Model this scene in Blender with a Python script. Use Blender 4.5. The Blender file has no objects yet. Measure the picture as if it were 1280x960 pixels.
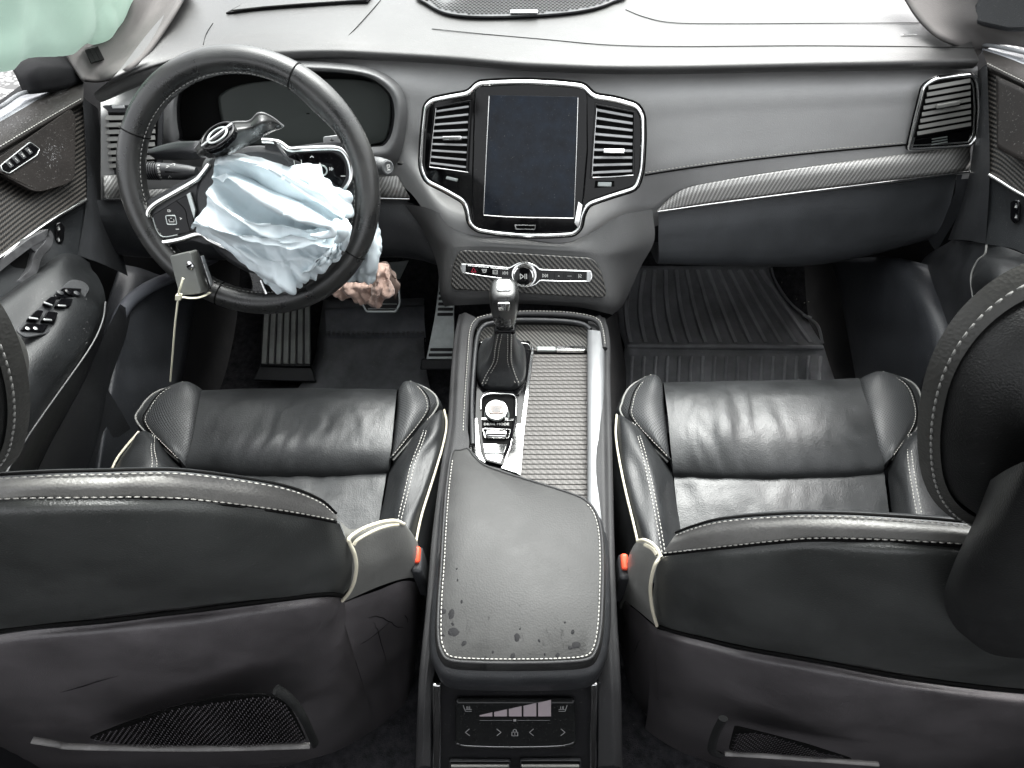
import bpy, bmesh, math, random
from mathutils import Vector as V, Matrix as M, noise

rad = math.radians
SC = bpy.context.scene
COL = SC.collection
random.seed(7)

# ------------------------------------------------------------------ camera
FPX, CAM_P = 780.0, V((0.0, 0.0, 1.24))
CAM_R = (M.Rotation(rad(1.17), 3, 'Z') @ M.Rotation(rad(90 - 47), 3, 'X') @ M.Rotation(rad(-1.0), 3, 'Z'))
cam_data = bpy.data.cameras.new('camera')
cam_data.sensor_width = 36.0
cam_data.lens = FPX / 1280 * 36.0
cam_data.clip_start = 0.02
cam_data.clip_end = 500
cam = bpy.data.objects.new('camera', cam_data)
cam.matrix_world = M.Translation(CAM_P) @ CAM_R.to_4x4()
COL.objects.link(cam)
SC.camera = cam

# ------------------------------------------------------------------ world, sun, exposure
SUN_EL, SUN_AZ = 62.0, 20.0          # overcast: the sun only as a broad glow above the car
w = bpy.data.worlds.new('World')
SC.world = w
w.use_nodes = True
nt = w.node_tree
bg = nt.nodes['Background']
sky = nt.nodes.new('ShaderNodeTexSky')
sky.sky_type = 'NISHITA'
sky.sun_disc = False
sky.sun_elevation = rad(SUN_EL)
sky.sun_rotation = rad(SUN_AZ)
sky.air_density = 1.0
sky.dust_density = 6.0
sky.ozone_density = 1.0
hs = nt.nodes.new('ShaderNodeHueSaturation')
hs.inputs['Saturation'].default_value = 0.12
nt.links.new(sky.outputs['Color'], hs.inputs['Color'])
nt.links.new(hs.outputs['Color'], bg.inputs['Color'])
bg.inputs['Strength'].default_value = 0.15
sd = bpy.data.lights.new('sun', 'SUN')
sd.energy = 0.5
sd.angle = rad(60)
sd.color = (1.0, 0.98, 0.95)
sun = bpy.data.objects.new('sun', sd)
sun.rotation_euler = (rad(90 - SUN_EL), 0, rad(180 - SUN_AZ))
COL.objects.link(sun)
SC.view_settings.view_transform = 'Standard'
SC.view_settings.look = 'None'
SC.view_settings.exposure = 2.42
SC.view_settings.gamma = 1.0
SC.cycles.max_bounces = 8
SC.cycles.diffuse_bounces = 4
SC.cycles.glossy_bounces = 4
SC.cycles.transparent_max_bounces = 12
SC.cycles.caustics_reflective = False
SC.cycles.caustics_refractive = False
SC.cycles.sample_clamp_indirect = 6.0

# ------------------------------------------------------------------ sight lines: photo pixel (1280x960) -> point on a real surface
def ray(u, v):
    return CAM_R @ V(((u - 640) / FPX, -(v - 480) / FPX, -1.0))
def onz(u, v, z):
    d = ray(u, v); return CAM_P + d * ((z - CAM_P.z) / d.z)
def ony(u, v, y):
    d = ray(u, v); return CAM_P + d * ((y - CAM_P.y) / d.y)
def onx(u, v, x):
    d = ray(u, v); return CAM_P + d * ((x - CAM_P.x) / d.x)
class Plane:
    def __init__(s, p, n): s.p = V(p); s.n = V(n).normalized()
    def __call__(s, u, v, h=0.0):
        d = ray(u, v); q = s.p + s.n * h
        return CAM_P + d * ((q - CAM_P).dot(s.n) / d.dot(s.n))
    def many(s, pts, h=0.0): return [s(a, b, h) for a, b in pts]
def slope(y0, z0, y1, z1):
    """plane that holds the x axis and the two (y, z) points, facing the camera"""
    d = V((0, y1 - y0, z1 - z0)); n = V((1, 0, 0)).cross(d)
    if n.dot(CAM_P - V((0, y0, z0))) < 0: n = -n
    return Plane((0, y0, z0), n)
def level(z): return Plane((0, 0, z), (0, 0, 1))
def onf(u, v, fn, a=0.1, b=2.5):
    """first crossing of fn(P) = 0 along the sight line"""
    d = ray(u, v); f0 = fn(CAM_P + d * a); t0 = a; n = 120
    for i in range(1, n + 1):
        t = a + (b - a) * i / n; f1 = fn(CAM_P + d * t)
        if f0 * f1 <= 0:
            for _ in range(30):
                m = (t0 + t) / 2; fm = fn(CAM_P + d * m)
                if f0 * fm <= 0: t = m
                else: t0 = m; f0 = fm
            return CAM_P + d * t
        t0, f0 = t, f1
    return CAM_P + d * b

# ------------------------------------------------------------------ curves
def lerp(a, b, t): return a + (b - a) * t
def cr(p0, p1, p2, p3, t):
    return 0.5 * ((2 * p1) + (p2 - p0) * t + (2 * p0 - 5 * p1 + 4 * p2 - p3) * t * t + (3 * p1 - p0 - 3 * p2 + p3) * t ** 3)
def spline(pts, n=6, closed=False):
    pts = [V(p) for p in pts]; L = len(pts); out = []
    if L < 3 and not closed:
        return [lerp(pts[0], pts[-1], i / n) for i in range(n + 1)]
    for i in range(L if closed else L - 1):
        if closed: a, b, c, d = pts[i - 1], pts[i], pts[(i + 1) % L], pts[(i + 2) % L]
        else:
            b, c = pts[i], pts[i + 1]
            a = pts[i - 1] if i > 0 else b * 2 - c
            d = pts[i + 2] if i + 2 < L else c * 2 - b
        for k in range(n): out.append(cr(a, b, c, d, k / n))
    if not closed: out.append(pts[-1].copy())
    return out
def resample(pts, step, closed=False):
    if closed: pts = list(pts) + [pts[0]]
    out = [pts[0].copy()]; acc = 0.0
    for a, b in zip(pts, pts[1:]):
        l = (b - a).length
        if l < 1e-9: continue
        t = step - acc
        while t <= l:
            out.append(lerp(a, b, t / l)); t += step
        acc = l - (t - step)
    return out
def rounded(pts, r, n=4):
    """round the corners of a closed polygon"""
    out = []; L = len(pts)
    for i in range(L):
        p = pts[i]; a = pts[i - 1] - p; b = pts[(i + 1) % L] - p
        k = min(r, a.length * .45, b.length * .45)
        s = p + a.normalized() * k; e = p + b.normalized() * k
        for j in range(n + 1):
            t = j / n
            out.append(s * (1 - t) ** 2 + p * (2 * t * (1 - t)) + e * t * t)
    return out
def newell(pts):
    n = V((0, 0, 0))
    for a, b in zip(pts, pts[1:] + pts[:1]):
        n += V(((a.y - b.y) * (a.z + b.z), (a.z - b.z) * (a.x + b.x), (a.x - b.x) * (a.y + b.y)))
    return n.normalized()
def inset(pts, w, n=None):
    """closed planar polygon moved inward by w"""
    L = len(pts); n = n or newell(pts); out = []
    s = 1.0 if newell(pts).dot(n) > 0 else -1.0
    for i in range(L):
        a = (pts[i] - pts[i - 1]); b = (pts[(i + 1) % L] - pts[i])
        if a.length < 1e-7: a = b
        if b.length < 1e-7: b = a
        a.normalize(); b.normalize()
        na = n.cross(a) * s; nb = n.cross(b) * s
        m = na + nb
        if m.length < 1e-5: m = na
        m.normalize(); out.append(pts[i] + m * (w / max(.4, m.dot(na))))
    return out

# ------------------------------------------------------------------ objects
ORG = {}
def thing(name, loc, label, cat, group=None):
    o = bpy.data.objects.new(name, None); COL.objects.link(o)
    o.location = loc; o.empty_display_size = .05
    ORG[o.name] = V(loc); tag(o, label, cat, group); return o
def tag(o, label, cat, group=None):
    o['label'] = label; o['category'] = cat
    if group: o['group'] = group
    return o
def stuff(o): o['kind'] = 'stuff'; return o
def structure(o): o['kind'] = 'structure'; return o
def mk(name, verts, faces, mat, parent=None, uv=None, smooth=True, sharp=None):
    verts = [V(v) for v in verts]
    if parent is not None: org = ORG[parent.name]
    else:
        org = sum(verts, V((0, 0, 0))) / len(verts)
    me = bpy.data.meshes.new(name)
    me.from_pydata([v - org for v in verts], [], faces)
    if uv:
        ul = me.uv_layers.new(name='UVMap')
        for l in me.loops: ul.data[l.index].uv = uv[l.vertex_index]
    if smooth: me.shade_smooth()
    if sharp is not None: me.set_sharp_from_angle(angle=rad(sharp))
    if mat: me.materials.append(mat)
    o = bpy.data.objects.new(name, me); COL.objects.link(o)
    if parent is not None: o.parent = parent
    else: o.location = org
    ORG[o.name] = org
    return o
def child_loc(o):      # sub-parts: the mesh parent sits at its thing's origin, so nothing to add
    return o
def bevel(o, w=.002, seg=2, ang=35):
    m = o.modifiers.new('bevel', 'BEVEL'); m.width = w; m.segments = seg
    m.limit_method = 'ANGLE'; m.angle_limit = rad(ang); m.use_clamp_overlap = True
    m.harden_normals = False
    return o
def solid(o, t, off=-1):
    m = o.modifiers.new('thickness', 'SOLIDIFY'); m.thickness = t; m.offset = off; return o
def planar_uv(pts, n):
    x = V((1, 0, 0)) - n * n.x
    if x.length < .3: x = V((0, 1, 0)) - n * n.y
    x.normalize(); y = n.cross(x)
    return [(p.dot(x), p.dot(y)) for p in pts]
def slab(name, pts, t, mat, parent=None, n=None, bev=.0015, seg=2, dome=0.0):
    """flat piece of outline pts, its back at pts and its face t further along n"""
    pts = [V(p) for p in pts]; nn = newell(pts)
    if n is None:
        n = nn if nn.dot(CAM_P - pts[0]) > 0 else -nn
    if nn.dot(n) < 0: pts = pts[::-1]
    L = len(pts); vs = pts + [p + n * t for p in pts]
    fs = [list(range(L))[::-1], list(range(L, 2 * L))]
    fs += [[i, (i + 1) % L, L + (i + 1) % L, L + i] for i in range(L)]
    o = mk(name, vs, fs, mat, parent, planar_uv(vs, n), smooth=True, sharp=35)
    if bev: bevel(o, bev, seg)
    return o
def ring(name, outer, w, t, mat, parent=None, n=None, bev=.0012, inner=None):
    outer = [V(p) for p in outer]; nn = newell(outer)
    if n is None: n = nn if nn.dot(CAM_P - outer[0]) > 0 else -nn
    if nn.dot(n) < 0:
        outer = outer[::-1]
        if inner: inner = inner[::-1]
    inner = inner or inset(outer, w, n); L = len(outer)
    vs = outer + inner + [p + n * t for p in outer] + [p + n * t for p in inner]; fs = []
    for i in range(L):
        j = (i + 1) % L
        fs += [[i, j, 2 * L + j, 2 * L + i], [L + j, L + i, 3 * L + i, 3 * L + j],
               [2 * L + i, 2 * L + j, 3 * L + j, 3 * L + i], [j, i, L + i, L + j]]
    o = mk(name, vs, fs, mat, parent, planar_uv(vs, n), sharp=35)
    if bev: bevel(o, bev, 2)
    return o
def grid_faces(nr, nc, wrap=False):
    fs = []
    for r in range(nr - 1):
        for c in range(nc if wrap else nc - 1):
            d = (c + 1) % nc
            fs.append([r * nc + c, r * nc + d, (r + 1) * nc + d, (r + 1) * nc + c])
    return fs
def fine(net, nu=5, nv=5, wrap=False):
    rows = [spline(r, nu, wrap) for r in net]
    cols = [spline([r[c] for r in rows], nv) for c in range(len(rows[0]))]
    return [[cols[c][r] for c in range(len(cols))] for r in range(len(cols[0]))]
def patch(name, net, mat, parent=None, nu=5, nv=5, wrap=False, thick=0, disp=None, uvs=1.0, sharp=None, flip=None):
    """smooth sheet through a net of points (rows x columns)"""
    g = fine([[V(p) for p in r] for r in net], nu, nv, wrap)
    nr, nc = len(g), len(g[0])
    if disp:
        h = [[p.copy() for p in r] for r in g]
        for r in range(nr):
            for c in range(nc):
                a = g[min(r + 1, nr - 1)][c] - g[max(r - 1, 0)][c]
                b = g[r][(c + 1) % nc if wrap else min(c + 1, nc - 1)] - g[r][c - 1 if wrap else max(c - 1, 0)]
                n = a.cross(b)
                if n.length > 1e-12:
                    n.normalize()
                    if n.dot(CAM_P - g[r][c]) < 0: n = -n
                h[r][c] = g[r][c] + n * disp(r / (nr - 1), c / max(1, nc - 1), g[r][c])
        g = h
    vs = [p for r in g for p in r]; uv = []
    for r in range(nr):
        acc = 0.0
        for c in range(nc):
            if c: acc += (g[nr // 2][c] - g[nr // 2][c - 1]).length
            ll = 0.0 if r == 0 else None
            uv.append([acc * uvs, 0])
    for c in range(nc):
        acc = 0.0
        for r in range(nr):
            if r: acc += (g[r][c] - g[r - 1][c]).length
            uv[r * nc + c][1] = acc * uvs
    fs = grid_faces(nr, nc, wrap)
    a, b, c_, d = vs[fs[len(fs) // 2][0]], vs[fs[len(fs) // 2][1]], vs[fs[len(fs) // 2][2]], vs[fs[len(fs) // 2][3]]
    nn = (c_ - a).cross(d - b)
    if flip is None: flip = nn.dot(CAM_P - a) < 0
    if flip: fs = [f[::-1] for f in fs]
    o = mk(name, vs, fs, mat, parent, uv, sharp=sharp)
    if thick: solid(o, thick)
    return o
def tube_mesh(pts, r, closed=False, seg=8, flat=1.0, up=None, cap=True):
    """rings of a swept tube; r may be a list"""
    L = len(pts); vs = []; fs = []
    ref = up or V((0, 0, 1)); prev = None
    for i in range(L):
        a = pts[i - 1] if (i or closed) else pts[i]; b = pts[(i + 1) % L] if (i + 1 < L or closed) else pts[i]
        t = (b - a)
        t = t.normalized() if t.length > 1e-9 else V((1, 0, 0))
        if prev is None or up:
            x = t.cross(ref)
            if x.length < 1e-3: x = t.cross(V((0, 1, 0)))
        else: x = prev - t * prev.dot(t)
        x.normalize(); y = x.cross(t); prev = x
        rr = r[i] if isinstance(r, (list, tuple)) else r
        for k in range(seg):
            q = 2 * math.pi * k / seg
            vs.append(pts[i] + x * (math.cos(q) * rr) + y * (math.sin(q) * rr * flat))
    for i in range(L if closed else L - 1):
        j = (i + 1) % L
        for k in range(seg):
            m = (k + 1) % seg
            fs.append([i * seg + k, i * seg + m, j * seg + m, j * seg + k])
    if cap and not closed:
        fs.append(list(range(seg))[::-1]); fs.append([(L - 1) * seg + k for k in range(seg)])
    return vs, fs
def tube(name, pts, r, mat, parent=None, closed=False, seg=8, n=5, flat=1.0, up=None, smooth_pts=True):
    p = spline(pts, n, closed) if smooth_pts else [V(q) for q in pts]
    vs, fs = tube_mesh(p, r, closed, seg, flat, up)
    L = len(p); uv = [(0.004 * (k % seg), 0.004 * (k // seg)) for k in range(len(vs))]
    return mk(name, vs, fs, mat, parent, uv, sharp=60)
def join(chunks):
    vs, fs = [], []
    for v, f in chunks:
        b = len(vs); vs += v; fs += [[i + b for i in q] for q in f]
    return vs, fs
def stitch(name, pts, mat, parent, gap=.0062, ln=.0042, r=.0009, lift=.0006, nrm=None, n=8, closed=False, raw=False):
    """a seam of short threads along a curve"""
    p = pts if raw else spline(pts, n, closed)
    p = resample(p, gap, closed); ch = []
    for a, b in zip(p, p[1:]):
        t = (b - a)
        if t.length < 1e-6: continue
        t.normalize(); m = (a + b) / 2
        up = (nrm if nrm is not None else (CAM_P - m)).normalized()
        s = a + up * lift; e = a + t * ln + up * lift
        ch.append(tube_mesh([s, lerp(s, e, .5) + up * r * .5, e], [r * .6, r, r * .6], seg=5))
    if not ch: return None
    v, f = join(ch)
    return stuff(mk(name, v, f, mat, parent))
def box_mesh(c, ax, ay, az):
    """box with centre c and half-axis vectors"""
    vs = [c + ax * i + ay * j + az * k for k in (-1, 1) for j in (-1, 1) for i in (-1, 1)]
    fs = [[0, 2, 3, 1], [4, 5, 7, 6], [0, 1, 5, 4], [2, 6, 7, 3], [0, 4, 6, 2], [1, 3, 7, 5]]
    if ax.cross(ay).dot(az) < 0: fs = [f[::-1] for f in fs]
    return vs, fs
def box(name, c, ax, ay, az, mat, parent=None, bev=.001, seg=2):
    v, f = box_mesh(V(c), ax, ay, az)
    n = az.normalized()
    o = mk(name, v, f, mat, parent, planar_uv(v, n), sharp=35)
    if bev: bevel(o, bev, seg)
    return o
def lathe(name, prof, c, axis, mat, parent=None, seg=28, xd=None):
    """prof: list of (radius, height along axis)"""
    axis = V(axis).normalized(); x = axis.cross(V((0, 1, 0)))
    if x.length < .1: x = axis.cross(V((1, 0, 0)))
    x.normalize(); y = axis.cross(x); vs = []; L = len(prof)
    for r, h in prof:
        for k in range(seg):
            q = 2 * math.pi * k / seg
            vs.append(V(c) + axis * h + (x * math.cos(q) + y * math.sin(q)) * r)
    fs = []
    for i in range(L - 1):
        for k in range(seg):
            m = (k + 1) % seg
            fs.append([i * seg + k, i * seg + m, (i + 1) * seg + m, (i + 1) * seg + k])
    fs.append(list(range(seg))[::-1]); fs.append([(L - 1) * seg + k for k in range(seg)])
    return mk(name, vs, fs, mat, parent, planar_uv(vs, axis), sharp=40)
def strokes(name, lines, fr, w, mat, parent, t=.0005):
    """flat print: 2-D polylines (or filled polygons when w is 0) on the frame fr = (origin, x, y, scale)"""
    o, x, y, s = fr; n = x.cross(y)
    if n.dot(CAM_P - o) < 0: n = -n
    ch = []
    for ln in lines:
        P = [o + x * (a * s) + y * (b * s) + n * t for a, b in ln]
        if w:
            for a, b in zip(P, P[1:]):
                d = (b - a)
                if d.length < 1e-7: continue
                d.normalize(); q = n.cross(d) * (w / 2)
                e = d * (w / 2)
                ch.append(([a - q - e, b - q + e, b + q + e, a + q - e], [[0, 1, 2, 3]]))
        else:
            f = list(range(len(P)))
            if newell(P).dot(n) < 0: f = f[::-1]
            ch.append((P, [f]))
    v, f = join(ch)
    return mk(name, v, f, mat, parent, smooth=False)
def lettering(name, body, o, x, y, size, mat, parent, align='CENTER', t=.0006):
    cu = bpy.data.curves.new(name, 'FONT'); cu.body = body; cu.size = 1; cu.align_x = align; cu.align_y = 'CENTER'
    cu.resolution_u = 2
    tmp = bpy.data.objects.new(name + '_tmp', cu); COL.objects.link(tmp)
    dg = bpy.context.evaluated_depsgraph_get()
    me = tmp.evaluated_get(dg).to_mesh()
    n = x.cross(y)
    vs = [o + x * (v.co.x * size) + y * (v.co.y * size) + n * t for v in me.vertices]
    fs = [list(p.vertices) for p in me.polygons]
    tmp.evaluated_get(dg).to_mesh_clear()
    bpy.data.objects.remove(tmp); bpy.data.curves.remove(cu)
    return mk(name, vs, fs, mat, parent, smooth=False)
def frame_on(pl, u, v, h=0.0):
    """origin and in-plane right/up axes as the photo sees them"""
    o = pl(u, v, h); x = (pl(u + 4, v, h) - o).normalized(); n = pl.n
    y = n.cross(x).normalized()
    return o, x, y
# ------------------------------------------------------------------ materials
def nodes(name):
    m = bpy.data.materials.new(name); m.use_nodes = True
    t = m.node_tree; return m, t, t.nodes['Principled BSDF']
def N(t, k, **kw):
    n = t.nodes.new(k)
    for a, b in kw.items(): setattr(n, a, b)
    return n
def material(name, col, rough=.5, metal=0., spec=.5, grain=0., gscale=900., wear=0., wscale=14., coat=0., tint=None,
             dust=0., sheen=0., big=0., bscale=30., rvar=.08):
    m, t, b = nodes(name); L = t.links
    b.inputs['Base Color'].default_value = (*col, 1); b.inputs['Metallic'].default_value = metal
    b.inputs['Roughness'].default_value = rough; b.inputs['Specular IOR Level'].default_value = spec
    b.inputs['Coat Weight'].default_value = coat; b.inputs['Coat Roughness'].default_value = .06
    b.inputs['Sheen Weight'].default_value = sheen
    tc = N(t, 'ShaderNodeTexCoord')
    nz = N(t, 'ShaderNodeTexNoise'); nz.inputs['Scale'].default_value = wscale; nz.inputs['Detail'].default_value = 6
    nz.inputs['Roughness'].default_value = .62
    L.new(tc.outputs['Object'], nz.inputs['Vector'])
    if rvar:
        mr = N(t, 'ShaderNodeMapRange'); mr.inputs['From Min'].default_value = .3; mr.inputs['From Max'].default_value = .7
        mr.inputs['To Min'].default_value = max(.02, rough - rvar); mr.inputs['To Max'].default_value = min(1, rough + rvar)
        L.new(nz.outputs['Fac'], mr.inputs['Value']); L.new(mr.outputs[0], b.inputs['Roughness'])
    csrc = None
    if wear:
        cm = N(t, 'ShaderNodeMix', data_type='RGBA'); cm.inputs['A'].default_value = (*[c * (1 - wear) for c in col], 1)
        cm.inputs['B'].default_value = (*[min(1, c * (1 + wear)) for c in (tint or col)], 1)
        r2 = N(t, 'ShaderNodeMapRange'); r2.inputs['From Min'].default_value = .32; r2.inputs['From Max'].default_value = .68
        L.new(nz.outputs['Fac'], r2.inputs['Value']); L.new(r2.outputs[0], cm.inputs['Factor']); csrc = cm.outputs['Result']
    if dust:
        n3 = N(t, 'ShaderNodeTexNoise'); n3.inputs['Scale'].default_value = 420; n3.inputs['Detail'].default_value = 3
        L.new(tc.outputs['Object'], n3.inputs['Vector'])
        r3 = N(t, 'ShaderNodeMapRange'); r3.inputs['From Min'].default_value = .66; r3.inputs['From Max'].default_value = .78
        r3.inputs['To Max'].default_value = dust
        L.new(n3.outputs['Fac'], r3.inputs['Value'])
        c3 = N(t, 'ShaderNodeMix', data_type='RGBA'); c3.inputs['B'].default_value = (.42, .41, .38, 1)
        if csrc: L.new(csrc, c3.inputs['A'])
        else: c3.inputs['A'].default_value = (*col, 1)
        L.new(r3.outputs[0], c3.inputs['Factor']); csrc = c3.outputs['Result']
    if csrc: L.new(csrc, b.inputs['Base Color'])
    last = None
    if big:
        n4 = N(t, 'ShaderNodeTexNoise'); n4.inputs['Scale'].default_value = bscale; n4.inputs['Detail'].default_value = 4
        L.new(tc.outputs['Object'], n4.inputs['Vector'])
        bp = N(t, 'ShaderNodeBump'); bp.inputs['Strength'].default_value = big; bp.inputs['Distance'].default_value = .01
        L.new(n4.outputs['Fac'], bp.inputs['Height']); last = bp
    if grain:
        vo = N(t, 'ShaderNodeTexVoronoi'); vo.inputs['Scale'].default_value = gscale
        L.new(tc.outputs['Object'], vo.inputs['Vector'])
        bp = N(t, 'ShaderNodeBump'); bp.inputs['Strength'].default_value = grain; bp.inputs['Distance'].default_value = .0008
        L.new(vo.outputs['Distance'], bp.inputs['Height'])
        if last: L.new(last.outputs[0], bp.inputs['Normal'])
        last = bp
    if last: L.new(last.outputs[0], b.inputs['Normal'])
    return m
def carbon(name, ang, per=.0062, lo=(.012, .012, .012), hi=(.16, .155, .145), rough=.3, dots=True, spec=.5):
    """woven stripes across the piece: diagonal ribs broken by the crossing weave"""
    m, t, b = nodes(name); L = t.links
    uv = N(t, 'ShaderNodeUVMap'); mp = N(t, 'ShaderNodeMapping'); mp.inputs['Rotation'].default_value = (0, 0, rad(ang))
    L.new(uv.outputs[0], mp.inputs['Vector'])
    wv = N(t, 'ShaderNodeTexWave', wave_type='BANDS', bands_direction='X', wave_profile='SIN')
    wv.inputs['Scale'].default_value = .314 / per; wv.inputs['Distortion'].default_value = .25; wv.inputs['Detail Scale'].default_value = 3
    L.new(mp.outputs[0], wv.inputs['Vector'])
    m2 = N(t, 'ShaderNodeMapping'); m2.inputs['Rotation'].default_value = (0, 0, rad(ang + 62)); L.new(uv.outputs[0], m2.inputs['Vector'])
    w2 = N(t, 'ShaderNodeTexWave', wave_type='BANDS', bands_direction='X', wave_profile='SIN')
    w2.inputs['Scale'].default_value = .314 / (per * .55); L.new(m2.outputs[0], w2.inputs['Vector'])
    mul = N(t, 'ShaderNodeMath', operation='MULTIPLY_ADD'); mul.inputs[1].default_value = .35 if dots else .05; 
    L.new(w2.outputs['Fac'], mul.inputs[0]); L.new(wv.outputs['Fac'], mul.inputs[2])
    rp = N(t, 'ShaderNodeMapRange'); rp.inputs['From Min'].default_value = .45; rp.inputs['From Max'].default_value = 1.15
    L.new(mul.outputs[0], rp.inputs['Value'])
    mx = N(t, 'ShaderNodeMix', data_type='RGBA'); mx.inputs['A'].default_value = (*lo, 1); mx.inputs['B'].default_value = (*hi, 1)
    L.new(rp.outputs[0], mx.inputs['Factor']); L.new(mx.outputs['Result'], b.inputs['Base Color'])
    b.inputs['Roughness'].default_value = rough; b.inputs['Specular IOR Level'].default_value = spec
    bp = N(t, 'ShaderNodeBump'); bp.inputs['Strength'].default_value = .35; bp.inputs['Distance'].default_value = .0008
    L.new(mul.outputs[0], bp.inputs['Height']); L.new(bp.outputs[0], b.inputs['Normal'])
    return m
def perforated(name, col, rough, per=.0042, hole=.3):
    m, t, b = nodes(name); L = t.links
    uv = N(t, 'ShaderNodeUVMap'); mp = N(t, 'ShaderNodeMapping'); mp.inputs['Scale'].default_value = (1 / per,) * 3
    mp.inputs['Rotation'].default_value = (0, 0, rad(45))
    L.new(uv.outputs[0], mp.inputs['Vector'])
    fr = N(t, 'ShaderNodeVectorMath', operation='FRACTION'); L.new(mp.outputs[0], fr.inputs[0])
    sb = N(t, 'ShaderNodeVectorMath', operation='SUBTRACT'); sb.inputs[1].default_value = (.5, .5, 0); L.new(fr.outputs[0], sb.inputs[0])
    ln = N(t, 'ShaderNodeVectorMath', operation='LENGTH'); 
    sx = N(t, 'ShaderNodeVectorMath', operation='MULTIPLY'); sx.inputs[1].default_value = (1, 1, 0); L.new(sb.outputs[0], sx.inputs[0])
    L.new(sx.outputs[0], ln.inputs[0])
    r = N(t, 'ShaderNodeMapRange'); r.inputs['From Min'].default_value = hole - .08; r.inputs['From Max'].default_value = hole + .08
    L.new(ln.outputs['Value'], r.inputs['Value'])
    mx = N(t, 'ShaderNodeMix', data_type='RGBA'); mx.inputs['A'].default_value = (.003, .003, .003, 1); mx.inputs['B'].default_value = (*col, 1)
    L.new(r.outputs[0], mx.inputs['Factor']); L.new(mx.outputs['Result'], b.inputs['Base Color'])
    bp = N(t, 'ShaderNodeBump'); bp.inputs['Strength'].default_value = .6; bp.inputs['Distance'].default_value = .001
    L.new(r.outputs[0], bp.inputs['Height']); L.new(bp.outputs[0], b.inputs['Normal'])
    b.inputs['Roughness'].default_value = rough
    return m

MT = {}
MT['pad'] = material('dash_pad_vinyl', (.036, .0355, .035), .44, spec=.52, grain=.25, gscale=700, wear=.12, dust=.25, rvar=.05)
MT['leather_trim'] = material('dash_leather_trim', (.125, .1255, .126), .46, grain=.3, gscale=620, wear=.14, dust=.2)
MT['dark_trim'] = material('dark_trim_plastic', (.020, .021, .023), .45, grain=.3, gscale=800, wear=.2, dust=.25)
MT['lower_trim'] = material('lower_trim_plastic', (.046, .049, .053), .5, grain=.3, gscale=800, wear=.2)
MT['leather'] = material('black_seat_leather', (.018, .019, .020), .42, spec=.42, grain=.3, gscale=480, wear=.25, big=.05, bscale=45, rvar=.1)
MT['leather_used'] = material('creased_seat_leather', (.022, .0232, .0242), .40, spec=.48, grain=.25, gscale=480, wear=.3, big=.07, bscale=55, rvar=.1, dust=.12)
MT['leather_perf'] = perforated('perforated_leather', (.034, .036, .038), .45)
MT['back_vinyl'] = material('seat_back_vinyl', (.044, .046, .0445), .38, grain=.3, gscale=700, wear=.3, wscale=9, dust=.2, big=.05, bscale=12)
MT['shell'] = material('seat_back_shell_plastic', (.080, .074, .077), .38, grain=.35, gscale=800, wear=.35, wscale=8, dust=.25, big=.06, bscale=9)
MT['band'] = material('seat_band_leather', (.20, .197, .187), .42, grain=.35, gscale=480, wear=.2, big=.12, bscale=40)
MT['armrest'] = material('armrest_leather', (.021, .021, .0207), .42, spec=.29, grain=.12, gscale=430, wear=.3, wscale=18, tint=(.027, .027, .0265), dust=.0)
def smear(m, y0, y1):
    t = m.node_tree; L = t.links; b = t.nodes['Principled BSDF']; tc = N(t, 'ShaderNodeUVMap')
    mp = N(t, 'ShaderNodeMapping'); mp.inputs['Scale'].default_value = (70, 24, 1); mp.inputs['Rotation'].default_value = (0, 0, rad(-22)); L.new(tc.outputs[0], mp.inputs['Vector'])
    nz = N(t, 'ShaderNodeTexNoise'); nz.inputs['Scale'].default_value = 1; nz.inputs['Detail'].default_value = 7; nz.inputs['Roughness'].default_value = .72; L.new(mp.outputs[0], nz.inputs['Vector'])
    sx = N(t, 'ShaderNodeSeparateXYZ'); L.new(tc.outputs[0], sx.inputs[0])
    g = N(t, 'ShaderNodeMapRange'); g.inputs['From Min'].default_value = y0; g.inputs['From Max'].default_value = y1; g.inputs['To Min'].default_value = .13; g.inputs['To Max'].default_value = 0
    L.new(sx.outputs['Y'], g.inputs['Value'])
    ad = N(t, 'ShaderNodeMath', operation='ADD'); L.new(nz.outputs['Fac'], ad.inputs[0]); L.new(g.outputs[0], ad.inputs[1])
    r = N(t, 'ShaderNodeMapRange'); r.inputs['From Min'].default_value = .71; r.inputs['From Max'].default_value = .80; L.new(ad.outputs[0], r.inputs['Value'])
    old = b.inputs['Base Color'].links[0].from_socket
    mx = N(t, 'ShaderNodeMix', data_type='RGBA'); mx.inputs['B'].default_value = (.012, .012, .012, 1); L.new(r.outputs[0], mx.inputs['Factor']); L.new(old, mx.inputs['A']); L.new(mx.outputs['Result'], b.inputs['Base Color'])
    sp = N(t, 'ShaderNodeMapRange'); sp.inputs['To Min'].default_value = .25; sp.inputs['To Max'].default_value = .12; L.new(r.outputs[0], sp.inputs['Value']); L.new(sp.outputs[0], b.inputs['Specular IOR Level'])
smear(MT['armrest'], .26, .50)
MT['wheel_leather'] = material('wheel_leather', (.016, .0165, .017), .30, spec=.6, grain=.15, gscale=700, wear=.18, wscale=20, tint=(.022, .022, .021), rvar=.1)
MT['piano'] = material('gloss_black_plastic', (.003, .003, .0035), .07, spec=.22, coat=.0, rvar=.03, dust=.06)
MT['chrome'] = material('satin_chrome', (.78, .78, .77), .16, metal=1, rvar=.06, wscale=40)
MT['bright_chrome'] = material('bright_chrome', (.88, .88, .87), .07, metal=1, rvar=.03)
MT['silver'] = material('silver_plastic', (.55, .56, .56), .35, metal=.8, rvar=.08, wear=.1)
MT['steel'] = material('brushed_steel', (.42, .45, .44), .38, metal=.75, rvar=.1, wear=.2, wscale=30)
MT['rubber'] = material('black_rubber', (.20, .205, .215), .55, grain=.3, gscale=500, wear=.3, dust=.35)
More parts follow.
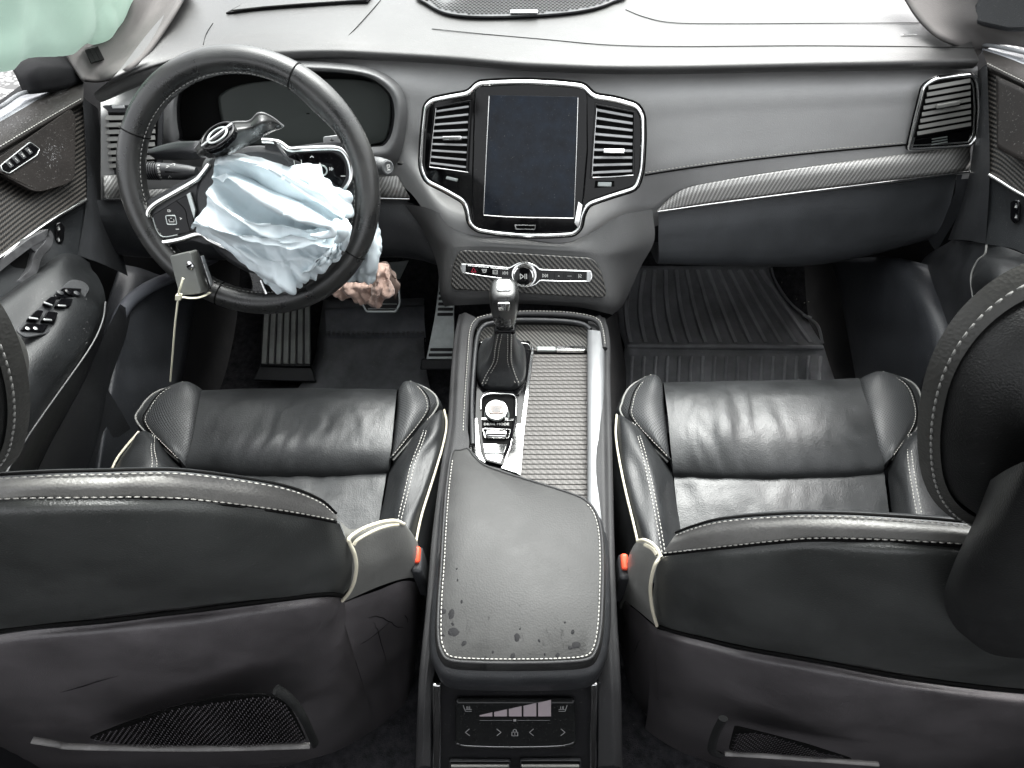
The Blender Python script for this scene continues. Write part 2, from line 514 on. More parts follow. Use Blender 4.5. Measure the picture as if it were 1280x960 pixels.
MT['rubber_rib'] = material('worn_rubber_ribs', (.30, .31, .295), .5, grain=.3, gscale=500, wear=.3)
MT['mat_rib'] = material('floor_mat_rubber', (.32, .325, .34), .5, grain=.3, gscale=500, wear=.25, dust=.35)
MT['carpet'] = material('black_carpet', (.030, .030, .033), .95, spec=.1, grain=1., gscale=420, wear=.5, wscale=60, dust=.3, rvar=0)
MT['thread'] = material('grey_thread', (.45, .44, .41), .8, spec=.2, rvar=0)
MT['thread_dark'] = material('dim_thread', (.22, .22, .21), .8, spec=.2, rvar=0)
MT['piping'] = material('cream_piping', (.62, .58, .46), .5, grain=.2, gscale=900, wear=.12, wscale=30)
MT['gap'] = material('black_gap', (.004, .004, .004), .8, spec=.1, rvar=0)
MT['slat'] = material('vent_slat_plastic', (.20, .198, .185), .38, grain=.1, wear=.1)
MT['slat_gloss'] = material('centre_vent_slat', (.26, .26, .265), .2, spec=.7, wear=.1)
MT['carbon_dash'] = carbon('carbon_dash', -38, .0060, hi=(.55, .54, .52), lo=(.22, .215, .205), rough=.3, spec=.9)
MT['carbon_hvac'] = carbon('carbon_panel', -45, .0068, hi=(.10, .095, .085), lo=(.008, .008, .008))
MT['carbon_floor'] = carbon('carbon_console', -35, .0062, hi=(.14, .135, .125))
MT['carbon_door'] = carbon('carbon_door', 90, .0088, hi=(.060, .054, .048), lo=(.005, .005, .005), dots=True, rough=.4, spec=.25)
MT['carbon_slat'] = carbon('carbon_roller', -50, .0062, lo=(.066, .062, .059), hi=(.115, .108, .102), rough=.5, spec=.32)
MT['bag'] = material('airbag_cloth', (.66, .735, .765), .34, spec=.55, sheen=.0, grain=.25, gscale=1500, big=.0, wear=.035, wscale=20, rvar=.06)
MT['bag_pink'] = material('knee_airbag_cloth', (.40, .275, .225), .6, sheen=.3, grain=.2, gscale=1500, big=.3, bscale=60, wear=.1, wscale=25)
MT['bag_green'] = material('curtain_airbag_cloth', (.44, .60, .50), .55, sheen=.2, grain=.2, gscale=1500, wear=.06, wscale=10)
MT['display'] = material('dark_glass_display', (.008, .012, .020), .16, spec=.14, dust=.25, rvar=.12, wscale=45, wear=.5, tint=(.011, .015, .022))
MT['cluster'] = material('cluster_display', (.045, .050, .047), .35, spec=.1, rvar=.05)
MT['fob'] = material('fob_plastic', (.15, .155, .145), .4, wear=.12, grain=.2)
MT['tie'] = material('nylon_tie', (.78, .76, .60), .4, spec=.5, wear=.1)
MT['red_buckle'] = material('red_buckle_plastic', (.80, .085, .035), .4, wear=.1)
MT['red_print'] = material('red_print', (.42, .02, .05), .5)
MT['print'] = material('white_print', (.62, .62, .60), .6, rvar=0)
MT['print_dim'] = material('grey_print', (.28, .28, .28), .6, rvar=0)
MT['bars_print'] = material('pinkish_print', (.36, .31, .33), .5, rvar=0)
MT['net'] = material('net_cord', (.13, .12, .13), .7, wear=.2, rvar=0)
MT['silver_dark'] = material('grey_edge_trim', (.16, .165, .17), .4, metal=.3, wear=.1)
MT['piano_dull'] = material('dusty_black_panel', (.012, .012, .013), .35, dust=.25, wear=.2)
MT['pillar_plastic'] = material('grey_column_plastic', (.085, .088, .09), .5, grain=.3, gscale=900, wear=.1)
MT['hood'] = material('headrest_hood_vinyl', (.010, .0105, .0105), .5, grain=.3, gscale=800, wear=.3, wscale=9, dust=.1)
MT['bar'] = material('dusty_grey_bar', (.17, .165, .16), .5, wear=.4, wscale=25)
MT['door_pad'] = material('door_pad_vinyl', (.024, .022, .0205), .5, spec=.15, grain=.3, gscale=700, wear=.2, dust=.4)
MT['plate'] = material('speaker_plate_plastic', (.015, .013, .012), .58, spec=.12, grain=.15, gscale=900, wear=.25, dust=.5)
MT['door_arm'] = material('door_armrest_vinyl', (.010, .0108, .0115), .40, spec=.32, grain=.2, gscale=700, wear=.3, dust=.2)
MT['handle_dull'] = material('wet_handle_metal', (.16, .16, .165), .35, metal=.7, wear=.3, wscale=60, dust=.4)
MT['kick'] = material('kick_panel_plastic', (.028, .030, .034), .45, grain=.3, gscale=700, wear=.3, dust=.5)
MT['seal'] = material('grey_seal_rubber', (.09, .095, .11), .55, wear=.2, dust=.3)
MT['gap_soft'] = material('matt_black_plastic', (.010, .010, .011), .75, spec=.12, grain=.3, wear=.2)
MT['heel'] = material('heel_pad_rubber', (.22, .23, .25), .5, grain=.3, gscale=500, wear=.3, dust=.4)
MT['rubber_pad'] = material('pedal_rubber', (.008, .008, .008), .6, rvar=0)
MT['tunnel'] = material('tunnel_trim', (.030, .029, .029), .6, grain=.3, wear=.2)
MT['face'] = material('dash_face_leather', (.285, .284, .281), .46, grain=.3, gscale=620, wear=.05, dust=.15)
MT['console'] = material('console_leather', (.034, .034, .035), .55, spec=.25, grain=.3, gscale=620, wear=.2, dust=.15)
MT['display_grey'] = material('grey_touch_panel', (.012, .0125, .0125), .22, spec=.3, dust=.2)
MT['head_band'] = material('headrest_band_leather', (.060, .060, .056), .45, grain=.3, gscale=480, wear=.2)
MT['door_mid'] = material('door_mid_plastic', (.012, .0132, .0145), .55, spec=.2, grain=.3, gscale=800, wear=.25, dust=.2)
MT['scuff'] = material('dark_scuff', (.006, .006, .007), .6, spec=.15, rvar=0)
MT['bag_shaded'] = material('shaded_bag_cloth', (.12, .085, .07), .7, wear=.2)  # dark copy of the pink bag cloth; shade put into the colour
MT['cap'] = material('bronze_grey_cap', (.20, .17, .155), .35, metal=.4, rvar=.03)
MT['grit'] = material('pale_grit', (.30, .29, .26), .8, rvar=0)
MT['stack'] = material('stack_leather', (.080, .080, .080), .48, grain=.3, gscale=620, wear=.08, dust=.15)
MT['wing'] = material('wing_leather_lit', (.17, .17, .16), .42, spec=.5, grain=.3, gscale=480, wear=.15)  # paler copy of the seat leather; side light put into the colour
MT['headliner'] = material('headliner_cloth', (.30, .29, .275), .9, spec=.1, rvar=0, wear=.05)
MT['pillar'] = material('pillar_cloth', (.115, .108, .105), .85, spec=.2, grain=.4, gscale=900, wear=.1)
MT['body_paint'] = material('body_paint', (.50, .50, .49), .25, coat=.5, wear=.05)
MT['sill'] = material('door_sill_trim', (.30, .31, .33), .3, metal=.3, wear=.1)
MT['droplet'] = material('wet_spot', (.010, .010, .011), .6, spec=.1, rvar=0)
mw, tw, bw = nodes('water_drop')
bw.inputs['Base Color'].default_value = (.9, .9, .9, 1); bw.inputs['Transmission Weight'].default_value = .8
bw.inputs['Roughness'].default_value = .03; bw.inputs['IOR'].default_value = 1.33
MT['water'] = mw
mg, tg, bgp = nodes('thin_glass')
out = tg.nodes['Material Output']; tr = N(tg, 'ShaderNodeBsdfTransparent'); gl = N(tg, 'ShaderNodeBsdfGlossy'); gl.inputs['Roughness'].default_value = .02
tr.inputs['Color'].default_value = (.90, .93, .92, 1)
fz = N(tg, 'ShaderNodeFresnel'); mxs = N(tg, 'ShaderNodeMixShader')
tg.links.new(fz.outputs[0], mxs.inputs[0]); tg.links.new(tr.outputs[0], mxs.inputs[1]); tg.links.new(gl.outputs[0], mxs.inputs[2])
tg.links.new(mxs.outputs[0], out.inputs['Surface'])
MT['glass'] = mg
_t = MT['bag_green'].node_tree; _o = _t.nodes['Material Output']; _b = _t.nodes['Principled BSDF']
_tl = N(_t, 'ShaderNodeBsdfTranslucent'); _tl.inputs['Color'].default_value = (.55, .78, .66, 1); _m = N(_t, 'ShaderNodeMixShader'); _m.inputs[0].default_value = .16
_t.links.new(_b.outputs[0], _m.inputs[1]); _t.links.new(_tl.outputs[0], _m.inputs[2]); _t.links.new(_m.outputs[0], _o.inputs['Surface'])
# gravel outside
mgr, tgr, bgr = nodes('pale_gravel')
tcg = N(tgr, 'ShaderNodeTexCoord'); vg = N(tgr, 'ShaderNodeTexVoronoi'); vg.inputs['Scale'].default_value = 28
tgr.links.new(tcg.outputs['Object'], vg.inputs['Vector'])
rg = N(tgr, 'ShaderNodeMapRange'); rg.inputs['From Max'].default_value = .6; rg.inputs['To Min'].default_value = .36; rg.inputs['To Max'].default_value = .05
tgr.links.new(vg.outputs['Distance'], rg.inputs['Value'])
cg = N(tgr, 'ShaderNodeCombineColor')
for k in range(3): tgr.links.new(rg.outputs[0], cg.inputs[k])
tgr.links.new(cg.outputs[0], bgr.inputs['Base Color']); bgr.inputs['Roughness'].default_value = .8
MT['gravel'] = mgr
# ------------------------------------------------------------------ setting: ground, cabin floor, roof
g = mk('ground', [(-40, -40, -.42), (40, -40, -.42), (40, 40, -.42), (-40, 40, -.42)], [[0, 1, 2, 3]], MT['gravel'])
structure(g)
fl = patch('floor', [[V((x, y, z)) for x in (-.80, -.45, -.16, 0, .16, .45, .80)] for y, z in
                     ((-1.3, .03), (-.3, .03), (.5, .03), (1.0, .03), (1.18, .035), (1.38, .12), (1.56, .30), (1.62, .62))],
           MT['carpet'], nu=4, nv=4, thick=.03)
structure(fl)
def cabin_shell():
    prof = ((-.95, 1.38, .63), (-.6, 1.41, .64), (0, 1.44, .64), (.20, 1.43, .63), (.36, 1.40, .62))
    def rr(y0, y1, xs):
        return [[V((x * wd, y, z - .05 * x * x)) for x in xs] for y, z, wd in prof if y0 <= y <= y1]
    structure(patch('unseen_roof_lining', rr(-.65, .4, (-1, -.5, 0, .5, 1)), MT['headliner'], nu=3, nv=3, thick=.03))  # unseen roof, left open at the back; added to block light from above
    bench = patch('unseen_seat_back', [[V((x, y, z)) for x in (-.74, -.3, .3, .74)] for y, z in ((-.72, .08), (-.76, .45), (-.88, .86))], MT['gap_soft'], nu=2, nv=2, thick=.08)  # unseen bench back, added to keep low light off the front seat backs
    structure(bench)
    structure(patch('unseen_rear_seat', [[V((x, y, z)) for x in (-.72, -.3, .3, .72)] for y, z in ((-.16, .06), (-.17, .30), (-.22, .37), (-.45, .38), (-.74, .34))], MT['gap_soft'], nu=2, nv=3))  # unseen bench cushion, added to darken the lower front seat backs
    for s in (-1, 1):
        structure(patch('unseen_rear_side', [[V((s * .79, y, z)) for y in (-1.0, -.5, 0, .12)] for z in (-.05, .4, .80)], MT['gap_soft'], nu=2, nv=2, thick=.04))  # unseen lower sides, added so light enters only above the window line
cabin_shell()
ws = patch('windscreen', [[V((x * wd, y - .10 * x * x, z)) for x in (-1, -.5, 0, .5, 1)] for y, z, wd in
                          ((1.86, .93, .74), (1.40, 1.10, .70), (.90, 1.27, .66), (.40, 1.40, .62))], MT['glass'], nu=3, nv=3)
tag(ws, 'clear curved windscreen standing over the far edge of the dash top', 'windscreen')
cowl = patch('cowl', [[V((x, y - .1 * x * x, z)) for x in (-.78, -.4, 0, .4, .78)] for y, z in ((1.74, .90), (1.84, .925), (1.95, .91), (2.25, .93))], MT['dark_trim'], nu=3, nv=3, thick=.02)
tag(cowl, 'dark wet scuttle panel beyond the dash top under the glass', 'scuttle panel')

# ------------------------------------------------------------------ dashboard
dash = thing('dashboard', (0, 1.15, .6), 'grey leather covered dashboard with carbon strip, chrome framed screen and white stitching', 'dashboard')
EDGE = [(118, 119), (150, 105), (186, 92), (240, 78), (300, 70), (360, 66), (415, 65), (470, 67), (560, 72), (640, 79), (700, 82), (760, 84),
        (850, 84), (1000, 81), (1120, 79), (1223, 77)]
def ze(u):
    return .845 + .012 * math.exp(-((u - 340) / 130) ** 2)
edge = [onz(u, v, ze(u)) for u, v in EDGE]
def ye(u):
    for (a, b), p, q in zip(zip(EDGE, EDGE[1:]), edge, edge[1:]):
        if u <= b[0]: return p.y + (q.y - p.y) * max(0, (u - a[0]) / (b[0] - a[0]))
    return edge[-1].y
# top pad: from the stitched roll back to the screen
S1 = [(130, 106), (160, 92), (196, 78), (246, 62), (303, 50), (362, 46), (418, 47), (474, 46), (556, 47), (640, 53), (700, 56), (760, 57.5), (850, 58), (1000, 57), (1118, 57), (1216, 58)]
S2 = [(150, 87), (176, 74), (206, 57), (252, 40), (306, 31), (363, 26), (420, 25), (476, 22), (554, 22), (640, 26), (700, 28), (760, 29), (846, 29), (998, 29), (1112, 29), (1205, 33)]
row_a = [onz(u, v, ze(u) + .012) for u, v in S1]
row_b = [onz(u, v, ze(u) + .020) for u, v in S2]
row_c = [V((p.x * 1.01, p.y + .22, p.z + .016)) for p in row_b]
row_d = [V((p.x * 1.01, 1.72 - .12 * p.x * p.x, .895)) for p in row_b]
row_0 = [e + V((0, .035, -.020)) for e in edge]
row_1 = [e + V((0, .006, -.013)) for e in edge]
row_2 = [lerp(e, a, .3) + V((0, 0, .002)) for e, a in zip(edge, row_a)]
top = patch('top_pad', [row_0, row_1, edge, row_2, row_a, row_b, row_c, row_d], MT['pad'], dash, nu=4, nv=5)
stitch('pad_stitching', [p + V((0, .006, .0015)) for p in edge], MT['thread'], dash, gap=.0068, ln=.0046, r=.0011)
# seams pressed into the pad
def on_top(u, v, h=.0012):
    return onf(u, v, lambda P: P.z - h - top_z(P), .6, 1.9)
_rows = [edge, row_2, row_a, row_b, row_c, row_d]
def top_z(P):
    zs = []
    for r in _rows:
        if P.x <= r[0].x: q = r[0]
        elif P.x >= r[-1].x: q = r[-1]
        else:
            for a, b in zip(r, r[1:]):
                if a.x <= P.x <= b.x:
                    q = lerp(a, b, (P.x - a.x) / max(1e-6, b.x - a.x)); break
        zs.append((q.y, q.z))
    if P.y <= zs[0][0]: return zs[0][1] + (P.y - zs[0][0]) * .3
    for a, b in zip(zs, zs[1:]):
        if a[0] <= P.y <= b[0]: return a[1] + (b[1] - a[1]) * (P.y - a[0]) / max(1e-6, b[0] - a[0])
    return zs[-1][1]
def seam(pts, r=.0008, m='gap', name='seam', n=6):
    return tube(name, [on_top(u, v, .0008) for u, v in pts], r, MT[m], dash, seg=6, n=n, flat=.6)
seam([(540, 36), (600, 42), (680, 49), (760, 56), (850, 58), (1000, 57), (1130, 58), (1218, 60)])
seam([(782, 12), (805, 21), (838, 28), (900, 29.5), (1030, 29), (1150, 28.5)])
seam([(415, 64), (440, 40), (462, 16), (476, 0)])
seam([(254, 56), (258, 42), (266, 29)])
# defroster slot above the cluster
slab('defroster_slot', [on_top(u, v, .0015) for u, v in [(283, 18), (300, 9), (335, 2), (400, -6), (466, -4), (460, 4), (380, 9), (330, 13)]], .003, MT['gap'], dash, bev=0)
slab('defroster_lid', [on_top(u, v, .005) for u, v in [(290, 14.5), (304, 7), (338, -1), (400, -9), (466, -7), (458, 1), (380, 6), (330, 10)]], .003, MT['pad'], dash, bev=.001)
# centre loudspeaker grille
gp = spline([on_top(u, v, .003) for u, v in [(520, -6), (533, 6), (556, 18), (590, 22.5), (640, 22.5), (700, 19), (740, 13), (766, 4), (780, -8), (700, -40), (620, -42), (550, -30)]], 4, True)
spk = slab('speaker_grille', gp, .004, MT['dark_trim'], dash, bev=.001)
cells = []
c0 = sum(gp, V((0, 0, 0))) / len(gp)
def inside(P, poly):
    k = False
    for a, b in zip(poly, poly[1:] + poly[:1]):
        if (a.y > P.y) != (b.y > P.y) and P.x < (b.x - a.x) * (P.y - a.y) / (b.y - a.y) + a.x: k = not k
    return k
small = inset(gp, .006)
for i in range(-34, 35):
    for j in range(-26, 27):
        P = V((c0.x + (i + .5 * (j % 2)) * .0078, c0.y + j * .0068, 0))
        if inside(P, small):
            P.z = top_z(P) + .0072
            cells.append(([P + V((math.cos(q * 1.0472), math.sin(q * 1.0472), 0)) * .0030 + V((0, 0, .0004)) for q in range(6)], [[0, 1, 2, 3, 4, 5]]))
v_, f_ = join(cells)
stuff(mk('grille_holes', v_, f_, MT['gap'], spk, smooth=False))
slab('speaker_badge', [on_top(u, v, .009) for u, v in [(638, 17.2), (672, 17.0), (672, 13.6), (638, 13.8)]], .002, MT['silver'], spk, bev=.0004)
strokes('dash_marking', [[(0, 0), (.1, 0)], [(.16, 0), (.22, .0)], [(.3, 0), (.42, 0)], [(.47, 0), (.6, 0)], [(.68, 0), (.75, 0)], [(.82, 0), (1, 0)]],
        (on_top(1128, 43.5, .002), V((1, 0, 0)), V((0, 1, 0)), .022), .004, MT['print_dim'], dash)

# dark shadow gap and face under the roll
NCOL = [126, 150, 200, 260, 330, 420, 500, 560, 640, 720, 800, 880, 960, 1040, 1120, 1180, 1222]
def edge_v(u):
    for a, b in zip(EDGE, EDGE[1:]):
        if u <= b[0]: return a[1] + (b[1] - a[1]) * max(0, (u - a[0]) / (b[0] - a[0]))
    return EDGE[-1][1]
CEN = slope(1.045, .835, .962, .602)                     # centre stack face
yawm = M.Rotation(rad(-6), 3, 'Z')
CEN = Plane(CEN(662, 190), yawm @ CEN.n)
def face_y(u, v):
    """depth of the dash face under the roll"""
    e = edge_v(u); y0 = ye(u)
    t = max(0, min(1, (v - e) / 130.0))
    return y0 + .012 - .055 * t
bot = {126: 250, 150: 250, 200: 250, 260: 250, 330: 250, 420: 250, 500: 232, 560: 300, 640: 312, 720: 318, 800: 290, 880: 262, 960: 250, 1040: 241, 1120: 232, 1180: 226, 1222: 222}
rows = []
for k in range(7):
    r = []
    for u in NCOL:
        v0 = edge_v(u) + 6; v1 = bot[u]
        v = lerp(v0, v1, k / 6)
        y = face_y(u, v) if k else ye(u) + .03
        if 555 <= u <= 725:
            y = max(y, CEN(u, v).y + .012) if k < 5 else CEN(u, v).y + .012
        r.append(ony(u, v, y))
    rows.append(r)
patch('dash_face', rows, MT['face'], dash, nu=9, nv=8)
def to_px(P):
    q = CAM_R.transposed() @ (P - CAM_P)
    return 640 + FPX * q.x / -q.z, 480 - FPX * q.y / -q.z
def in_poly(x, y, poly):
    k = False
    for (x0, y0_), (x1, y1_) in zip(poly, poly[1:] + poly[:1]):
        if (y0_ > y) != (y1_ > y) and x < (x1 - x0) * (y - y0_) / (y1_ - y0_) + x0: k = not k
    return k
def cut_hole(o, poly):
    bm = bmesh.new(); bm.from_mesh(o.data)
    kill = [f for f in bm.faces if in_poly(*to_px(f.calc_center_median() + ORG[o.name]), poly)]
    bmesh.ops.delete(bm, geom=kill, context='FACES'); bm.to_mesh(o.data); bm.free()
cut_hole(bpy.data.objects['dash_face'], [(208, 176), (214, 130), (228, 102), (264, 88), (330, 82), (400, 83), (452, 89), (480, 100), (496, 120), (500, 150), (490, 188), (465, 198), (350, 201), (232, 192)])
def on_face(u, v, h=0.0): return ony(u, v, face_y(u, v) - h)
# stitched seam right of the screen, and the lower leather roll with the carbon strip
low_seam = [(806, 216), (850, 209), (930, 198), (1030, 187), (1132, 178)]
tube('seam', [on_face(u, v + 3, .0005) for u, v in low_seam], .0016, MT['gap'], dash, seg=6)
stitch('face_stitching', [on_face(u, v, .0012) for u, v in low_seam], MT['thread'], dash, gap=.0066, ln=.0044, r=.0009)
tube('seam', [on_face(u, v, .0005) for u, v in [(497, 205), (512, 206), (527, 209)]], .0014, MT['gap'], dash, seg=6)
stitch('face_stitching', [on_face(u, v - 2.5, .0012) for u, v in [(497, 205), (512, 206), (527, 209)]], MT['thread'], dash, gap=.0066, ln=.0044, r=.0009)
def strip_pt(u, v, h=.006): return ony(u, v, face_y(u, v) - h)
up_l = [(822, 262), (838, 247), (858, 235), (900, 226), (980, 213), (1080, 199), (1213, 182)]
lo_l = [(822, 263), (845, 260), (868, 256.5), (908, 251), (985, 241), (1082, 229), (1213, 213)]
patch('carbon_strip', [[strip_pt(a, b, .004) for a, b in up_l],
                       [strip_pt(lerp(a, c, .35), lerp(b, d, .35), .011) for (a, b), (c, d) in zip(up_l, lo_l)],
                       [strip_pt(a, b, .013) for a, b in lo_l]], MT['carbon_dash'], dash, nu=5, nv=4, thick=.003)
tube('chrome_strip', [strip_pt(a, b + 1.5, .015) for a, b in lo_l], .0016, MT['chrome'], dash, n=4)
# same strip beside and behind the wheel
for P, Q, R_, S_ in [((131, 220), (150, 219), (131, 247), (150, 247)), ((176, 238), (225, 235), (172, 249), (225, 246)), ((470, 222), (496, 220), (470, 246), (512, 247))]:
    patch('carbon_strip', [[strip_pt(*P, .006), strip_pt(*Q, .006)], [strip_pt(*R_, .012), strip_pt(*S_, .012)]], MT['carbon_dash'], dash, nu=2, nv=2, thick=.003)
tube('chrome_strip', [strip_pt(u, v, .014) for u, v in [(470, 248), (490, 248.5), (512, 249)]], .0022, MT['chrome'], dash)
tube('chrome_strip', [strip_pt(u, v, .014) for u, v in [(131, 249), (150, 249), (175, 251), (225, 248)]], .0022, MT['chrome'], dash)

# glovebox and knee panels
gb_t = [(823, 266), (900, 256), (1000, 243), (1100, 231), (1196, 218)]
gb_m = [(823, 295), (900, 290), (1000, 283), (1100, 272), (1185, 262)]
gb_b = [(822, 330), (900, 332), (1000, 333), (1075, 322), (1160, 300)]
patch('glovebox_lid', [[strip_pt(a, b, .004) for a, b in gb_t], [strip_pt(a, b, .022) for a, b in gb_m],
                       [ony(a, b, face_y(a, b) - .022) for a, b in gb_b],
                       [ony(a, b, face_y(a, b) - .022) + V((0, .12, -.03)) for a, b in gb_b]], MT['lower_trim'], dash, nu=5, nv=5)
patch('glovebox_side', [[ony(a, b, face_y(a, b) - .004) for a, b in [(1196, 219), (1190, 250), (1160, 300)]],
                        [ony(a, b, face_y(a, b) + .02) for a, b in [(1232, 215), (1222, 262), (1180, 330)]]], MT['lower_trim'], dash, nu=4, nv=3)
kn_t = [(118, 250), (180, 252), (260, 252), (340, 252), (420, 252), (505, 250), (548, 285)]
kn_m = [(125, 280), (180, 285), (260, 288), (340, 288), (420, 288), (505, 285), (545, 312)]
kn_b = [(140, 318), (180, 322), (260, 325), (340, 325), (420, 325), (500, 322), (548, 330)]
patch('knee_panel', [[strip_pt(a, b, .005) for a, b in kn_t], [ony(a, b, face_y(a, b) - .03) for a, b in kn_m],
                     [ony(a, b, face_y(a, b) - .02) for a, b in kn_b], [ony(a, b, face_y(a, b) - .02) + V((0, .2, -.02)) for a, b in kn_b]],
      MT['dark_trim'], dash, nu=5, nv=4)
# firewall behind the footwells
patch('bulkhead_lining', [[V((x, 1.30, .66)) for x in (-.8, 0, .8)], [V((x, 1.60, .55)) for x in (-.8, 0, .8)], [V((x, 1.62, .2)) for x in (-.8, 0, .8)]], MT['carpet'], dash, nu=3, nv=3)

# instrument cluster: hood recess, screen
def CL(u, v, h=0): return ony(u, v, 1.055 + h)
clu = thing('instrument_cluster', CL(340, 130), 'dark oval driver display in a black hooded recess behind the steering wheel', 'instrument display')
hood_o = [(196, 178), (205, 130), (222, 98), (262, 82), (330, 76), (400, 77), (455, 83), (486, 95), (505, 116), (509, 150), (498, 200), (470, 212), (350, 216), (230, 205)]
hood_i = [(224, 168), (221, 130), (231, 106), (266, 93), (330, 88), (400, 89), (450, 94), (474, 104), (490, 122), (493, 150), (484, 178), (460, 184), (350, 186), (236, 178)]
def FY(u, v, d): return ony(u, v, face_y(u, v) + d)
patch('hood', [[FY(a, b, -.004) for a, b in hood_o], [FY(lerp(a, c, .6), lerp(b, d, .6), -.022) for (a, b), (c, d) in zip(hood_o, hood_i)],
               [FY(a, b, -.016) for a, b in hood_i]],
      MT['leather_trim'], clu, nu=4, nv=4, wrap=True)
patch('hood_wall', [[FY(a, b, -.016) for a, b in hood_i], [FY(lerp(a, 355, .015), lerp(b, 138, .02), .0) for a, b in hood_i], [FY(lerp(a, 355, .04), lerp(b, 138, .05), .05) for a, b in hood_i]], MT['gap_soft'], clu, nu=4, nv=4, wrap=True)
back = [FY(lerp(a, 355, .03), lerp(b, 138, .03), .035) for a, b in spline([V((a, b, 0)) for a, b in hood_i], 3, True) for a, b in [(a, b)]] if False else \
       [FY(p.x, p.y, .035) for p in spline([V((a, b, 0)) for a, b in hood_i], 3, True)]
cc = sum(back, V((0, 0, 0))) / len(back)
mk('cluster_back', back + [cc], [[i, (i + 1) % len(back), len(back)] for i in range(len(back))], MT['gap'], clu, smooth=True)
disp = spline([V(p + (0,)) for p in [(275, 128), (278, 118), (300, 107), (345, 101), (420, 99), (465, 103), (484, 114), (488, 140), (484, 168), (470, 180), (400, 182), (330, 181), (290, 176), (280, 155)]], 4, True)
patch('display', [[FY(p.x, p.y, .020) for p in disp], [FY(lerp(p.x, 385, .02), lerp(p.y, 142, .03), .018) for p in disp],
                  [FY(lerp(p.x, 385, .5), lerp(p.y, 142, .5), .019) for p in disp], [FY(lerp(p.x, 385, .98), lerp(p.y, 142, .98), .020) for p in disp]], MT['cluster'], clu, nu=1, nv=2, wrap=True)
for u in (283, 296, 311):
    box('warning_lamp', FY(u, 90.5, -.020), V((.0045, 0, 0)), V((0, .001, 0)), V((0, -.0003, .0015)), MT['print_dim'], clu, bev=.0004)
for u in (405, 415):
    box('warning_lamp', FY(u, 86.5, -.020), V((.004, 0, 0)), V((0, .001, 0)), V((0, -.0003, .0013)), MT['print_dim'], clu, bev=.0004)
# ------------------------------------------------------------------ centre screen with its two vents
ip = thing('infotainment_panel', CEN(662, 200), 'portrait touch screen between two air vents in one chrome frame', 'touch screen')
FR = [(597, 102), (630, 100), (662, 99.5), (700, 101.5), (731, 105), (742, 118), (770, 122), (797, 130), (805, 143), (806, 170), (804, 212), (797, 236),
      (765, 246), (736, 256), (730, 268), (727, 285), (718, 293.5), (690, 295.5), (655, 295.5), (620, 292.5), (597, 288.5), (586, 280), (583, 262), (579, 252), (555, 238), (532, 227), (525, 209),
      (527, 170), (531, 132), (540, 123), (565, 118), (586, 114.5)]
fo = rounded(CEN.many(FR), .012, 3)
ring('chrome_frame', fo, .0072, .011, MT['chrome'], ip, CEN.n, bev=.003)
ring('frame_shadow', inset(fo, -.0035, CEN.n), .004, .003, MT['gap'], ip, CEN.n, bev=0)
slab('bezel', inset(fo, .006, CEN.n), .003, MT['piano'], ip, CEN.n, bev=0)
# tablet: raised black slab, display glass, silver side lines
TB = rounded(CEN.many([(594, 108), (662, 104.5), (734, 110), (735, 190), (730, 250), (722, 289), (655, 291), (592, 285), (590, 240), (592, 160)], .003), .008, 3)
slab('tablet_body', TB, .007, MT['piano'], ip, CEN.n, bev=.003)
DS = CEN.many([(612, 119), (722, 121), (717, 271), (605, 268)], .0102)
slab('display', DS, .0008, MT['display'], ip, CEN.n, bev=.0004)
tube('edge_line', CEN.many([(611.5, 120), (608, 190), (604.5, 268)], .0112), .0010, MT['chrome'], ip, n=3)
tube('edge_line', CEN.many([(604.5, 269), (630, 271), (660, 272), (717, 273)], .0112), .0011, MT['chrome'], ip, n=3)
tube('edge_line', CEN.many([(717.5, 272), (720.5, 190), (722.5, 122)], .0112), .0008, MT['chrome'], ip, n=3)
slab('edge_facet', CEN.many([(718, 278), (723, 252), (728, 256), (723, 286)], .0105), .001, MT['bright_chrome'], ip, CEN.n, bev=.0003)
hb = rounded(CEN.many([(643, 280.5), (670, 281), (669, 287), (645, 286.6)], .0095), .002, 3)
ring('home_button', hb, .0014, .0018, MT['chrome'], ip, CEN.n, bev=.0004)
for a, b in [(666, 157), (690, 142), (640, 215), (707, 232), (622, 240), (676, 196)]:
    pass
def vent(parent, pl, q, n, tab, mslat, tilt=-28, off=.004, thick=.0018, depth=.010, rim=None, tabmat='bright_chrome', tabname='vent_tab', tabw=(.35, .75), sub=False, hf=.62):
    """q: top-left, top-right, bottom-right, bottom-left in photo pixels"""
    tl, tr, br, bl = [pl(a, b, off) for a, b in q]
    cav = slab('air_vent' if sub else 'vent_cavity', inset([tl, tr, br, bl], -.002, pl.n), .0012, MT['gap'], parent, pl.n, bev=0)
    if sub: parent = cav
    lift = pl.n * .005
    for k in range(n):
        t = (k + .5) / n
        a = lerp(tl, bl, t) + lift; b = lerp(tr, br, t) + lift
        x = (b - a); m = (a + b) / 2; L = x.length; x.normalize()
        y = pl.n.cross(x).normalized()
        ct, st = math.cos(rad(tilt)), math.sin(rad(tilt))
        ay = y * ct + pl.n * st; az = pl.n * ct - y * st
        h = (tl - bl).length / n * .5
        s = box('slat', m, x * (L / 2), ay * (h * hf), az * (thick / 2), mslat, parent, bev=.0005, seg=1)
        if k == tab:
            p = a + x * (L * (tabw[0] + tabw[1]) / 2) + pl.n * .006
            box(tabname, p, x * (L * (tabw[1] - tabw[0]) / 2), y * h * .62, pl.n * .0028, MT[tabmat], parent, bev=.0016, seg=3)
    if rim:
        ring('vent_rim', inset([tl, tr, br, bl], -.0035, pl.n), .003, .008, MT[rim], parent, pl.n, bev=.0008)
lv = [(546, 135), (587, 128), (583, 213), (538, 207)]
rv = [(746, 132), (791, 141), (790, 217), (740, 220)]
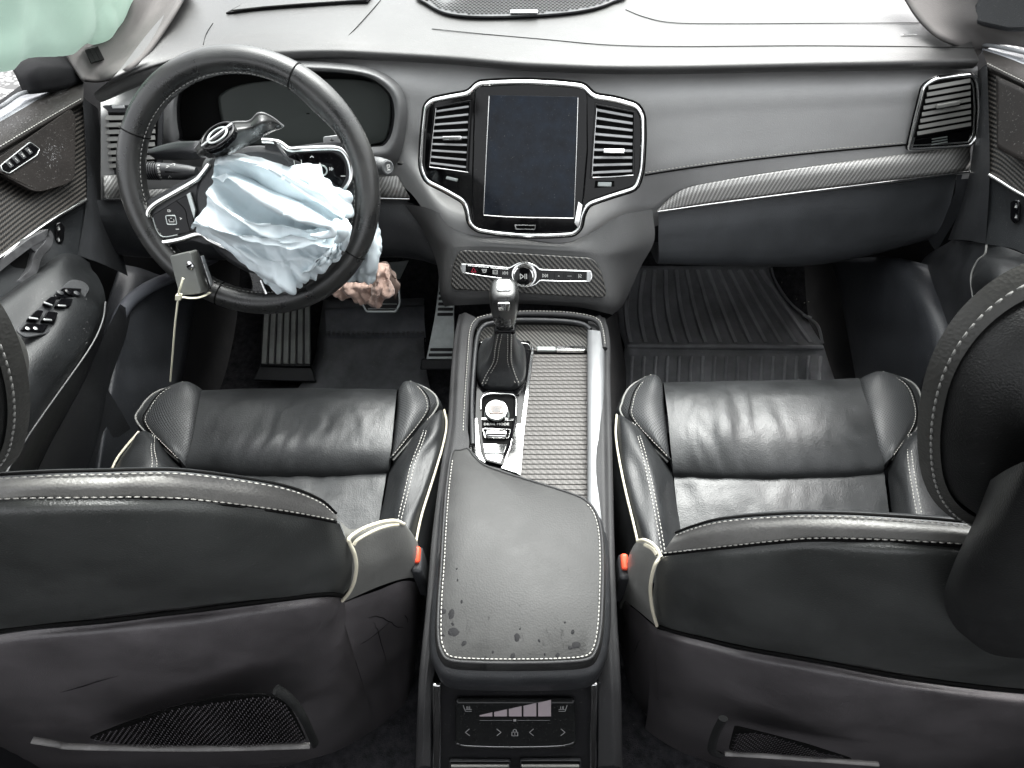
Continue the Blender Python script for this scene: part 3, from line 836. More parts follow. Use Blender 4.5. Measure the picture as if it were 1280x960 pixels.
vent(ip, CEN, lv, 9, 4, MT['slat_gloss'], rim='piano', tabw=(.30, .86), sub=True, hf=.36)
vent(ip, CEN, rv, 9, 5, MT['slat_gloss'], rim='piano', tabw=(.24, .80), sub=True, hf=.36)
tube('vent_line', CEN.many([(537, 209), (560, 212), (585, 215.5)], .011), .0013, MT['chrome'], ip, n=3)
tube('vent_line', CEN.many([(741, 222), (765, 221), (792, 219)], .011), .0013, MT['chrome'], ip, n=3)
tube('vent_line', CEN.many([(545, 134), (541, 170), (537, 208)], .010), .0007, MT['chrome'], ip, n=3)
tube('vent_line', CEN.many([(746, 135), (743, 175), (740, 220)], .010), .0007, MT['chrome'], ip, n=3)
for pts in ([(556, 218), (576, 223), (574, 229), (554, 224)], [(744, 226), (768, 226.5), (768, 233), (743, 235)]):
    ts_ = slab('thumbwheel_slot', CEN.many(pts, .003), .002, MT['gap'], ip, CEN.n, bev=.0004)
    c = sum(CEN.many(pts, .006), V()) / 4; x = (CEN(*pts[1]) - CEN(*pts[0])) / 2; y = (CEN(*pts[0]) - CEN(*pts[3])) / 2
    box('thumbwheel', c, x * .72, y * .62, CEN.n * .003, MT['steel'], ts_, bev=.0012)

# ------------------------------------------------------------------ media and climate strip
HV = slope(.945, .578, .905, .492); HV = Plane(HV(655, 345), yawm @ HV.n)
hv = thing('media_control_panel', HV(655, 345), 'narrow button strip with chrome play knob on a carbon panel below the screen', 'control panel')
HO = rounded(HV.many([(575, 312), (620, 314), (680, 318), (742, 322), (752, 340), (759, 372), (700, 369), (630, 365), (563, 361), (567, 330)]), .012, 3)
slab('carbon_panel', HO, .004, MT['carbon_hvac'], hv, HV.n, bev=.002)
RG = [(577, 330), (600, 331), (640, 334.5)]
strip_o = [(576, 329), (600, 330.5), (637, 334), (641, 331.5), (648, 328), (656, 327), (664, 328.5), (671, 332), (675, 336), (700, 336.8), (739, 338), (741, 345), (738, 352), (700, 352), (675, 351), (671, 355), (664, 358), (656, 359), (648, 357.5), (641, 354), (637, 350), (600, 345), (577, 341), (575.5, 335)]
so = rounded(HV.many(strip_o, .004), .003, 2)
ring('chrome_ring', so, .0024, .003, MT['chrome'], hv, HV.n, bev=.0007)
slab('button_strip', inset(so, .002, HV.n), .0015, MT['piano'], hv, HV.n, bev=0)
for a in ([(577, 330), (582, 330.4), (582.5, 340.6), (577, 340)], [(733.5, 338.6), (739, 338.8), (738.5, 351.4), (733, 351.4)]):
    slab('end_cap', HV.many(a, .0055), .002, MT['silver'], hv, HV.n, bev=.0008)
BT = [(592, 337.3), (605.5, 338.2), (619, 339.8), (632, 341)], [(681, 344), (698.5, 344.6), (712, 344.8), (725, 344.8)]
BTN = {}
for side in BT:
    for (u, v) in side:
        o, x, y = frame_on(HV, u, v, .0056)
        BTN[(u, v)] = box('button', o, x * .0083, y * .0066, HV.n * .0009, MT['piano'], hv, bev=.0006)
tube('edge_line', HV.many([(585, 332.2), (611, 334.4)], .0075), .0006, MT['chrome'], hv, n=2)
tube('edge_line', HV.many([(613, 334.8), (635, 336.8)], .0075), .0006, MT['chrome'], hv, n=2)
def icon(u, v, lines, wd=.0011, m='print', sc=.0042):
    o, x, y = frame_on(HV, u, v, .0068); strokes('icon', lines, (o, x, y, sc), wd, MT[m], BTN[min(BTN, key=lambda q: abs(q[0] - u))])
icon(592, 337.6, [[(-1, -.8), (1, -.8), (0, 1), (-1, -.8)]], m='red_print')
icon(605.5, 338.4, [[(-1, .6), (1, .6), (.5, -.7), (-.5, -.7), (-1, .6)], [(-.5, 0), (.5, 0)]])
icon(619, 340, [[(-.9, .8), (.9, .8), (.9, -.8), (-.9, -.8), (-.9, .8)], [(-.9, 0), (.9, 0)]])
icon(632, 341.2, [[(-1.2, -.6), (-1.2, .6)], [(-.2, .7), (-1, 0), (-.2, -.7), (-.2, .7)], [(.9, .7), (.1, 0), (.9, -.7), (.9, .7)]], .0008)
icon(681, 344.4, [[(1.2, -.6), (1.2, .6)], [(.2, .7), (1, 0), (.2, -.7), (.2, .7)], [(-.9, .7), (-.1, 0), (-.9, -.7), (-.9, .7)]], .0008)
icon(698.5, 345, [[(-.15, 0), (.15, 0)]], .0012)
icon(712, 345, [[(-.8, 0), (.8, 0)]], .0009, 'print_dim')
icon(725, 345, [[(-.5, .8), (-.5, -.8)], [(-.5, .2), (.5, -.6)], [(.2, .7), (.6, .2)]], .0009)
o, x, y = frame_on(HV, 655.5, 343, .004)
lathe('volume_knob', [(.0225, 0), (.0235, .002), (.0225, .0045)], o, HV.n, MT['chrome'], hv, 40)
lathe('volume_knob', [(.0195, .003), (.0198, .012), (.0188, .0155), (.0168, .0163)], o, HV.n, MT['bright_chrome'], hv, 40)
lathe('knob_face', [(.0163, .0158), (.0160, .0166), (.004, .0170)], o, HV.n, MT['piano'], hv, 40)
strokes('icon', [[(-1.3, 1), (.0, 0), (-1.3, -1), (-1.3, 1)], [(.55, .9), (.55, -.9)], [(1.2, .9), (1.2, -.9)]], (o + HV.n * .0171, x, y, .0046), .0012, MT['print'], hv)

# ------------------------------------------------------------------ vents at the ends of the dash
PVp = Plane(on_face(1180, 140, .004), CEN.n)
PV = Plane(ony(1180, 140, face_y(1180, 140) - .012), V((-.10, -1, .22)))
pv = thing('air_vent', PV(1180, 140), 'chrome edged air vent with grey slats at the passenger end of the dash', 'air vent', 'air vents at the ends of the dash')
vo = rounded(PV.many([(1130, 188), (1140, 145), (1150, 105), (1166, 95), (1190, 91.5), (1216, 89.5), (1222, 100), (1224, 130), (1222, 168), (1211, 183), (1170, 186)]), .008, 3)
slab('vent_body', vo, .004, MT['piano'], pv, PV.n, bev=.002)
ring('chrome_frame', inset(vo, .0015, PV.n), .005, .009, MT['bright_chrome'], pv, PV.n, bev=.002)
tube('chrome_edge', inset([q + PV.n * .0085 for q in vo], .0035, PV.n), .0028, MT['bright_chrome'], pv, closed=True, n=1, smooth_pts=False)
ring('chrome_frame', inset(vo, .008, PV.n), .0025, .007, MT['chrome'], pv, PV.n, bev=.001)
vent(pv, PV, [(1160, 105), (1211, 96), (1212, 158), (1144, 170)], 8, 3, MT['slat'], tilt=-22, off=.006, tabmat='slat', tabw=(.24, .74))
slab('trim_plate', PV.many([(1136, 176), (1212, 162), (1210, 176), (1135, 186)], .004), .002, MT['piano'], pv, PV.n, bev=.0006)
for k in range(3):
    c = [PV(1165, 174 + k * 3.4, .008), PV(1184, 171 + k * 3.2, .008)]
    tube('thumbwheel_rib', c, .0012, MT['steel'], pv, n=2)
DV = Plane(ony(150, 175, face_y(150, 175) - .006), V((.15, -1, .22)))
dv = thing('air_vent', DV(150, 175), 'dark air vent with wide slats, partly behind the left of the steering wheel rim', 'air vent', 'air vents at the ends of the dash')
do = rounded(DV.many([(128, 131), (160, 131), (205, 134), (204, 205), (192, 213), (134, 218), (129, 170)]), .006, 3)
slab('vent_body', do, .004, MT['dark_trim'], dv, DV.n, bev=.002)
vent(dv, DV, [(131, 142), (196, 142), (194, 207), (134, 211)], 8, 1, MT['slat'], tilt=-22, off=.004, tabmat='slat', tabw=(.3, .5))
tube('vent_line', DV.many([(129, 140), (128, 170), (134, 212)], .006), .0009, MT['chrome'], dv, n=4)
box('vent_tab', DV(148, 133.5, .008), V((.010, 0, 0)), V((0, .0005, .0022)), DV.n * .002, MT['silver'], dv, bev=.0008)

# ------------------------------------------------------------------ centre console
ct = thing('centre_console', (0, .65, .2), 'leather wrapped centre console with stitched armrest lid between the front seats', 'console')
ZC = .470
CZ = level(ZC)
# stack flank between screen and console
stk_l = [(520, 236), (556, 300), (562, 362), (572, 396)]
rowsS = []
for (l, r, ys, h) in [((528, 246), (800, 250), 0, 0), ((552, 296), (775, 300), 0, 0), ((563, 312), (757, 318), 0, 0), ((562, 362), (764, 372), 0, 0)]:
    pass
def S(u, v, dy=0): 
    if v < 300: return CEN(u, v, -.012 - dy)
    return HV(u, v, -.004 - dy)
patch('stack_cover', [
    [S(505, 255, .05), S(540, 262, .008), S(600, 292), S(660, 297), S(722, 298), S(775, 270, .008), S(815, 262, .05)],
    [S(530, 290, .05), S(556, 302, .008), S(610, 306), S(660, 309), S(722, 312), S(772, 310, .01), S(818, 300, .06)],
    [HV(546, 330, -.06), HV(562, 316, -.008), HV(612, 316, -.004), HV(660, 319, -.004), HV(722, 323, -.004), HV(760, 330, -.01), HV(800, 335, -.07)],
    [HV(550, 366, -.07), HV(560, 364, -.01), HV(612, 366, -.004), HV(660, 369, -.004), HV(722, 372, -.004), HV(764, 376, -.012), HV(780, 380, -.09)],
    [onz(556, 384, ZC - .06), onz(566, 382, ZC - .005), onz(612, 380, ZC), onz(660, 380, ZC), onz(722, 384, ZC), onz(760, 392, ZC - .005), onz(765, 394, ZC - .08)]],
    MT['stack'], ct, nu=5, nv=5)
# left and right console walls with the padded rim
def wall(nm, pts_top, pts_in, side):
    a = [onz(u, v, z) for u, v, z in pts_in]                 # inner lower lip
    t = [onz(u, v, z) for u, v, z in pts_top]
    low = [p + V((side * .012, 0, -.05)) for p in t]; low2 = [V((p.x + side * .012, p.y, .05)) for p in t]
    mid = [lerp(p, q, .5) + V((0, 0, .004)) for p, q in zip(a, t)]
    return patch(nm, [a, mid, t, low, low2], MT['console'], ct, nu=5, nv=4)
Lout = [(578, 392, .462), (573, 420, .468), (569, 470, .474), (566, 530, .480), (559, 574, .486), (548, 660, .482), (540, 760, .474), (531, 850, .44), (526, 958, .33)]
Lin = [(600, 400, .468), (590, 420, .474), (586, 470, .478), (584, 530, .484), (586, 562, .488), (570, 660, .482), (566, 760, .470), (541, 850, .43), (538, 958, .32)]
wall('side_wall', Lout, Lin, -1)
Rout = [(752, 396, .462), (757, 420, .468), (757, 470, .474), (758, 530, .480), (759, 590, .482), (760, 660, .480), (763, 760, .472), (768, 850, .44), (771, 958, .33)]
Rin = [(735, 400, .468), (736, 420, .472), (737, 470, .476), (738, 530, .480), (738, 590, .482), (740, 660, .478), (742, 760, .468), (748, 850, .43), (748, 958, .32)]
wall('side_wall', Rout, Rin, 1)
# silver edge on the passenger side of the roller cover
patch('edge_trim', [[onz(734, v, .474) for v in (412, 500, 600, 640)], [onz(736, v, .484) for v in (412, 500, 600, 640)], [onz(753, v, .484) for v in (414, 500, 600, 650)], [onz(756, v, .474) for v in (414, 500, 600, 650)]], MT['silver_dark'] if 'silver_dark' in MT else MT['leather_trim'], ct, nu=3, nv=3)
# stitched rim round the tray
RIM = [(585, 566), (581, 552), (583, 500), (587, 440), (589, 418), (594, 405), (604, 398), (645, 392.5), (700, 393), (732, 397), (746, 402), (752, 412), (756, 436)]
rim = [onz(u, v, .482) for u, v in RIM]
tube('tray_rim', rim, .0048, MT['console'], ct, n=6)
stitch('rim_stitching', [p + V((-.0025 if i < 6 else .0012, .003, .0042)) for i, p in enumerate(rim)], MT['thread'], ct, gap=.0062, ln=.0042, r=.0008)
rim2 = [onz(u, v, .478) for u, v in [(591, 556), (590, 500), (594, 440), (597, 420), (603, 409), (613, 404), (646, 400), (700, 401), (728, 405), (738, 412)]]
tube('tray_rim', rim2, .0042, MT['dark_trim'], ct, n=6)
# carbon tray floor
CF = level(.455)
slab('carbon_tray', CF.many([(596, 412), (640, 408), (700, 408), (736, 412), (737, 440), (664, 440), (662, 428), (594, 428)]), .004, MT['carbon_floor'], ct, V((0, 0, 1)), bev=.0008)
slab('tray_base', CF.many([(575, 400), (755, 400), (757, 640), (560, 640)], -.012), .004, MT['gap'], ct, V((0, 0, 1)), bev=0)
# shift plate
SP = level(.458)
slab('shift_plate', rounded(SP.many([(595, 428), (661, 429), (664, 450), (644, 592), (625, 600), (588, 578), (588, 520)]), .004, 2), .004, MT['piano'], ct, V((0, 0, 1)), bev=.001)
tube('plate_line', SP.many([(596, 428), (630, 428.5), (655, 429), (662, 432), (664, 440)], .005), .0009, MT['chrome'], ct, n=4)
slab('bright_strip', SP.many([(664.5, 433), (668, 436), (656, 540), (651, 597), (643, 592), (651, 530)], .004), .005, MT['bright_chrome'], ct, V((0, 0, 1)), bev=.0012)
slab('bright_plate', SP.many([(590, 524), (597, 524), (601, 566), (607, 580), (588, 568)], .004), .003, MT['bright_chrome'], ct, V((0, 0, 1)), bev=.0006)
slab('bright_plate', SP.many([(646, 531), (651, 531), (644, 592), (626, 586), (630, 580)], .004), .003, MT['bright_chrome'], ct, V((0, 0, 1)), bev=.0006)
# engine start knob island
isl = rounded(SP.many([(604, 494), (612, 491), (640, 492), (646, 498), (645, 526), (638, 560), (628, 584), (606, 578), (600, 550), (600, 505)], .004), .004, 3)
ring('island_frame', isl, .0034, .006, MT['piano'], ct, V((0, 0, 1)), bev=.0012)
tube('island_line', SP.many([(601, 512), (602, 498), (610, 492.5), (625, 492), (640, 493), (645, 499), (645, 520)], .011), .0013, MT['bright_chrome'], ct, n=5)
slab('island_floor', inset(isl, .003, V((0, 0, 1))), .002, MT['gap'], ct, V((0, 0, 1)), bev=0)
o = SP(621, 519, .006)
ax = V((0, -.22, 1)).normalized()
lathe('start_knob', [(.021, 0), (.0205, .003), (.0175, .006), (.0172, .016), (.0165, .019), (.012, .0198)], o, ax, MT['steel'], ct, 32)
tube('knob_ring', [o + ax * .0185 + V((1, 0, 0)) * math.cos(6.283 * k / 28) * .0168 + ax.cross(V((1, 0, 0))).normalized() * math.sin(6.283 * k / 28) * .0168 for k in range(28)], .0013, MT['bright_chrome'], ct, closed=True, n=1, smooth_pts=False)
lathe('start_knob', [(.0182, .0045), (.0184, .0065), (.0180, .012), (.0174, .0125)], o, ax, MT['piano'], ct, 32)
kx = V((1, 0, 0)); ky = ax.cross(kx).normalized()
kt = [o + ax * .0188 + kx * a * .0118 + ky * b * .0112 for a, b in ((-1, -.8), (1, -.8), (.95, .9), (-.95, .9))]
slab('knob_cap', rounded(kt, .005, 3), .003, MT['cap'], ct, ax, bev=.001)
for k in range(-4, 5):
    for j in (-1, 0, 1): pass
strokes('knob_pattern', [[(i / 5 - .8, -.7), (i / 5 - .1, .7)] for i in range(1, 8)] + [[(.8 - i / 5, -.7), (.1 - i / 5, .7)] for i in range(1, 8)], (o + ax * .0222, kx, ky, .0085), .0006, MT['print_dim'], ct)
strokes('knob_marks', [[(-.5, -1), (-.5, 1)], [(0, -1), (0, 1)], [(.12, -1), (.12, 1)], [(.5, -1), (.9, 1)], [(1.4, -1), (1.4, 1)], [(1.7, 1), (1.7, -1), (2.2, 1), (2.2, -1)]],
        (SP(619, 520, .004) + V((0, -.0145, .014)), V((1, 0, 0)), V((0, -.1, 1)).normalized(), .0030), .0009, MT['print'], ct)
lettering('mode_lettering', 'DRIVE MODE', SP(620.5, 530.5, .0088), V((1, 0, 0)), V((0, 1, 0)), .0070, MT['print'], ct)
slab('mode_plate', SP.many([(604, 526), (640, 527), (638, 535), (605, 534)], .005), .0028, MT['gap'], ct, V((0, 0, 1)), bev=.0004)
slab('bright_plate', SP.many([(601, 523.5), (643, 524.5), (643, 527), (601, 526)], .006), .003, MT['bright_chrome'], ct, V((0, 0, 1)), bev=.0004)
rl = rounded(SP.many([(603, 537), (639, 538), (636, 550), (606, 549.5)], .006), .004, 3)
ring('roller_frame', rl, .0014, .004, MT['chrome'], ct, V((0, 0, 1)), bev=.0005)
a, b = SP(607.5, 543, .010), SP(633, 543.5, .010)
vs, fs = tube_mesh([lerp(a, b, t) for t in (0, .1, .25, .4, .5, .6, .75, .9, 1)], [.0072, .0085, .0079, .0087, .0079, .0087, .0079, .0085, .0072], seg=18)
mk('mode_roller', vs, fs, MT['bright_chrome'], ct, sharp=50)
slab('bright_plate', SP.many([(602, 556), (634, 556.5), (630, 568), (604, 567.5)], .005), .003, MT['bright_chrome'], ct, V((0, 0, 1)), bev=.0006)
slab('bright_plate', SP.many([(604, 569), (630, 569.5), (625, 581), (608, 577)], .005), .003, MT['bright_chrome'], ct, V((0, 0, 1)), bev=.0006)
# roller cover: one ribbed slat after the other
RL = level(.462)
rollL = lambda v: 666 - (v - 440) * (16 / 155)
v = 446.0
slab('roller_bed', RL.many([(667, 440), (734, 440), (737, 640), (650, 600)], -.004), .002, MT['gap'], ct, V((0, 0, 1)), bev=0)
y0, y1 = RL(700, 444).y, RL(700, 634).y
nsl = 34; pitch = (y0 - y1) / nsl
for k in range(nsl):
    yy = y0 - (k + .5) * pitch
    # left end follows the bright strip, right end the edge trim
    p = RL(700, 444 + (634 - 444) * (k + .5) / nsl)
    vv = 444
    lo, hi = 400, 700
    for _ in range(30):
        vm = (lo + hi) / 2
        if RL(700, vm).y > yy: lo = vm
        else: hi = vm
    xl = RL(rollL(lo), lo).x; xr = RL(734.5, lo).x
    L = (xr - xl) / 2; cx = (xl + xr) / 2; h = pitch * .47; cs = [(-h, -.0008), (-h * .8, .0004), (-h * .2, .0008), (h * .4, .0008), (h * .88, .0004), (h, -.0008)]
    vs = [V((cx + s * L, yy + a, .4645 + b)) for s in (-1, 1) for a, b in cs]
    n_ = len(cs); fs = [[i, n_ + i, n_ + i + 1, i + 1] for i in range(n_ - 1)] + [list(range(n_)), [n_ + i for i in range(n_)][::-1]]
    mk('slat', vs, [f[::-1] for f in fs], MT['carbon_slat'], ct, [(q.x, q.y) for q in vs], sharp=40)
a, b = RL(671, 436.5, .008), RL(731, 437, .008)
box('roller_handle', lerp(a, b, .70), (b - a) * .30, V((0, .0058, 0)), V((0, 0, .004)), MT['bright_chrome'], ct, bev=.002, seg=3)
box('roller_handle', lerp(a, b, .20), (b - a) * .19, V((0, .0046, 0)), V((0, 0, .0025)), MT['steel'], ct, bev=.001)

# shift lever with leather boot
sl = thing('gear_lever', SP(630, 470, .004), 'upright gear lever with silver topped leather knob and stitched boot', 'gear lever')
kb = ony(630.5, 383, SP(630, 462).y - .03)                    # knob middle
ku = (V((0, -.10, 1))).normalized()
kxv = V((1, 0, 0)); kyv = ku.cross(kxv).normalized()
def sect(c, wx, wy, n=20, p=3.0):
    out = []
    for k in range(n):
        q = 2 * math.pi * k / n; cx, sy = math.cos(q), math.sin(q)
        e = 2 / p
        out.append(c + kxv * (math.copysign(abs(cx) ** e, cx) * wx) + kyv * (math.copysign(abs(sy) ** e, sy) * wy))
    return out
prof = [(-.040, .012, .012), (-.030, .0165, .016), (-.010, .0195, .021), (.010, .0215, .025), (.024, .0220, .026), (.034, .0205, .024), (.040, .016, .019), (.042, .004, .005)]
net = [sect(kb + ku * h, a, b) for h, a, b in prof]
g = patch('knob', net, MT['wheel_leather'], sl, nu=1, nv=3, wrap=True)
capc = kb + ku * .0405 + kyv * -.004
tp = [kb + ku * h + kxv * a + kyv * b for h, a, b in ((.0405, -.0105, .013), (.0405, .0105, .013), (.0405, .0105, -.010), (.0405, -.0105, -.010))]
slab('knob_cap', rounded(tp, .004, 3), .003, MT['silver'], sl, ku, bev=.001)
fp = [kb + kyv * -.0245 + ku * h + kxv * a for h, a in ((.034, -.0095), (.034, .0095), (.018, .008), (.018, -.008))]
slab('shift_pattern_plate', rounded([p + ku * 0 for p in fp], .003, 3), .003, MT['bright_chrome'], sl, -kyv, bev=.001)
strokes('shift_pattern', [[(-.5, -1), (-.5, 1)], [(.0, -1), (.0, 1)], [(.0, 0), (.5, 0)], [(.5, 1), (.5, -1)]], (kb + kyv * -.0277 + ku * .026, kxv, ku, .005), .001, MT['print_dim'], sl)
stem_b = SP(629, 455, .02)
stem = [kb + ku * -.036, lerp(kb + ku * -.036, stem_b, .5), stem_b]
tube('stem', stem, [.0115] * 13 if False else .0135, MT['leather'], sl, n=4, seg=16)
box('stem_collar', kb + ku * -.044, kxv * .0165, kyv * .015, ku * .005, MT['piano'], sl, bev=.003)
# boot: gathered leather, folds running from the frame to the stem
bb = SP(628, 467, .004)
ring_n = 32
def bring(cx, cy, wx, wy, z, fold):
    out = []
    for k in range(ring_n):
        q = 2 * math.pi * k / ring_n; cxx, sy = math.cos(q), math.sin(q); e = .62
        f = 1 + fold * (math.sin(3 * q + .6) * .5 + math.sin(5 * q + 2) * .5 + math.sin(9 * q) * .25)
        out.append(V((cx + math.copysign(abs(cxx) ** e, cxx) * wx * f, cy + math.copysign(abs(sy) ** e, sy) * wy * f, z)))
    return out
B0 = SP(627, 460, .004)
Bw = (SP(658, 465).x - SP(597, 465).x) / 2; Bd = (SP(627, 432).y - SP(627, 489).y) / 2
bc = SP(627, 461, 0)
topc = kb + ku * -.046
net = [bring(bc.x, bc.y, Bw, Bd, .463, 0), bring(bc.x, bc.y, Bw * 1.0, Bd * .99, .474, .015), bring(lerp(bc, topc, .1).x, bc.y, Bw * .88, Bd * .88, .490, .05),
       bring(lerp(bc, topc, .3).x, lerp(bc, topc, .3).y, Bw * .64, Bd * .62, .506, .10), bring(lerp(bc, topc, .6).x, lerp(bc, topc, .6).y, Bw * .46, Bd * .40, lerp(.506, topc.z, .4), .12),
       bring(topc.x, topc.y, .0165, .016, topc.z + .002, .02)]
patch('boot', net, MT['leather_used'], sl, nu=2, nv=5, wrap=True)
for kx_ in (-1, 1):
    pts = [topc + V((kx_ * .0075, -.017, 0)), lerp(topc, bc, .35) + V((kx_ * .010, -.024, .01)), lerp(topc, bc, .62) + V((kx_ * .012, -.031, .012)), V((bc.x + kx_ * .022, bc.y - Bd * .80, .488)), V((bc.x + kx_ * .030, bc.y - Bd * .99, .474))]
    tube('boot_seam', [p + V((0, 0, 0)) for p in pts], .0018, MT['leather'], sl, n=6)
    stitch('boot_stitching', [p + V((kx_ * .003, -.0015, .001)) for p in pts], MT['thread'], sl, gap=.0052, ln=.0036, r=.0006)
    stitch('boot_stitching', [p + V((-kx_ * .003, -.0015, .001)) for p in pts], MT['thread'], sl, gap=.0052, ln=.0036, r=.0006)

# armrest lid
AZ = .500
LID = [(563, 566), (575, 561), (586, 559), (595, 570), (607, 580), (628, 588), (650, 595), (686, 606), (722, 618), (738, 628), (748, 642), (754, 665), (756, 700), (755.5, 750), (753, 790), (747, 815), (735, 827), (700, 830.5), (650, 831.5), (600, 831), (562, 828), (550, 817), (545, 795), (546, 750), (549, 710), (552, 660), (556, 610)]
def az(v): return AZ + .006 * math.sin(max(0, min(1, (v - 560) / 270)) * math.pi)
lid = [onz(u, v, AZ) for u, v in spline([V((a, b, 0)) for a, b in LID], 4, True) for u, v in [(u, v)]] if False else [onz(p.x, p.y, AZ) for p in spline([V((a, b, 0)) for a, b in LID], 4, True)]
lc = sum(lid, V()) / len(lid)
def lid_ring(ins, z): return [V((p.x, p.y, z)) for p in inset(lid, ins, V((0, 0, 1)))]
rings = [lid_ring(.004, AZ - .030), lid_ring(-.001, AZ - .022), lid_ring(-.002, AZ - .012), lid_ring(-.0005, AZ - .004), lid_ring(.003, AZ + .0004), lid_ring(.006, AZ + .0016)]
vs = [p for r in rings for p in r]; n_ = len(lid)
fs = [f[::-1] for f in grid_faces(len(rings), n_, True)]; b0 = (len(rings) - 1) * n_
fs += [[b0 + i for i in range(n_)][::-1]]
if newell(lid).z > 0: fs = [f[::-1] for f in fs]
mk('armrest_lid', vs, fs, MT['armrest'], ct, [(p.x, p.y) for p in vs], sharp=70)
st = inset(lid, .0062, V((0, 0, 1)))
st = [V((p.x, p.y, AZ + .0016)) for p in st]
i0 = max(range(n_), key=lambda i: (LID and st[i].x + st[i].y * 2) if False else st[i].y - st[i].x * .5)
k1 = 13 * 4 - 14
stitch('lid_stitching', [st[i % n_] for i in range(9 * 4, 27 * 4)], MT['thread'], ct, gap=.0052, ln=.0036, r=.0008, raw=True)
tube('lid_welt', [V((p.x, p.y, AZ + .0004)) for p in inset(lid, .0025, V((0, 0, 1)))], .0018, MT['console'], ct, closed=True, n=1, smooth_pts=False)
lb = inset(lid, -.007, V((0, 0, 1)))
low = [[V((p.x, p.y, AZ - .012)) for p in inset(lid, .004, V((0, 0, 1)))], [V((p.x, p.y, AZ - .016)) for p in inset(lid, -.006, V((0, 0, 1)))],
       [V((p.x, p.y, AZ - .028)) for p in inset(lid, -.011, V((0, 0, 1)))], [V((p.x, p.y - .004, AZ - .052)) for p in inset(lid, -.008, V((0, 0, 1)))], [V((p.x, p.y, AZ - .075)) for p in inset(lid, .002, V((0, 0, 1)))]]
vs = [p for r in low for p in r]; fs = grid_faces(len(low), n_, True)
if newell(lid).z < 0: fs = [f[::-1] for f in fs]
mk('lid_base', vs, fs, MT['dark_trim'], ct, sharp=60)
# wet spots on the lid
spots = []
for u, v, r in [(553, 764, .0042), (564.5, 768, .0046), (567, 790, .0056), (563, 791, .003), (550, 784, .0022), (554, 794, .0016), (580, 804, .003), (551, 776, .0018), (566, 780, .0018), (646, 797, .0042), (641, 820, .0032), (697, 819, .0026), (674, 801, .0016), (720, 807, .0044), (713, 810, .0024), (716, 790, .0022), (706, 778, .0012), (616, 815, .0014), (572, 725, .0014), (571, 711, .0012), (681, 818, .0014), (577, 752, .0018), (650, 786, .0012)]:
    c = onz(u, v, AZ + .0017)
    k = 12; ph = random.random() * 6
    rr = [r * (1 + .22 * math.sin(2 * q + ph) + .18 * random.uniform(-1, 1)) for q in [6.283 * i / k for i in range(k)]]
    P = [c + V((math.cos(6.283 * i / k) * rr[i], math.sin(6.283 * i / k) * rr[i] * 1.1, 0)) for i in range(k)]
    Q = [lerp(p, c, .35) + V((0, 0, .0003)) for p in P]
    spots.append((P + Q + [c + V((0, 0, .0004))], [[i, (i + 1) % k, k + (i + 1) % k, k + i] for i in range(k)] + [[k + i, k + (i + 1) % k, 2 * k] for i in range(k)]))
v_, f_ = join(spots)
wd = mk('water_spots', v_, f_, MT['droplet']); stuff(wd); wd['label'] = 'dark wet spots and dirt specks on the rear of the armrest lid'

# rear face: screens, vents, chrome strips
RC = slope(.262, .445, .190, .300)
rc = thing('rear_climate_panel', RC(642, 900), 'black rear climate touch panel with fan bars at the back end of the console', 'control panel')
slab('panel_body', RC.many([(551, 846), (741, 846), (742, 985), (549, 985)], -.004), .004, MT['piano_dull'] if 'piano_dull' in MT else MT['dark_trim'], rc, RC.n, bev=.001)
for a in ([(541, 851), (551.5, 852), (552, 985), (541, 985)], [(738, 851), (746.5, 850), (745, 985), (736, 985)]):
    slab('chrome_strip', RC.many(a), .006, MT['chrome'], rc, RC.n, bev=.002)
dp = rounded(RC.many([(570, 870), (718, 870), (720, 925), (715, 929), (660, 932), (600, 931), (574, 929), (569, 924)], .002), .004, 3)
tp_ = slab('touch_panel', dp, .008, MT['display_grey'], rc, RC.n, bev=.003)
tube('silver_edge', RC.many([(571, 928), (585, 931), (642, 932.5), (700, 931), (717, 927)], .008), .0024, MT['chrome'], rc, n=5)
bars = []
base = 895.5
for k in range(5):
    u0, u1 = 599.5 + k * 18.3, 615.5 + k * 18.3
    h0, h1 = (1.5 + k * 3.9), (5.2 + k * 3.9)
    bars.append(RC.many([(u0, base), (u1, base), (u1, base - h1), (u0, base - h0)], .0107))
for b_ in bars:
    f = [0, 1, 2, 3]
    mk('fan_bar', b_, [f if newell(b_).dot(RC.n) > 0 else f[::-1]], MT['bars_print'], tp_, smooth=False)
def ric(u, v, lines, sc=.007, wd=.0009, m='print_dim'):
    o, x, y = frame_on(RC, u, v, .0104); strokes('icon', lines, (o, x, y, sc), wd, MT[m], tp_)
ric(643.5, 900, [[(-6.2, 0), (-.5, 0)], [(.5, 0), (6.2, 0)]], wd=.0005)
ric(643.5, 900, [[(-.25, -.25), (.25, -.25), (.25, .25), (-.25, .25)]], wd=0)
ric(584, 915, [[(.5, 1), (-.4, 0), (.5, -1)]], .0055)
ric(624, 915, [[(-.5, 1), (.4, 0), (-.5, -1)]], .0055)
ric(664, 915, [[(.5, 1), (-.4, 0), (.5, -1)]], .0055)
ric(704, 915, [[(-.5, 1), (.4, 0), (-.5, -1)]], .0055)
ric(643.5, 915.5, [[(-.7, -1), (.7, -1), (.7, .2), (-.7, .2), (-.7, -1)], [(-.4, .2), (-.4, .8), (0, 1.1), (.4, .8), (.4, .2)], [(0, -.6), (0, -.2)]], .0052)
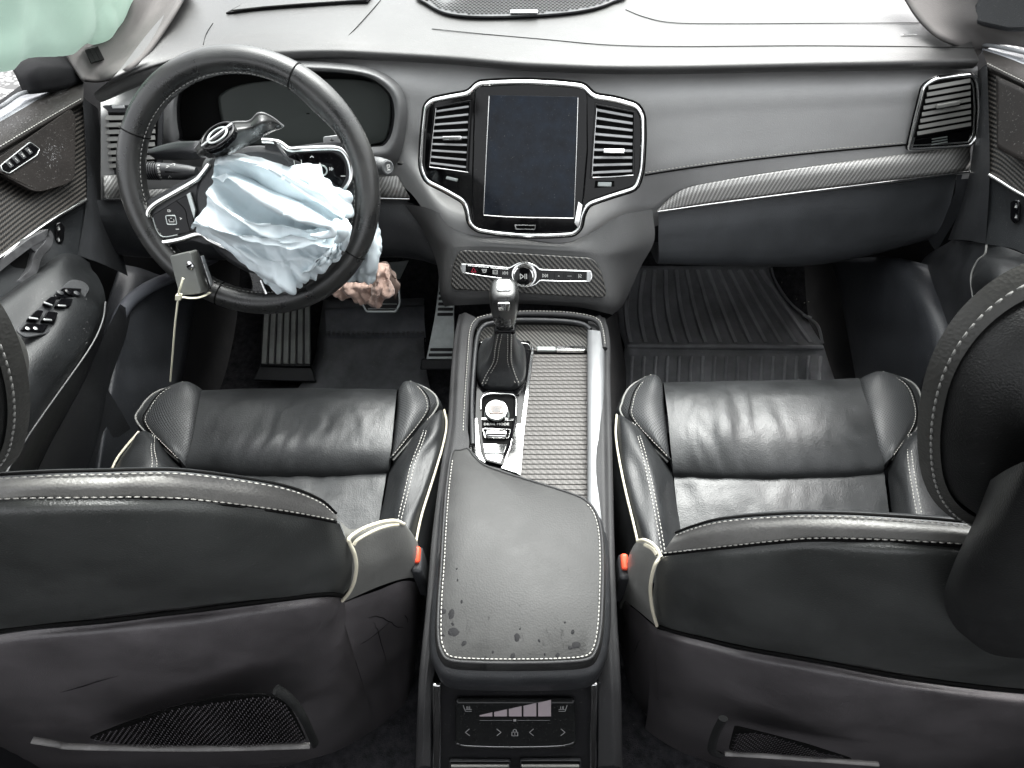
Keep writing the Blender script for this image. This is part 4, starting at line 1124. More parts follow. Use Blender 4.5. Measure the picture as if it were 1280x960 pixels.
for u, s in ((584, 1), (704, -1)):
    ric(u, 886, [[(-.8 * s, 1), (-.4 * s, -.6), (.9 * s, -.6)], [(-.3 * s, -.1), (.9 * s, -.1)], [(.2 * s, .7), (.2 * s, .1)], [(.55 * s, .7), (.55 * s, .1)], [(-.05 * s, .7), (-.05 * s, .1)]], .0058, .0008)
for a in ([(562, 948), (638, 948), (638, 985), (560, 985)], [(650, 947), (726, 947), (728, 985), (650, 985)]):
    rv_ = slab('rear_vent', RC.many(a, .001), .002, MT['gap'], rc, RC.n, bev=0)
    ring('rear_vent_rim', rounded(RC.many(a, .002), .003, 2), .0016, .004, MT['dark_trim'], rv_, RC.n, bev=.0006)
    for k in range(3):
        q = 957 + k * 9
        tube('slat', [RC(a[0][0] + 2, q, .004), RC(a[1][0] - 2, q, .004)], .0022, MT['slat'], rv_, n=2)
slab('panel_side', RC.many([(524, 846), (542, 848), (541, 985), (520, 985)], -.006), .006, MT['dark_trim'], rc, RC.n, bev=.002)
slab('panel_side', RC.many([(746, 848), (770, 846), (772, 985), (745, 985)], -.006), .006, MT['dark_trim'], rc, RC.n, bev=.002)
# ------------------------------------------------------------------ steering wheel
WN = V((.04, -math.cos(rad(27)), math.sin(rad(27)))).normalized()
W0 = CAM_P + ray(314, 235.5) * .874
WP = Plane(W0, WN)
wx = (V((1, 0, 0)) - WN * WN.x).normalized(); wy = WN.cross(wx).normalized()
sw = thing('steering_wheel', W0, 'worn black leather steering wheel with chrome edged button pads and burst hub', 'steering wheel')
RW = .1620
def wang(u, v):
    d = WP(u, v) - W0; return math.atan2(d.dot(wy), d.dot(wx))
def wpt(a, r=RW, h=0.0): return W0 + wx * (math.cos(a) * r) + wy * (math.sin(a) * r) + WN * h
NS, NT = 120, 20
vs = []
marks = [wang(168, 165), wang(370, 92), wang(462, 328), wang(272, 380)]
for i in range(NS):
    a = 2 * math.pi * i / NS
    ra, rb = .0175, .0195
    bulge = 0
    for m_, s in ((wang(400, 130), 1), (wang(165, 210), .0)):
        d = abs((a - m_ + math.pi) % (2 * math.pi) - math.pi); bulge += s * math.exp(-(d / .22) ** 2)
    for k in range(NT):
        q = 2 * math.pi * k / NT
        rr = ra + (.0055 * bulge if math.cos(q) < -.2 else 0)
        vs.append(wpt(a, RW + math.cos(q) * rr, math.sin(q) * rb))
fs = []
for i in range(NS):
    j = (i + 1) % NS
    for k in range(NT):
        m_ = (k + 1) % NT
        fs.append([i * NT + k, j * NT + k, j * NT + m_, i * NT + m_])
mk('rim', vs, [f[::-1] for f in fs], MT['wheel_leather'], sw)
for a in marks:
    pts = []
    bd = .0045 * math.exp(-((((a - wang(400, 130) + math.pi) % (2 * math.pi)) - math.pi) / .22) ** 2)
    for k in range(24):
        q = 2 * math.pi * k / 24
        pts.append(wpt(a, RW + math.cos(q) * (.0176 + (bd if math.cos(q) < -.2 else 0)), math.sin(q) * .0196))
    tube('rim_seam', pts, .0010, MT['gap'], sw, closed=True, n=2, seg=6)
ip_ = [wpt(2 * math.pi * i / 200, RW - .0166, .0085) for i in range(200)]
stitch('rim_stitching', ip_, MT['thread_dark'], sw, gap=.006, ln=.004, r=.0007, closed=True, raw=True, nrm=WN)
def wl(pts, h=0.0): return WP.many(pts, h)
hubo = rounded(wl([(262, 200), (330, 178), (400, 200), (420, 260), (410, 310), (380, 340), (330, 345), (285, 320), (262, 290), (250, 250)], -.022), .03, 4)
slab('hub', hubo, .03, MT['dark_trim'], sw, WN, bev=.008)
slab('spoke', rounded(wl([(174, 262), (192, 250), (240, 224), (285, 205), (300, 300), (268, 306), (250, 299), (206, 308), (180, 296)], -.016), .012, 3), .022, MT['dark_trim'], sw, WN, bev=.006)
slab('spoke', rounded(wl([(335, 176), (366, 184), (420, 177), (452, 182), (456, 240), (440, 268), (400, 280), (345, 230)], -.016), .012, 3), .022, MT['dark_trim'], sw, WN, bev=.006)
slab('spoke', rounded(wl([(308, 318), (400, 318), (408, 352), (402, 374), (370, 384), (330, 386), (318, 380), (322, 350)], -.016), .010, 3), .022, MT['wheel_leather'], sw, WN, bev=.006)
# left pad
tube('pad_frame', wl([(262, 205), (250, 221), (241, 228), (215, 243), (193, 256), (184.5, 268), (187, 287), (194, 299), (203, 303), (225, 299.5), (250, 292.5), (262, 300), (280, 309), (298, 313)], .009), .0040, MT['chrome'], sw, n=5, seg=12)
bp1 = slab('button_pad', rounded(wl([(190, 270), (220, 251), (235, 243), (243, 250), (244, 289), (202, 298), (194, 286)], .006), .006, 3), .0035, MT['piano'], sw, WN, bev=.0015)
o, x, y = frame_on(WP, 214.5, 275, .0096)
ring('cross_button', rounded([o + x * a + y * b for a, b in ((-.0075, -.0068), (.0075, -.0068), (.0075, .0068), (-.0075, .0068))], .003, 3), .0016, .0014, MT['steel'], sw, WN, bev=.0005)
strokes('icon', [[(-.8, .2), (-.8, -.6), (.8, -.6), (.8, .2)], [(-.2, .6), (.2, .6)]], (o, x, y, .0042), .0008, MT['print'], bp1)
strokes('icon', [[(-.5, 0), (.5, 0)]], (o + x * .006 - y * .0125, x, y, .0035), .0010, MT['print'], bp1)
strokes('icon', [[(-.5, .5), (.5, 0), (-.5, -.5)]], (o + x * .0135 + y * .002, x, y, .0022), .0009, MT['print'], bp1)
strokes('icon', [[(-.7, .5), (.1, .5), (.1, -.5), (-.7, -.5), (-.7, .5)], [(.4, .5), (.9, 0), (.4, -.5)]], (o - x * .001 + y * .0125, x, y, .0026), .0007, MT['print'], sw)
tube('pad_seam', wl([(220, 251), (231, 262), (234, 276), (238, 290)], .0098), .0005, MT['gap'], sw, n=4)
slab('pad_facet', wl([(234, 243), (239, 240), (246, 262), (244, 275)], .008), .0035, MT['steel'], sw, WN, bev=.001)
tube('pad_edge', wl([(191, 272), (196, 288), (204, 296), (222, 293.5)], .0098), .0008, MT['steel'], sw, n=4)
# right pad
tube('pad_frame', wl([(328, 176), (338, 176.5), (350, 179), (362, 187), (376, 186.5), (418, 185), (431, 191), (438, 206), (439, 222), (434, 233), (425, 242)], .009), .0038, MT['chrome'], sw, n=5, seg=12)
bp2 = slab('button_pad', rounded(wl([(360, 194), (378, 191), (417, 190), (428, 196), (433, 208), (433, 222), (424, 238), (385, 240), (362, 215)], .004), .005, 3), .0035, MT['piano'], sw, WN, bev=.0015)
def wic(u, v, lines, sc=.003, wd=.0009, m='print'):
    o, x, y = frame_on(WP, u, v, .0082); strokes('icon', lines, (o, x, y, sc), wd, MT[m], bp2)
wic(377, 203, [[(0, -1), (0, 1)]]); wic(368, 204, [[(0, -1), (0, 1)]])
wic(390, 196, [[(-1, -.3), (0, .5), (1, -.3)]], .002)
wic(400, 205, [[(-1, -.6), (1, -.6), (0, .8)]], .0026, 0)
wic(414, 211, [[(-.9, .8), (-.9, -.8), (.1, 0), (-.9, .8)], [(.2, .8), (.2, -.8), (1.2, 0), (.2, .8)]], .0024, .0006)
wic(429, 220, [[(-1, 0), (1, 0)]], .0028)
o, x, y = frame_on(WP, 403, 213, .0078)
ring('selector_ring', [o + x * math.cos(q * .5236) * .0075 + y * math.sin(q * .5236) * .0075 for q in range(12)], .002, .0014, MT['steel'], sw, WN, bev=.0004)
# chrome bracket in the lower spoke
tube('lower_bracket', wl([(326, 350), (331, 363), (337, 374.5), (352, 373.5), (366, 368), (373, 360), (373, 350)], .0085), .0024, MT['chrome'], sw, n=5, seg=10)
slab('bracket_floor', wl([(327, 345), (337, 373), (352, 372), (366, 366.5), (372, 350), (372, 340)], .0064), .001, MT['gap'], sw, WN, bev=0)
slab('label_tag', wl([(349, 354), (358, 351), (357, 364), (346, 368)], .010), .0008, MT['print'], sw, WN, bev=0)
# burst hub cover with the round badge
fl_r = [[(244, 186), (262, 166), (290, 154), (312, 152), (324, 142), (338, 146), (354, 158)],
        [(246, 191), (264, 175), (290, 164), (312, 160), (326, 154), (340, 152), (354, 159)],
        [(250, 196), (268, 188), (292, 178), (314, 170), (330, 165), (343, 161), (353, 160)],
        [(262, 198), (280, 195), (300, 187), (318, 178), (330, 170), (343, 164), (352, 161)]]
hh = [[.035, .050, .058, .055, .070, .060, .045], [.060, .075, .080, .070, .085, .064, .045], [.055, .070, .070, .055, .060, .050, .044], [.035, .040, .040, .036, .040, .040, .042]]
patch('burst_cover', [[WP(u, v, h) for (u, v), h in zip(r, hr)] for r, hr in zip(fl_r, hh)], MT['wheel_leather'], sw, nu=5, nv=5, thick=.003)
tube('cover_torn_edge', [WP(u, v, h) for (u, v), h in zip(fl_r[0], hh[0])], .0018, MT['leather_trim'], sw, n=6)
eb = WP(274, 172, .086)
ca_ = (CAM_P - eb).normalized()
ex = (WP(290, 160, .086) - eb); ex = (ex - ca_ * ex.dot(ca_)).normalized(); up_ = ca_.cross(ex)
en = (ca_ * .42 + up_ * .90).normalized(); ey = en.cross(ex)
el = lambda a, b, h=0: [eb + ex * math.cos(q * 2 * math.pi / 32) * a + ey * math.sin(q * 2 * math.pi / 32) * b + en * h for q in range(32)]
bdg = slab('badge', el(.0240, .0240, -.004), .006, MT['piano'], sw, en, bev=.001)
ring('badge_ring', el(.0245, .0245, .001), .0036, .0036, MT['piano'], bdg, en, bev=.0012)
ring('badge_ring', el(.0150, .0150, .0025), .0030, .0022, MT['steel'], bdg, en, bev=.0008)
slab('badge_bar', [eb + ex * a + ey * b + en * .003 for a, b in ((-.0235, -.0018), (.0235, -.0018), (.0235, .0020), (-.0235, .0020))], .0022, MT['silver'], bdg, en, bev=.0006)
patch('burst_cover', [[WP(184, 187, -.03), WP(215, 178, -.02), WP(248, 176, .02)], [WP(186, 193, -.02), WP(218, 188, .0), WP(248, 188, .03)], [WP(196, 200, -.03), WP(222, 200, -.02), WP(250, 199, .02)]], MT['dark_trim'], sw, nu=4, nv=4, thick=.004)
patch('burst_cover', [[WP(340, 176, .03), WP(350, 190, .035), WP(362, 206, .03)], [WP(344, 179, .045), WP(354, 193, .05), WP(364, 205, .04)], [WP(350, 180, .03), WP(360, 196, .03), WP(366, 204, .03)]], MT['dark_trim'], sw, nu=3, nv=3, thick=.003)
slab('shift_paddle', rounded(wl([(405, 171), (424, 169), (425, 179), (420, 184), (406, 184)], -.035), .003, 3), .006, MT['silver'], sw, WN, bev=.0015)
strokes('icon', [[(-1, 0), (1, 0)], [(0, -1), (0, 1)]], (*frame_on(WP, 415, 175.5, -.0285), .0022), .0009, MT['gap'], sw)
slab('shift_paddle', rounded(wl([(205, 242), (216, 235), (222, 238), (214, 246), (206, 250)], -.035), .003, 3), .006, MT['silver'], sw, WN, bev=.0015)

# column shroud and stalks
colm = thing('steering_column', W0 - WN * .10, 'grey plastic steering column shroud between the wheel and the dash', 'steering column')
netc = []
for d, wd_, ht in ((.028, .075, .052), (.045, .088, .060), (.11, .092, .062), (.20, .085, .058), (.26, .08, .055)):
    c = W0 - WN * d + V((0, 0, -.006))
    netc.append([c + wx * (math.copysign(abs(math.cos(q)) ** .6, math.cos(q)) * wd_) + wy * (math.copysign(abs(math.sin(q)) ** .6, math.sin(q)) * ht) for q in [2 * math.pi * k / 16 for k in range(16)]])
patch('shroud', netc, MT['pillar_plastic'], colm, nu=3, nv=3, wrap=True)
a_, b_ = WP(246, 216, -.060), WP(176, 213, -.060)
ls = thing('column_stalk', b_, 'black light stalk with white symbols on the door side of the column', 'stalk', 'stalks on the steering column')
n9 = 9
prof = [.0075, .0100, .0112, .0118, .0120, .0122, .0122, .0120, .0105]
vs, fs = tube_mesh([lerp(a_, b_, t) for t in (0, .12, .3, .5, .62, .66, .85, .95, 1)], prof, seg=20)
mk('stalk_body', vs, fs, MT['dark_trim'], ls, sharp=40)
for t in (.68, .72, .76, .80, .84, .88):
    tube('grip_ring', [lerp(a_, b_, t) + wy * math.cos(q) * .0123 + WN * math.sin(q) * .0123 for q in [6.283 * k / 16 for k in range(16)]], .0007, MT['gap'], ls, closed=True, n=1, smooth_pts=False, seg=5)
def sic(t, oy, lines, sc=.003, wd=.0007):
    c = lerp(a_, b_, t) + WN * .0127 * math.cos(oy) + wy * .0127 * math.sin(oy)
    up = (wy * math.cos(oy) - WN * math.sin(oy)).normalized()
    strokes('icon', lines, (c, wx, up, sc), wd, MT['print'], ls, t=.0002)
for t, oy in ((.60, .75), (.60, .35), (.60, 0), (.60, -.35), (.60, -.7)):
    sic(t, oy, [[(-.6, .5), (.3, .5), (.3, -.5), (-.6, -.5), (-.6, .5)]] if oy != 0 else [[(-.7, .6), (.0, .6), (0, -.6), (-.7, -.6)], [(.4, .5), (.8, .5)], [(.4, 0), (.8, 0)], [(.4, -.5), (.8, -.5)]], .0020)
sic(.44, .55, [[(-.8, -.5), (.8, .5)], [(-.8, .5), (.2, .9)]], .0026)
sic(.44, -.55, [[(-.8, -.5), (.4, .7), (.8, -.5)]], .0026)
sic(.36, .9, [[(-1, 0), (-.2, .8), (.8, .8)], [(.9, .4), (.9, -.4)]], .0030)
mk('pointer', [lerp(a_, b_, t) + WN * .0126 + wy * o_ for t, o_ in ((.50, .0012), (.50, -.0012), (.22, 0))], [[0, 2, 1]], MT['gap'], ls, smooth=False)
a2, b2 = WP(446, 203, -.075), WP(484, 209, -.055)
rs = thing('column_stalk', b2, 'grey wiper stalk with a round end button on the screen side of the wheel', 'stalk', 'stalks on the steering column')
vs, fs = tube_mesh([lerp(a2, b2, t) for t in (0, .3, .55, .6, .8, .84, .97, 1)], [.008, .0095, .0105, .0125, .0125, .0115, .0112, .010], seg=20)
mk('stalk_body', vs, fs, MT['pillar_plastic'], rs, sharp=40)
bd_ = (b2 - a2).normalized()
fa = (CAM_P - b2).normalized(); fa = (fa * .6 + bd_ * .8).normalized()
lathe('end_button', [(.0105, -.004), (.0105, .002), (.0085, .0032), (.0080, .0028), (.002, .0028)], b2 + WN * .002, fa, MT['pillar_plastic'], rs, 24)
fx = (wx - fa * wx.dot(fa)).normalized(); fy = fa.cross(fx)
strokes('icon', [[(-.5, .8), (.5, .8), (.5, .1), (-.5, .1), (-.5, .8)], [(-.5, -.8), (.5, -.8), (-.5, -.3)]], (b2 + WN * .002 + fa * .0034, fx, fy, .0045), .0009, MT['print'], rs)

# ------------------------------------------------------------------ deflated driver airbag
ab = thing('driver_airbag', WP(350, 265, .03), 'crumpled pale blue airbag hanging out of the steering wheel hub', 'airbag')
R_ = [
 ([(276, 203), (292, 201), (312, 204), (336, 213), (362, 222), (386, 232), (410, 246), (428, 262)], [.0] * 8),
 ([(271, 196), (290, 193), (310, 195), (334, 202), (362, 212), (388, 226), (411, 240), (432, 261)], [.035, .040, .045, .045, .040, .040, .035, .03]),
 ([(267, 205), (288, 200), (312, 203), (338, 212), (366, 227), (392, 243), (414, 258), (432, 274)], [.062, .078, .085, .085, .080, .075, .066, .05]),
 ([(267, 214), (291, 214), (314, 223), (338, 236), (362, 248), (386, 259), (408, 270), (430, 279)], [.060, .052, .046, .048, .052, .050, .048, .042]),
 ([(264, 222), (284, 223), (307, 236), (330, 250), (355, 262), (380, 271), (405, 278), (428, 283)], [.070, .084, .092, .094, .092, .086, .072, .05]),
 ([(266, 229), (284, 240), (303, 258), (323, 272), (346, 283), (372, 288), (400, 289), (425, 287)], [.058, .054, .046, .050, .056, .058, .054, .044]),
 ([(257, 239), (271, 251), (292, 267), (313, 279), (339, 288), (367, 293), (397, 294), (424, 290)], [.068, .086, .096, .098, .094, .086, .074, .05]),
 ([(256, 256), (266, 268), (284, 282), (308, 291), (336, 297), (366, 299), (396, 299), (424, 293)], [.060, .074, .074, .072, .070, .070, .064, .048]),
 ([(239, 279), (256, 284), (280, 291), (305, 297), (335, 302), (366, 303), (398, 302), (425, 296)], [.055, .078, .088, .092, .092, .088, .078, .052]),
 ([(243, 285), (260, 295), (282, 301), (307, 307), (337, 310), (367, 309), (399, 307), (426, 300)], [.040, .050, .056, .058, .058, .056, .054, .046]),
 ([(268, 299), (284, 309), (299, 317), (319, 326), (344, 330), (370, 327), (400, 320), (427, 307)], [.026, .042, .052, .060, .066, .062, .056, .044]),
 ([(286, 307), (300, 322), (318, 338), (335, 354), (357, 363), (380, 352), (404, 337), (427, 318)], [.018, .030, .038, .044, .050, .048, .046, .040]),
 ([(292, 310), (306, 322), (322, 336), (338, 348), (357, 354), (380, 345), (402, 332), (424, 315)], [.0, .005, .01, .015, .015, .015, .015, .015])]
def bag_disp(t, s, P):
    q = P - W0
    a, b = q.dot(wx), q.dot(wy)
    # wrinkles run along the pull of the cloth: from upper left to the knot at the right
    al = a * .82 - b * .57; ac = a * .57 + b * .82
    ac += .009 * noise.noise(V((a * 11, b * 11, .4)))
    w1 = abs(noise.noise(V((al * 5, ac * 36, 1.3)))) * .034
    w2 = abs(noise.noise(V((al * 11 + 5, ac * 95, 4.1)))) * .0085
    w3 = abs(noise.noise(V((a * 70, b * 70, 7.7)))) * .0016 + abs(noise.noise(V((al * 40, ac * 190, 3.7)))) * .0018
    k = min(1, 6 * min(t, 1 - t)) * min(1, 10 * min(s + .03, 1.03 - s))
    hem = 0
    if t > .72:
        hem = (t - .72) / .28 * .010 * (abs(math.sin(s * 15 + 1.5 * math.sin(s * 9))) - .5 + .5 * noise.noise(V((s * 20, t * 4, 2))))
    return k * (w1 + w2 + w3 - .015) + hem
patch('main_panel', [[WP(u, v, h) for (u, v), h in zip(p, hs_)] for p, hs_ in R_], MT['bag'], ab, nu=20, nv=12, disp=bag_disp)
def rag(t, s, P):
    q = P - W0; a, b = q.dot(wx), q.dot(wy)
    return abs(noise.noise(V((a * 42, b * 42, 3.3)))) * .012 + abs(noise.noise(V((a * 110, b * 40, 8.3)))) * .005 - .004
patch('back_flap', [[WP(u, v, h) for u, v, h in r] for r in [
    [(358, 210, .03), (370, 207, .034), (383, 204, .04), (392, 205, .04), (403, 215, .035)],
    [(368, 222, .04), (382, 222, .045), (397, 224, .045), (409, 226, .045), (421, 233, .036)],
    [(385, 238, .035), (398, 240, .042), (412, 240, .045), (424, 241, .044), (437, 242, .03)],
    [(402, 252, .03), (412, 254, .036), (424, 255, .040), (433, 255, .040), (440, 256, .026)],
    [(416, 268, .028), (424, 270, .034), (430, 272, .036), (436, 272, .036), (438, 272, .024)]]], MT['bag'], ab, nu=8, nv=8, thick=.0012, disp=rag)
# rolled loop at the knot and gathered folds below it
def loop_pts(pts): return [WP(u, v, h) for u, v, h in pts]
for nm, pts, rr in [('rolled_fold', [(356, 267, .096), (376, 272, .104), (398, 277, .104), (414, 284, .098), (416, 291, .094), (404, 295, .092), (388, 295, .09)], [.004, .0055, .006, .0065, .007, .006, .003]),
                    ('rolled_fold', [(420, 276, .070), (427, 283, .082), (428, 293, .080), (421, 302, .070)], [.005, .008, .008, .004]),
                    ('rolled_fold', [(432, 275, .05), (433, 285, .07), (431, 298, .070), (428, 312, .055)], [.004, .007, .007, .004])]:
    sp = spline(loop_pts(pts), 7); rs_ = [lerp(rr[min(len(rr) - 1, int(i / 7))], rr[min(len(rr) - 1, int(i / 7) + 1)], (i % 7) / 7) for i in range(len(sp))]
    vs, fs = tube_mesh(sp, rs_, seg=12, flat=.75)
    vs = [p + V((1, 1, 1)) * (noise.noise(p * 60) * .0022) for p in vs]
    mk(nm, vs, fs, MT['bag'], ab)
gat = []
for t in [i / 5 for i in range(6)]:
    r = []
    for k in range(9):
        s = k / 8
        u = lerp(434 - 8 * s, 421 - 44 * s, t); v_ = lerp(284 + 18 * s, 322 + 22 * s * (1 - .15 * s), t)
        h = .045 + .014 * math.cos(k * math.pi) * (0.25 + .75 * t) + .012 * math.sin(t * 3.1)
        r.append(WP(u, v_ + (3.5 * math.cos(k * math.pi + 1.2) if t > .9 else 0), h))
    gat.append(r)
patch('gathered_hem', gat, MT['bag'], ab, nu=6, nv=5, thick=.0012, disp=rag)
# lower lobe seen through the wheel, below the rim
patch('lower_lobe', [[WP(u, v, h) for u, v, h in r] for r in [
    [(448, 272, -.05), (458, 268, -.03), (468, 272, -.035), (472, 279, -.06)],
    [(444, 296, -.05), (458, 290, -.02), (471, 292, -.022), (478, 296, -.06)],
    [(436, 318, -.05), (454, 312, -.02), (470, 314, -.02), (477, 320, -.06)],
    [(430, 340, -.05), (448, 338, -.025), (464, 340, -.025), (472, 344, -.06)],
    [(430, 350, -.06), (446, 354, -.045), (460, 357, -.045), (467, 356, -.07)]]], MT['bag'], ab, nu=7, nv=7, thick=.0015, disp=lambda t, s, P: abs(noise.noise(V((P.x * 40, P.y * 30, P.z * 14)))) * .018 + abs(noise.noise(P * 75)) * .006 - .006)
# knee airbag
kp = Plane(ony(455, 365, .93), V((0, -1, .35)))
kb_ = thing('knee_airbag', kp(455, 368), 'crumpled salmon pink knee airbag showing below the steering wheel rim', 'airbag')
def limp(t, s, P): return abs(noise.noise(V((P.x * 27 + P.z * 16, 2.1, P.z * 14)))) * .024 + .003 * noise.noise(P * 30) + abs(noise.noise(V((P.x * 80, P.y * 30, P.z * 50)))) * .007 + abs(noise.noise(P * 130)) * .0025 - .008
patch('bag_cloth', [[kp(u, v, h) for u, v, h in r] for r in [
    [(412, 364, .0), (424, 356, .004), (437, 352, .008), (452, 353, .010), (468, 348, .006)],
    [(414, 366, .006), (427, 361, .016), (441, 359, .020), (456, 361, .020), (469, 358, .014)],
    [(421, 370, .008), (433, 368, .016), (446, 369, .022), (458, 371, .018), (469, 370, .012)],
    [(430, 374, .002), (440, 376, .006), (450, 380, .008), (460, 383, .008), (469, 384, .004)]]], MT['bag_pink'], kb_, nu=10, nv=10, thick=.0012, disp=limp)
patch('bag_cloth', [[kp(u, v, h) for u, v, h in r] for r in [
    [(466, 330, .010), (472, 326, .022), (478, 328, .012), (484, 334, .020), (488, 340, .004)],
    [(464, 346, .020), (472, 342, .036), (479, 344, .022), (487, 348, .028), (492, 352, .006)],
    [(462, 364, .022), (470, 362, .040), (477, 362, .024), (485, 362, .028), (490, 364, .006)],
    [(458, 381, .012), (468, 384, .026), (474, 386, .014), (480, 378, .016), (485, 372, .004)]]], MT['bag_pink'], kb_, nu=10, nv=10, thick=.0012, disp=limp)
patch('bag_cloth_shaded', [[kp(u, v, -.012) for u, v in ((470, 328), (484, 326), (496, 338))], [kp(u, v, .004) for u, v in ((472, 345), (488, 344), (500, 356))], [kp(u, v, -.012) for u, v in ((474, 364), (488, 366), (496, 372))]], MT['bag_shaded'], kb_, nu=5, nv=5, disp=limp)  # shadowed end of the bag, its shade painted in the colour
# key fob in a case, cable tied to the wheel
fob = thing('key_fob', WP(240, 340, .035), 'grey key fob with round chrome emblem strapped to the lower left wheel rim', 'key fob')
fn = (WN + V((-.25, 0, -.08))).normalized()
FP = Plane(WP(241, 340, .046), fn)
slab('case', rounded(FP.many([(222, 317), (247, 311.5), (261, 363), (234, 366.5)], -.016), .004, 3), .016, MT['fob'], fob, fn, bev=.003, seg=3)
slab('case_edge', [FP(248.5, 313, -.004), FP(264, 361, -.004), FP(264, 361, -.015), FP(248.5, 313, -.015)], .0024, MT['piano'], fob, None, bev=.001)
for t in (.2, .42, .64, .84):
    c = lerp(FP(250.5, 316, -.009), FP(265, 359, -.009), t)
    d1 = (FP(264, 361) - FP(248.5, 313)).normalized(); d2 = d1.cross(fn)
    box('side_button', c, d1 * .0055, fn * .0035, d2 * .0018, MT['silver'], fob, bev=.001)
o, x, y = frame_on(FP, 238, 332, .0002)
lathe('emblem', [(.0062, 0), (.0062, .0012), (.0050, .0020), (.001, .0022)], o, fn, MT['chrome'], fob, 24)
box('emblem_bar', o + fn * .0021, (x + y * .5) * .0045, (y - x * .5) * .0012, fn * .0004, MT['piano'], fob, bev=.0002)
ztie = thing('cable_tie', WP(223, 371, .03), 'long cream nylon cable tie hanging straight down from the key fob', 'cable tie')
zb = ony(213, 476, WP(223, 371, .04).y - .02)
z1 = WP(223, 371, .042)
tube('tail', [z1, lerp(z1, z1 + (zb - z1), .33) + V((-.001, 0, 0)), lerp(z1, zb, .66) + V((-.0005, 0, 0)), zb], .0027, MT['tie'], ztie, n=8, flat=.5)
tube('loop', [WP(229, 348, .058), WP(226, 358, .056), WP(223.5, 369, .046), WP(232, 372, .046), WP(245, 372.5, .044), WP(256, 369.5, .038), WP(262, 366, .02)], .0024, MT['tie'], ztie, n=6, flat=.6)
d_ = (zb - z1).normalized()
box('lock_head', WP(223.5, 371, .046), V((.0042, 0, 0)), d_ * .0048, d_.cross(V((1, 0, 0))) * .0035, MT['tie'], ztie, bev=.001)
# ------------------------------------------------------------------ doors and pillars
def X(u, v, x): return onx(u, v, x)
def door(side, d):
    s = side
    o = thing('car_door', d['at'], d['label'], 'car door')
    xs = lambda u, v, x: onx(u, v, s * x)
    # outer sill trim, padded top with stitching
    patch('sill_trim', [[xs(u, v, .80) for u, v in d['sill0']], [xs(u, v, .765) for u, v in d['sill1']]], MT['sill'], o, nu=4, nv=2, thick=.004)
    tube('window_seal', [xs(u, v, .775) for u, v in d['sill0']], .003, MT['rubber'], o, n=4)
    patch('top_pad', [[xs(u, v, .765) for u, v in d['sill1']], [xs(lerp(a, c, .5), lerp(b, e, .5), .742) for (a, b), (c, e) in zip(d['sill1'], d['pad'])],
                      [xs(u, v, .728) for u, v in d['pad']], [xs(u, v + 6, .733) for u, v in d['pad']]], MT['door_pad'], o, nu=5, nv=5)
    stitch('pad_stitching', [xs(u, v - 3.0, .7285) for u, v in d['pad']], MT['thread'], o, gap=.0062, ln=.0042, r=.0008)
    # carbon field
    patch('carbon_panel', [[xs(u, v + 5, .738) for u, v in d['pad']], [xs(lerp(a, c, .5), lerp(b, e, .5), .722) for (a, b), (c, e) in zip(d['pad'], d['chrome'])],
                           [xs(u, v, .702) for u, v in d['chrome']]], MT['carbon_door'], o, nu=6, nv=6)
    tube('chrome_strip', [xs(u, v, .699) for u, v in d['chrome']], .0028, MT['chrome'], o, n=5)
    # speaker plate in the carbon field
    if s < 0: q0, q1, q2 = xs(0, 190, .732), xs(95, 135, .732), xs(50, 238, .712)
    else: q0, q1, q2 = xs(1246, 97, .728), xs(1330, 138, .728), xs(1290, 208, .70)
    pn = Plane(q0, (q1 - q0).cross(q2 - q0))
    if pn.n.x * s > 0: pn.n = -pn.n
    if s < 0: slab('speaker_plate', rounded(pn.many(d['plate'], .004), .012, 3), .006, MT['plate'], o, pn.n, bev=.002)
    else:
        tp_r = [(1245, 95), (1266, 104), (1290, 116), (1330, 136), (1392, 160)]; bt_r = [(1246, 184), (1256, 191), (1282, 204), (1330, 226), (1392, 256)]
        patch('speaker_plate', [[xs(u, v, lerp(.722, .692, k / 3)) for u, v in [(lerp(a, c, k / 3), lerp(b, e, k / 3)) for (a, b), (c, e) in zip(tp_r, bt_r)]] for k in range(4)], MT['plate'], o, nu=4, nv=4, thick=.004)
    d['pn'] = pn
    # mid panel from the chrome down to the armrest
    patch('mid_panel', [[xs(u, v + 2, .703) for u, v in d['chrome']], [xs(lerp(a, c, .5), lerp(b, e, .5), .70) for (a, b), (c, e) in zip(d['chrome'], d['arm_in'])],
                        [xs(u, v, .69) for u, v in d['arm_in']]], MT['door_mid'], o, nu=5, nv=5)
    patch('end_cap', [[xs(u, v, x) for u, v, x in r] for r in d['cap']], MT['dark_trim'], o, nu=4, nv=4)
    return o, xs
L = dict(at=(-.75, .6, .3), label='open window driver door trim with chrome handle, window switches and water drops',
    sill0=[(-120, 190), (-40, 153), (0, 134), (24, 118), (48, 112), (104, 95)], sill1=[(-120, 214), (-40, 175), (0, 152), (26, 137), (54, 121), (105, 97)],
    pad=[(-120, 246), (-40, 208), (0, 186), (30, 168), (62, 149), (104, 125)],
    chrome=[(-120, 404), (-40, 348), (0, 322), (30, 300), (64, 276), (108, 250)],
    plate=[(-30, 214), (20, 182), (58, 156), (86, 137), (91, 150), (90, 222), (82, 231), (48, 241), (36, 240), (2, 222), (-30, 206)],
    arm_in=[(-120, 452), (-40, 396), (0, 372), (40, 343), (75, 318), (97, 319)],
    cap=[[(103, 122, .73), (112, 128, .74), (122, 135, .77)], [(108, 190, .715), (118, 195, .73), (132, 205, .77)], [(108, 250, .70), (122, 258, .71), (142, 268, .76)], [(97, 319, .69), (128, 330, .69), (160, 345, .75)]])
ld, xl = door(-1, L)
pn = L['pn']
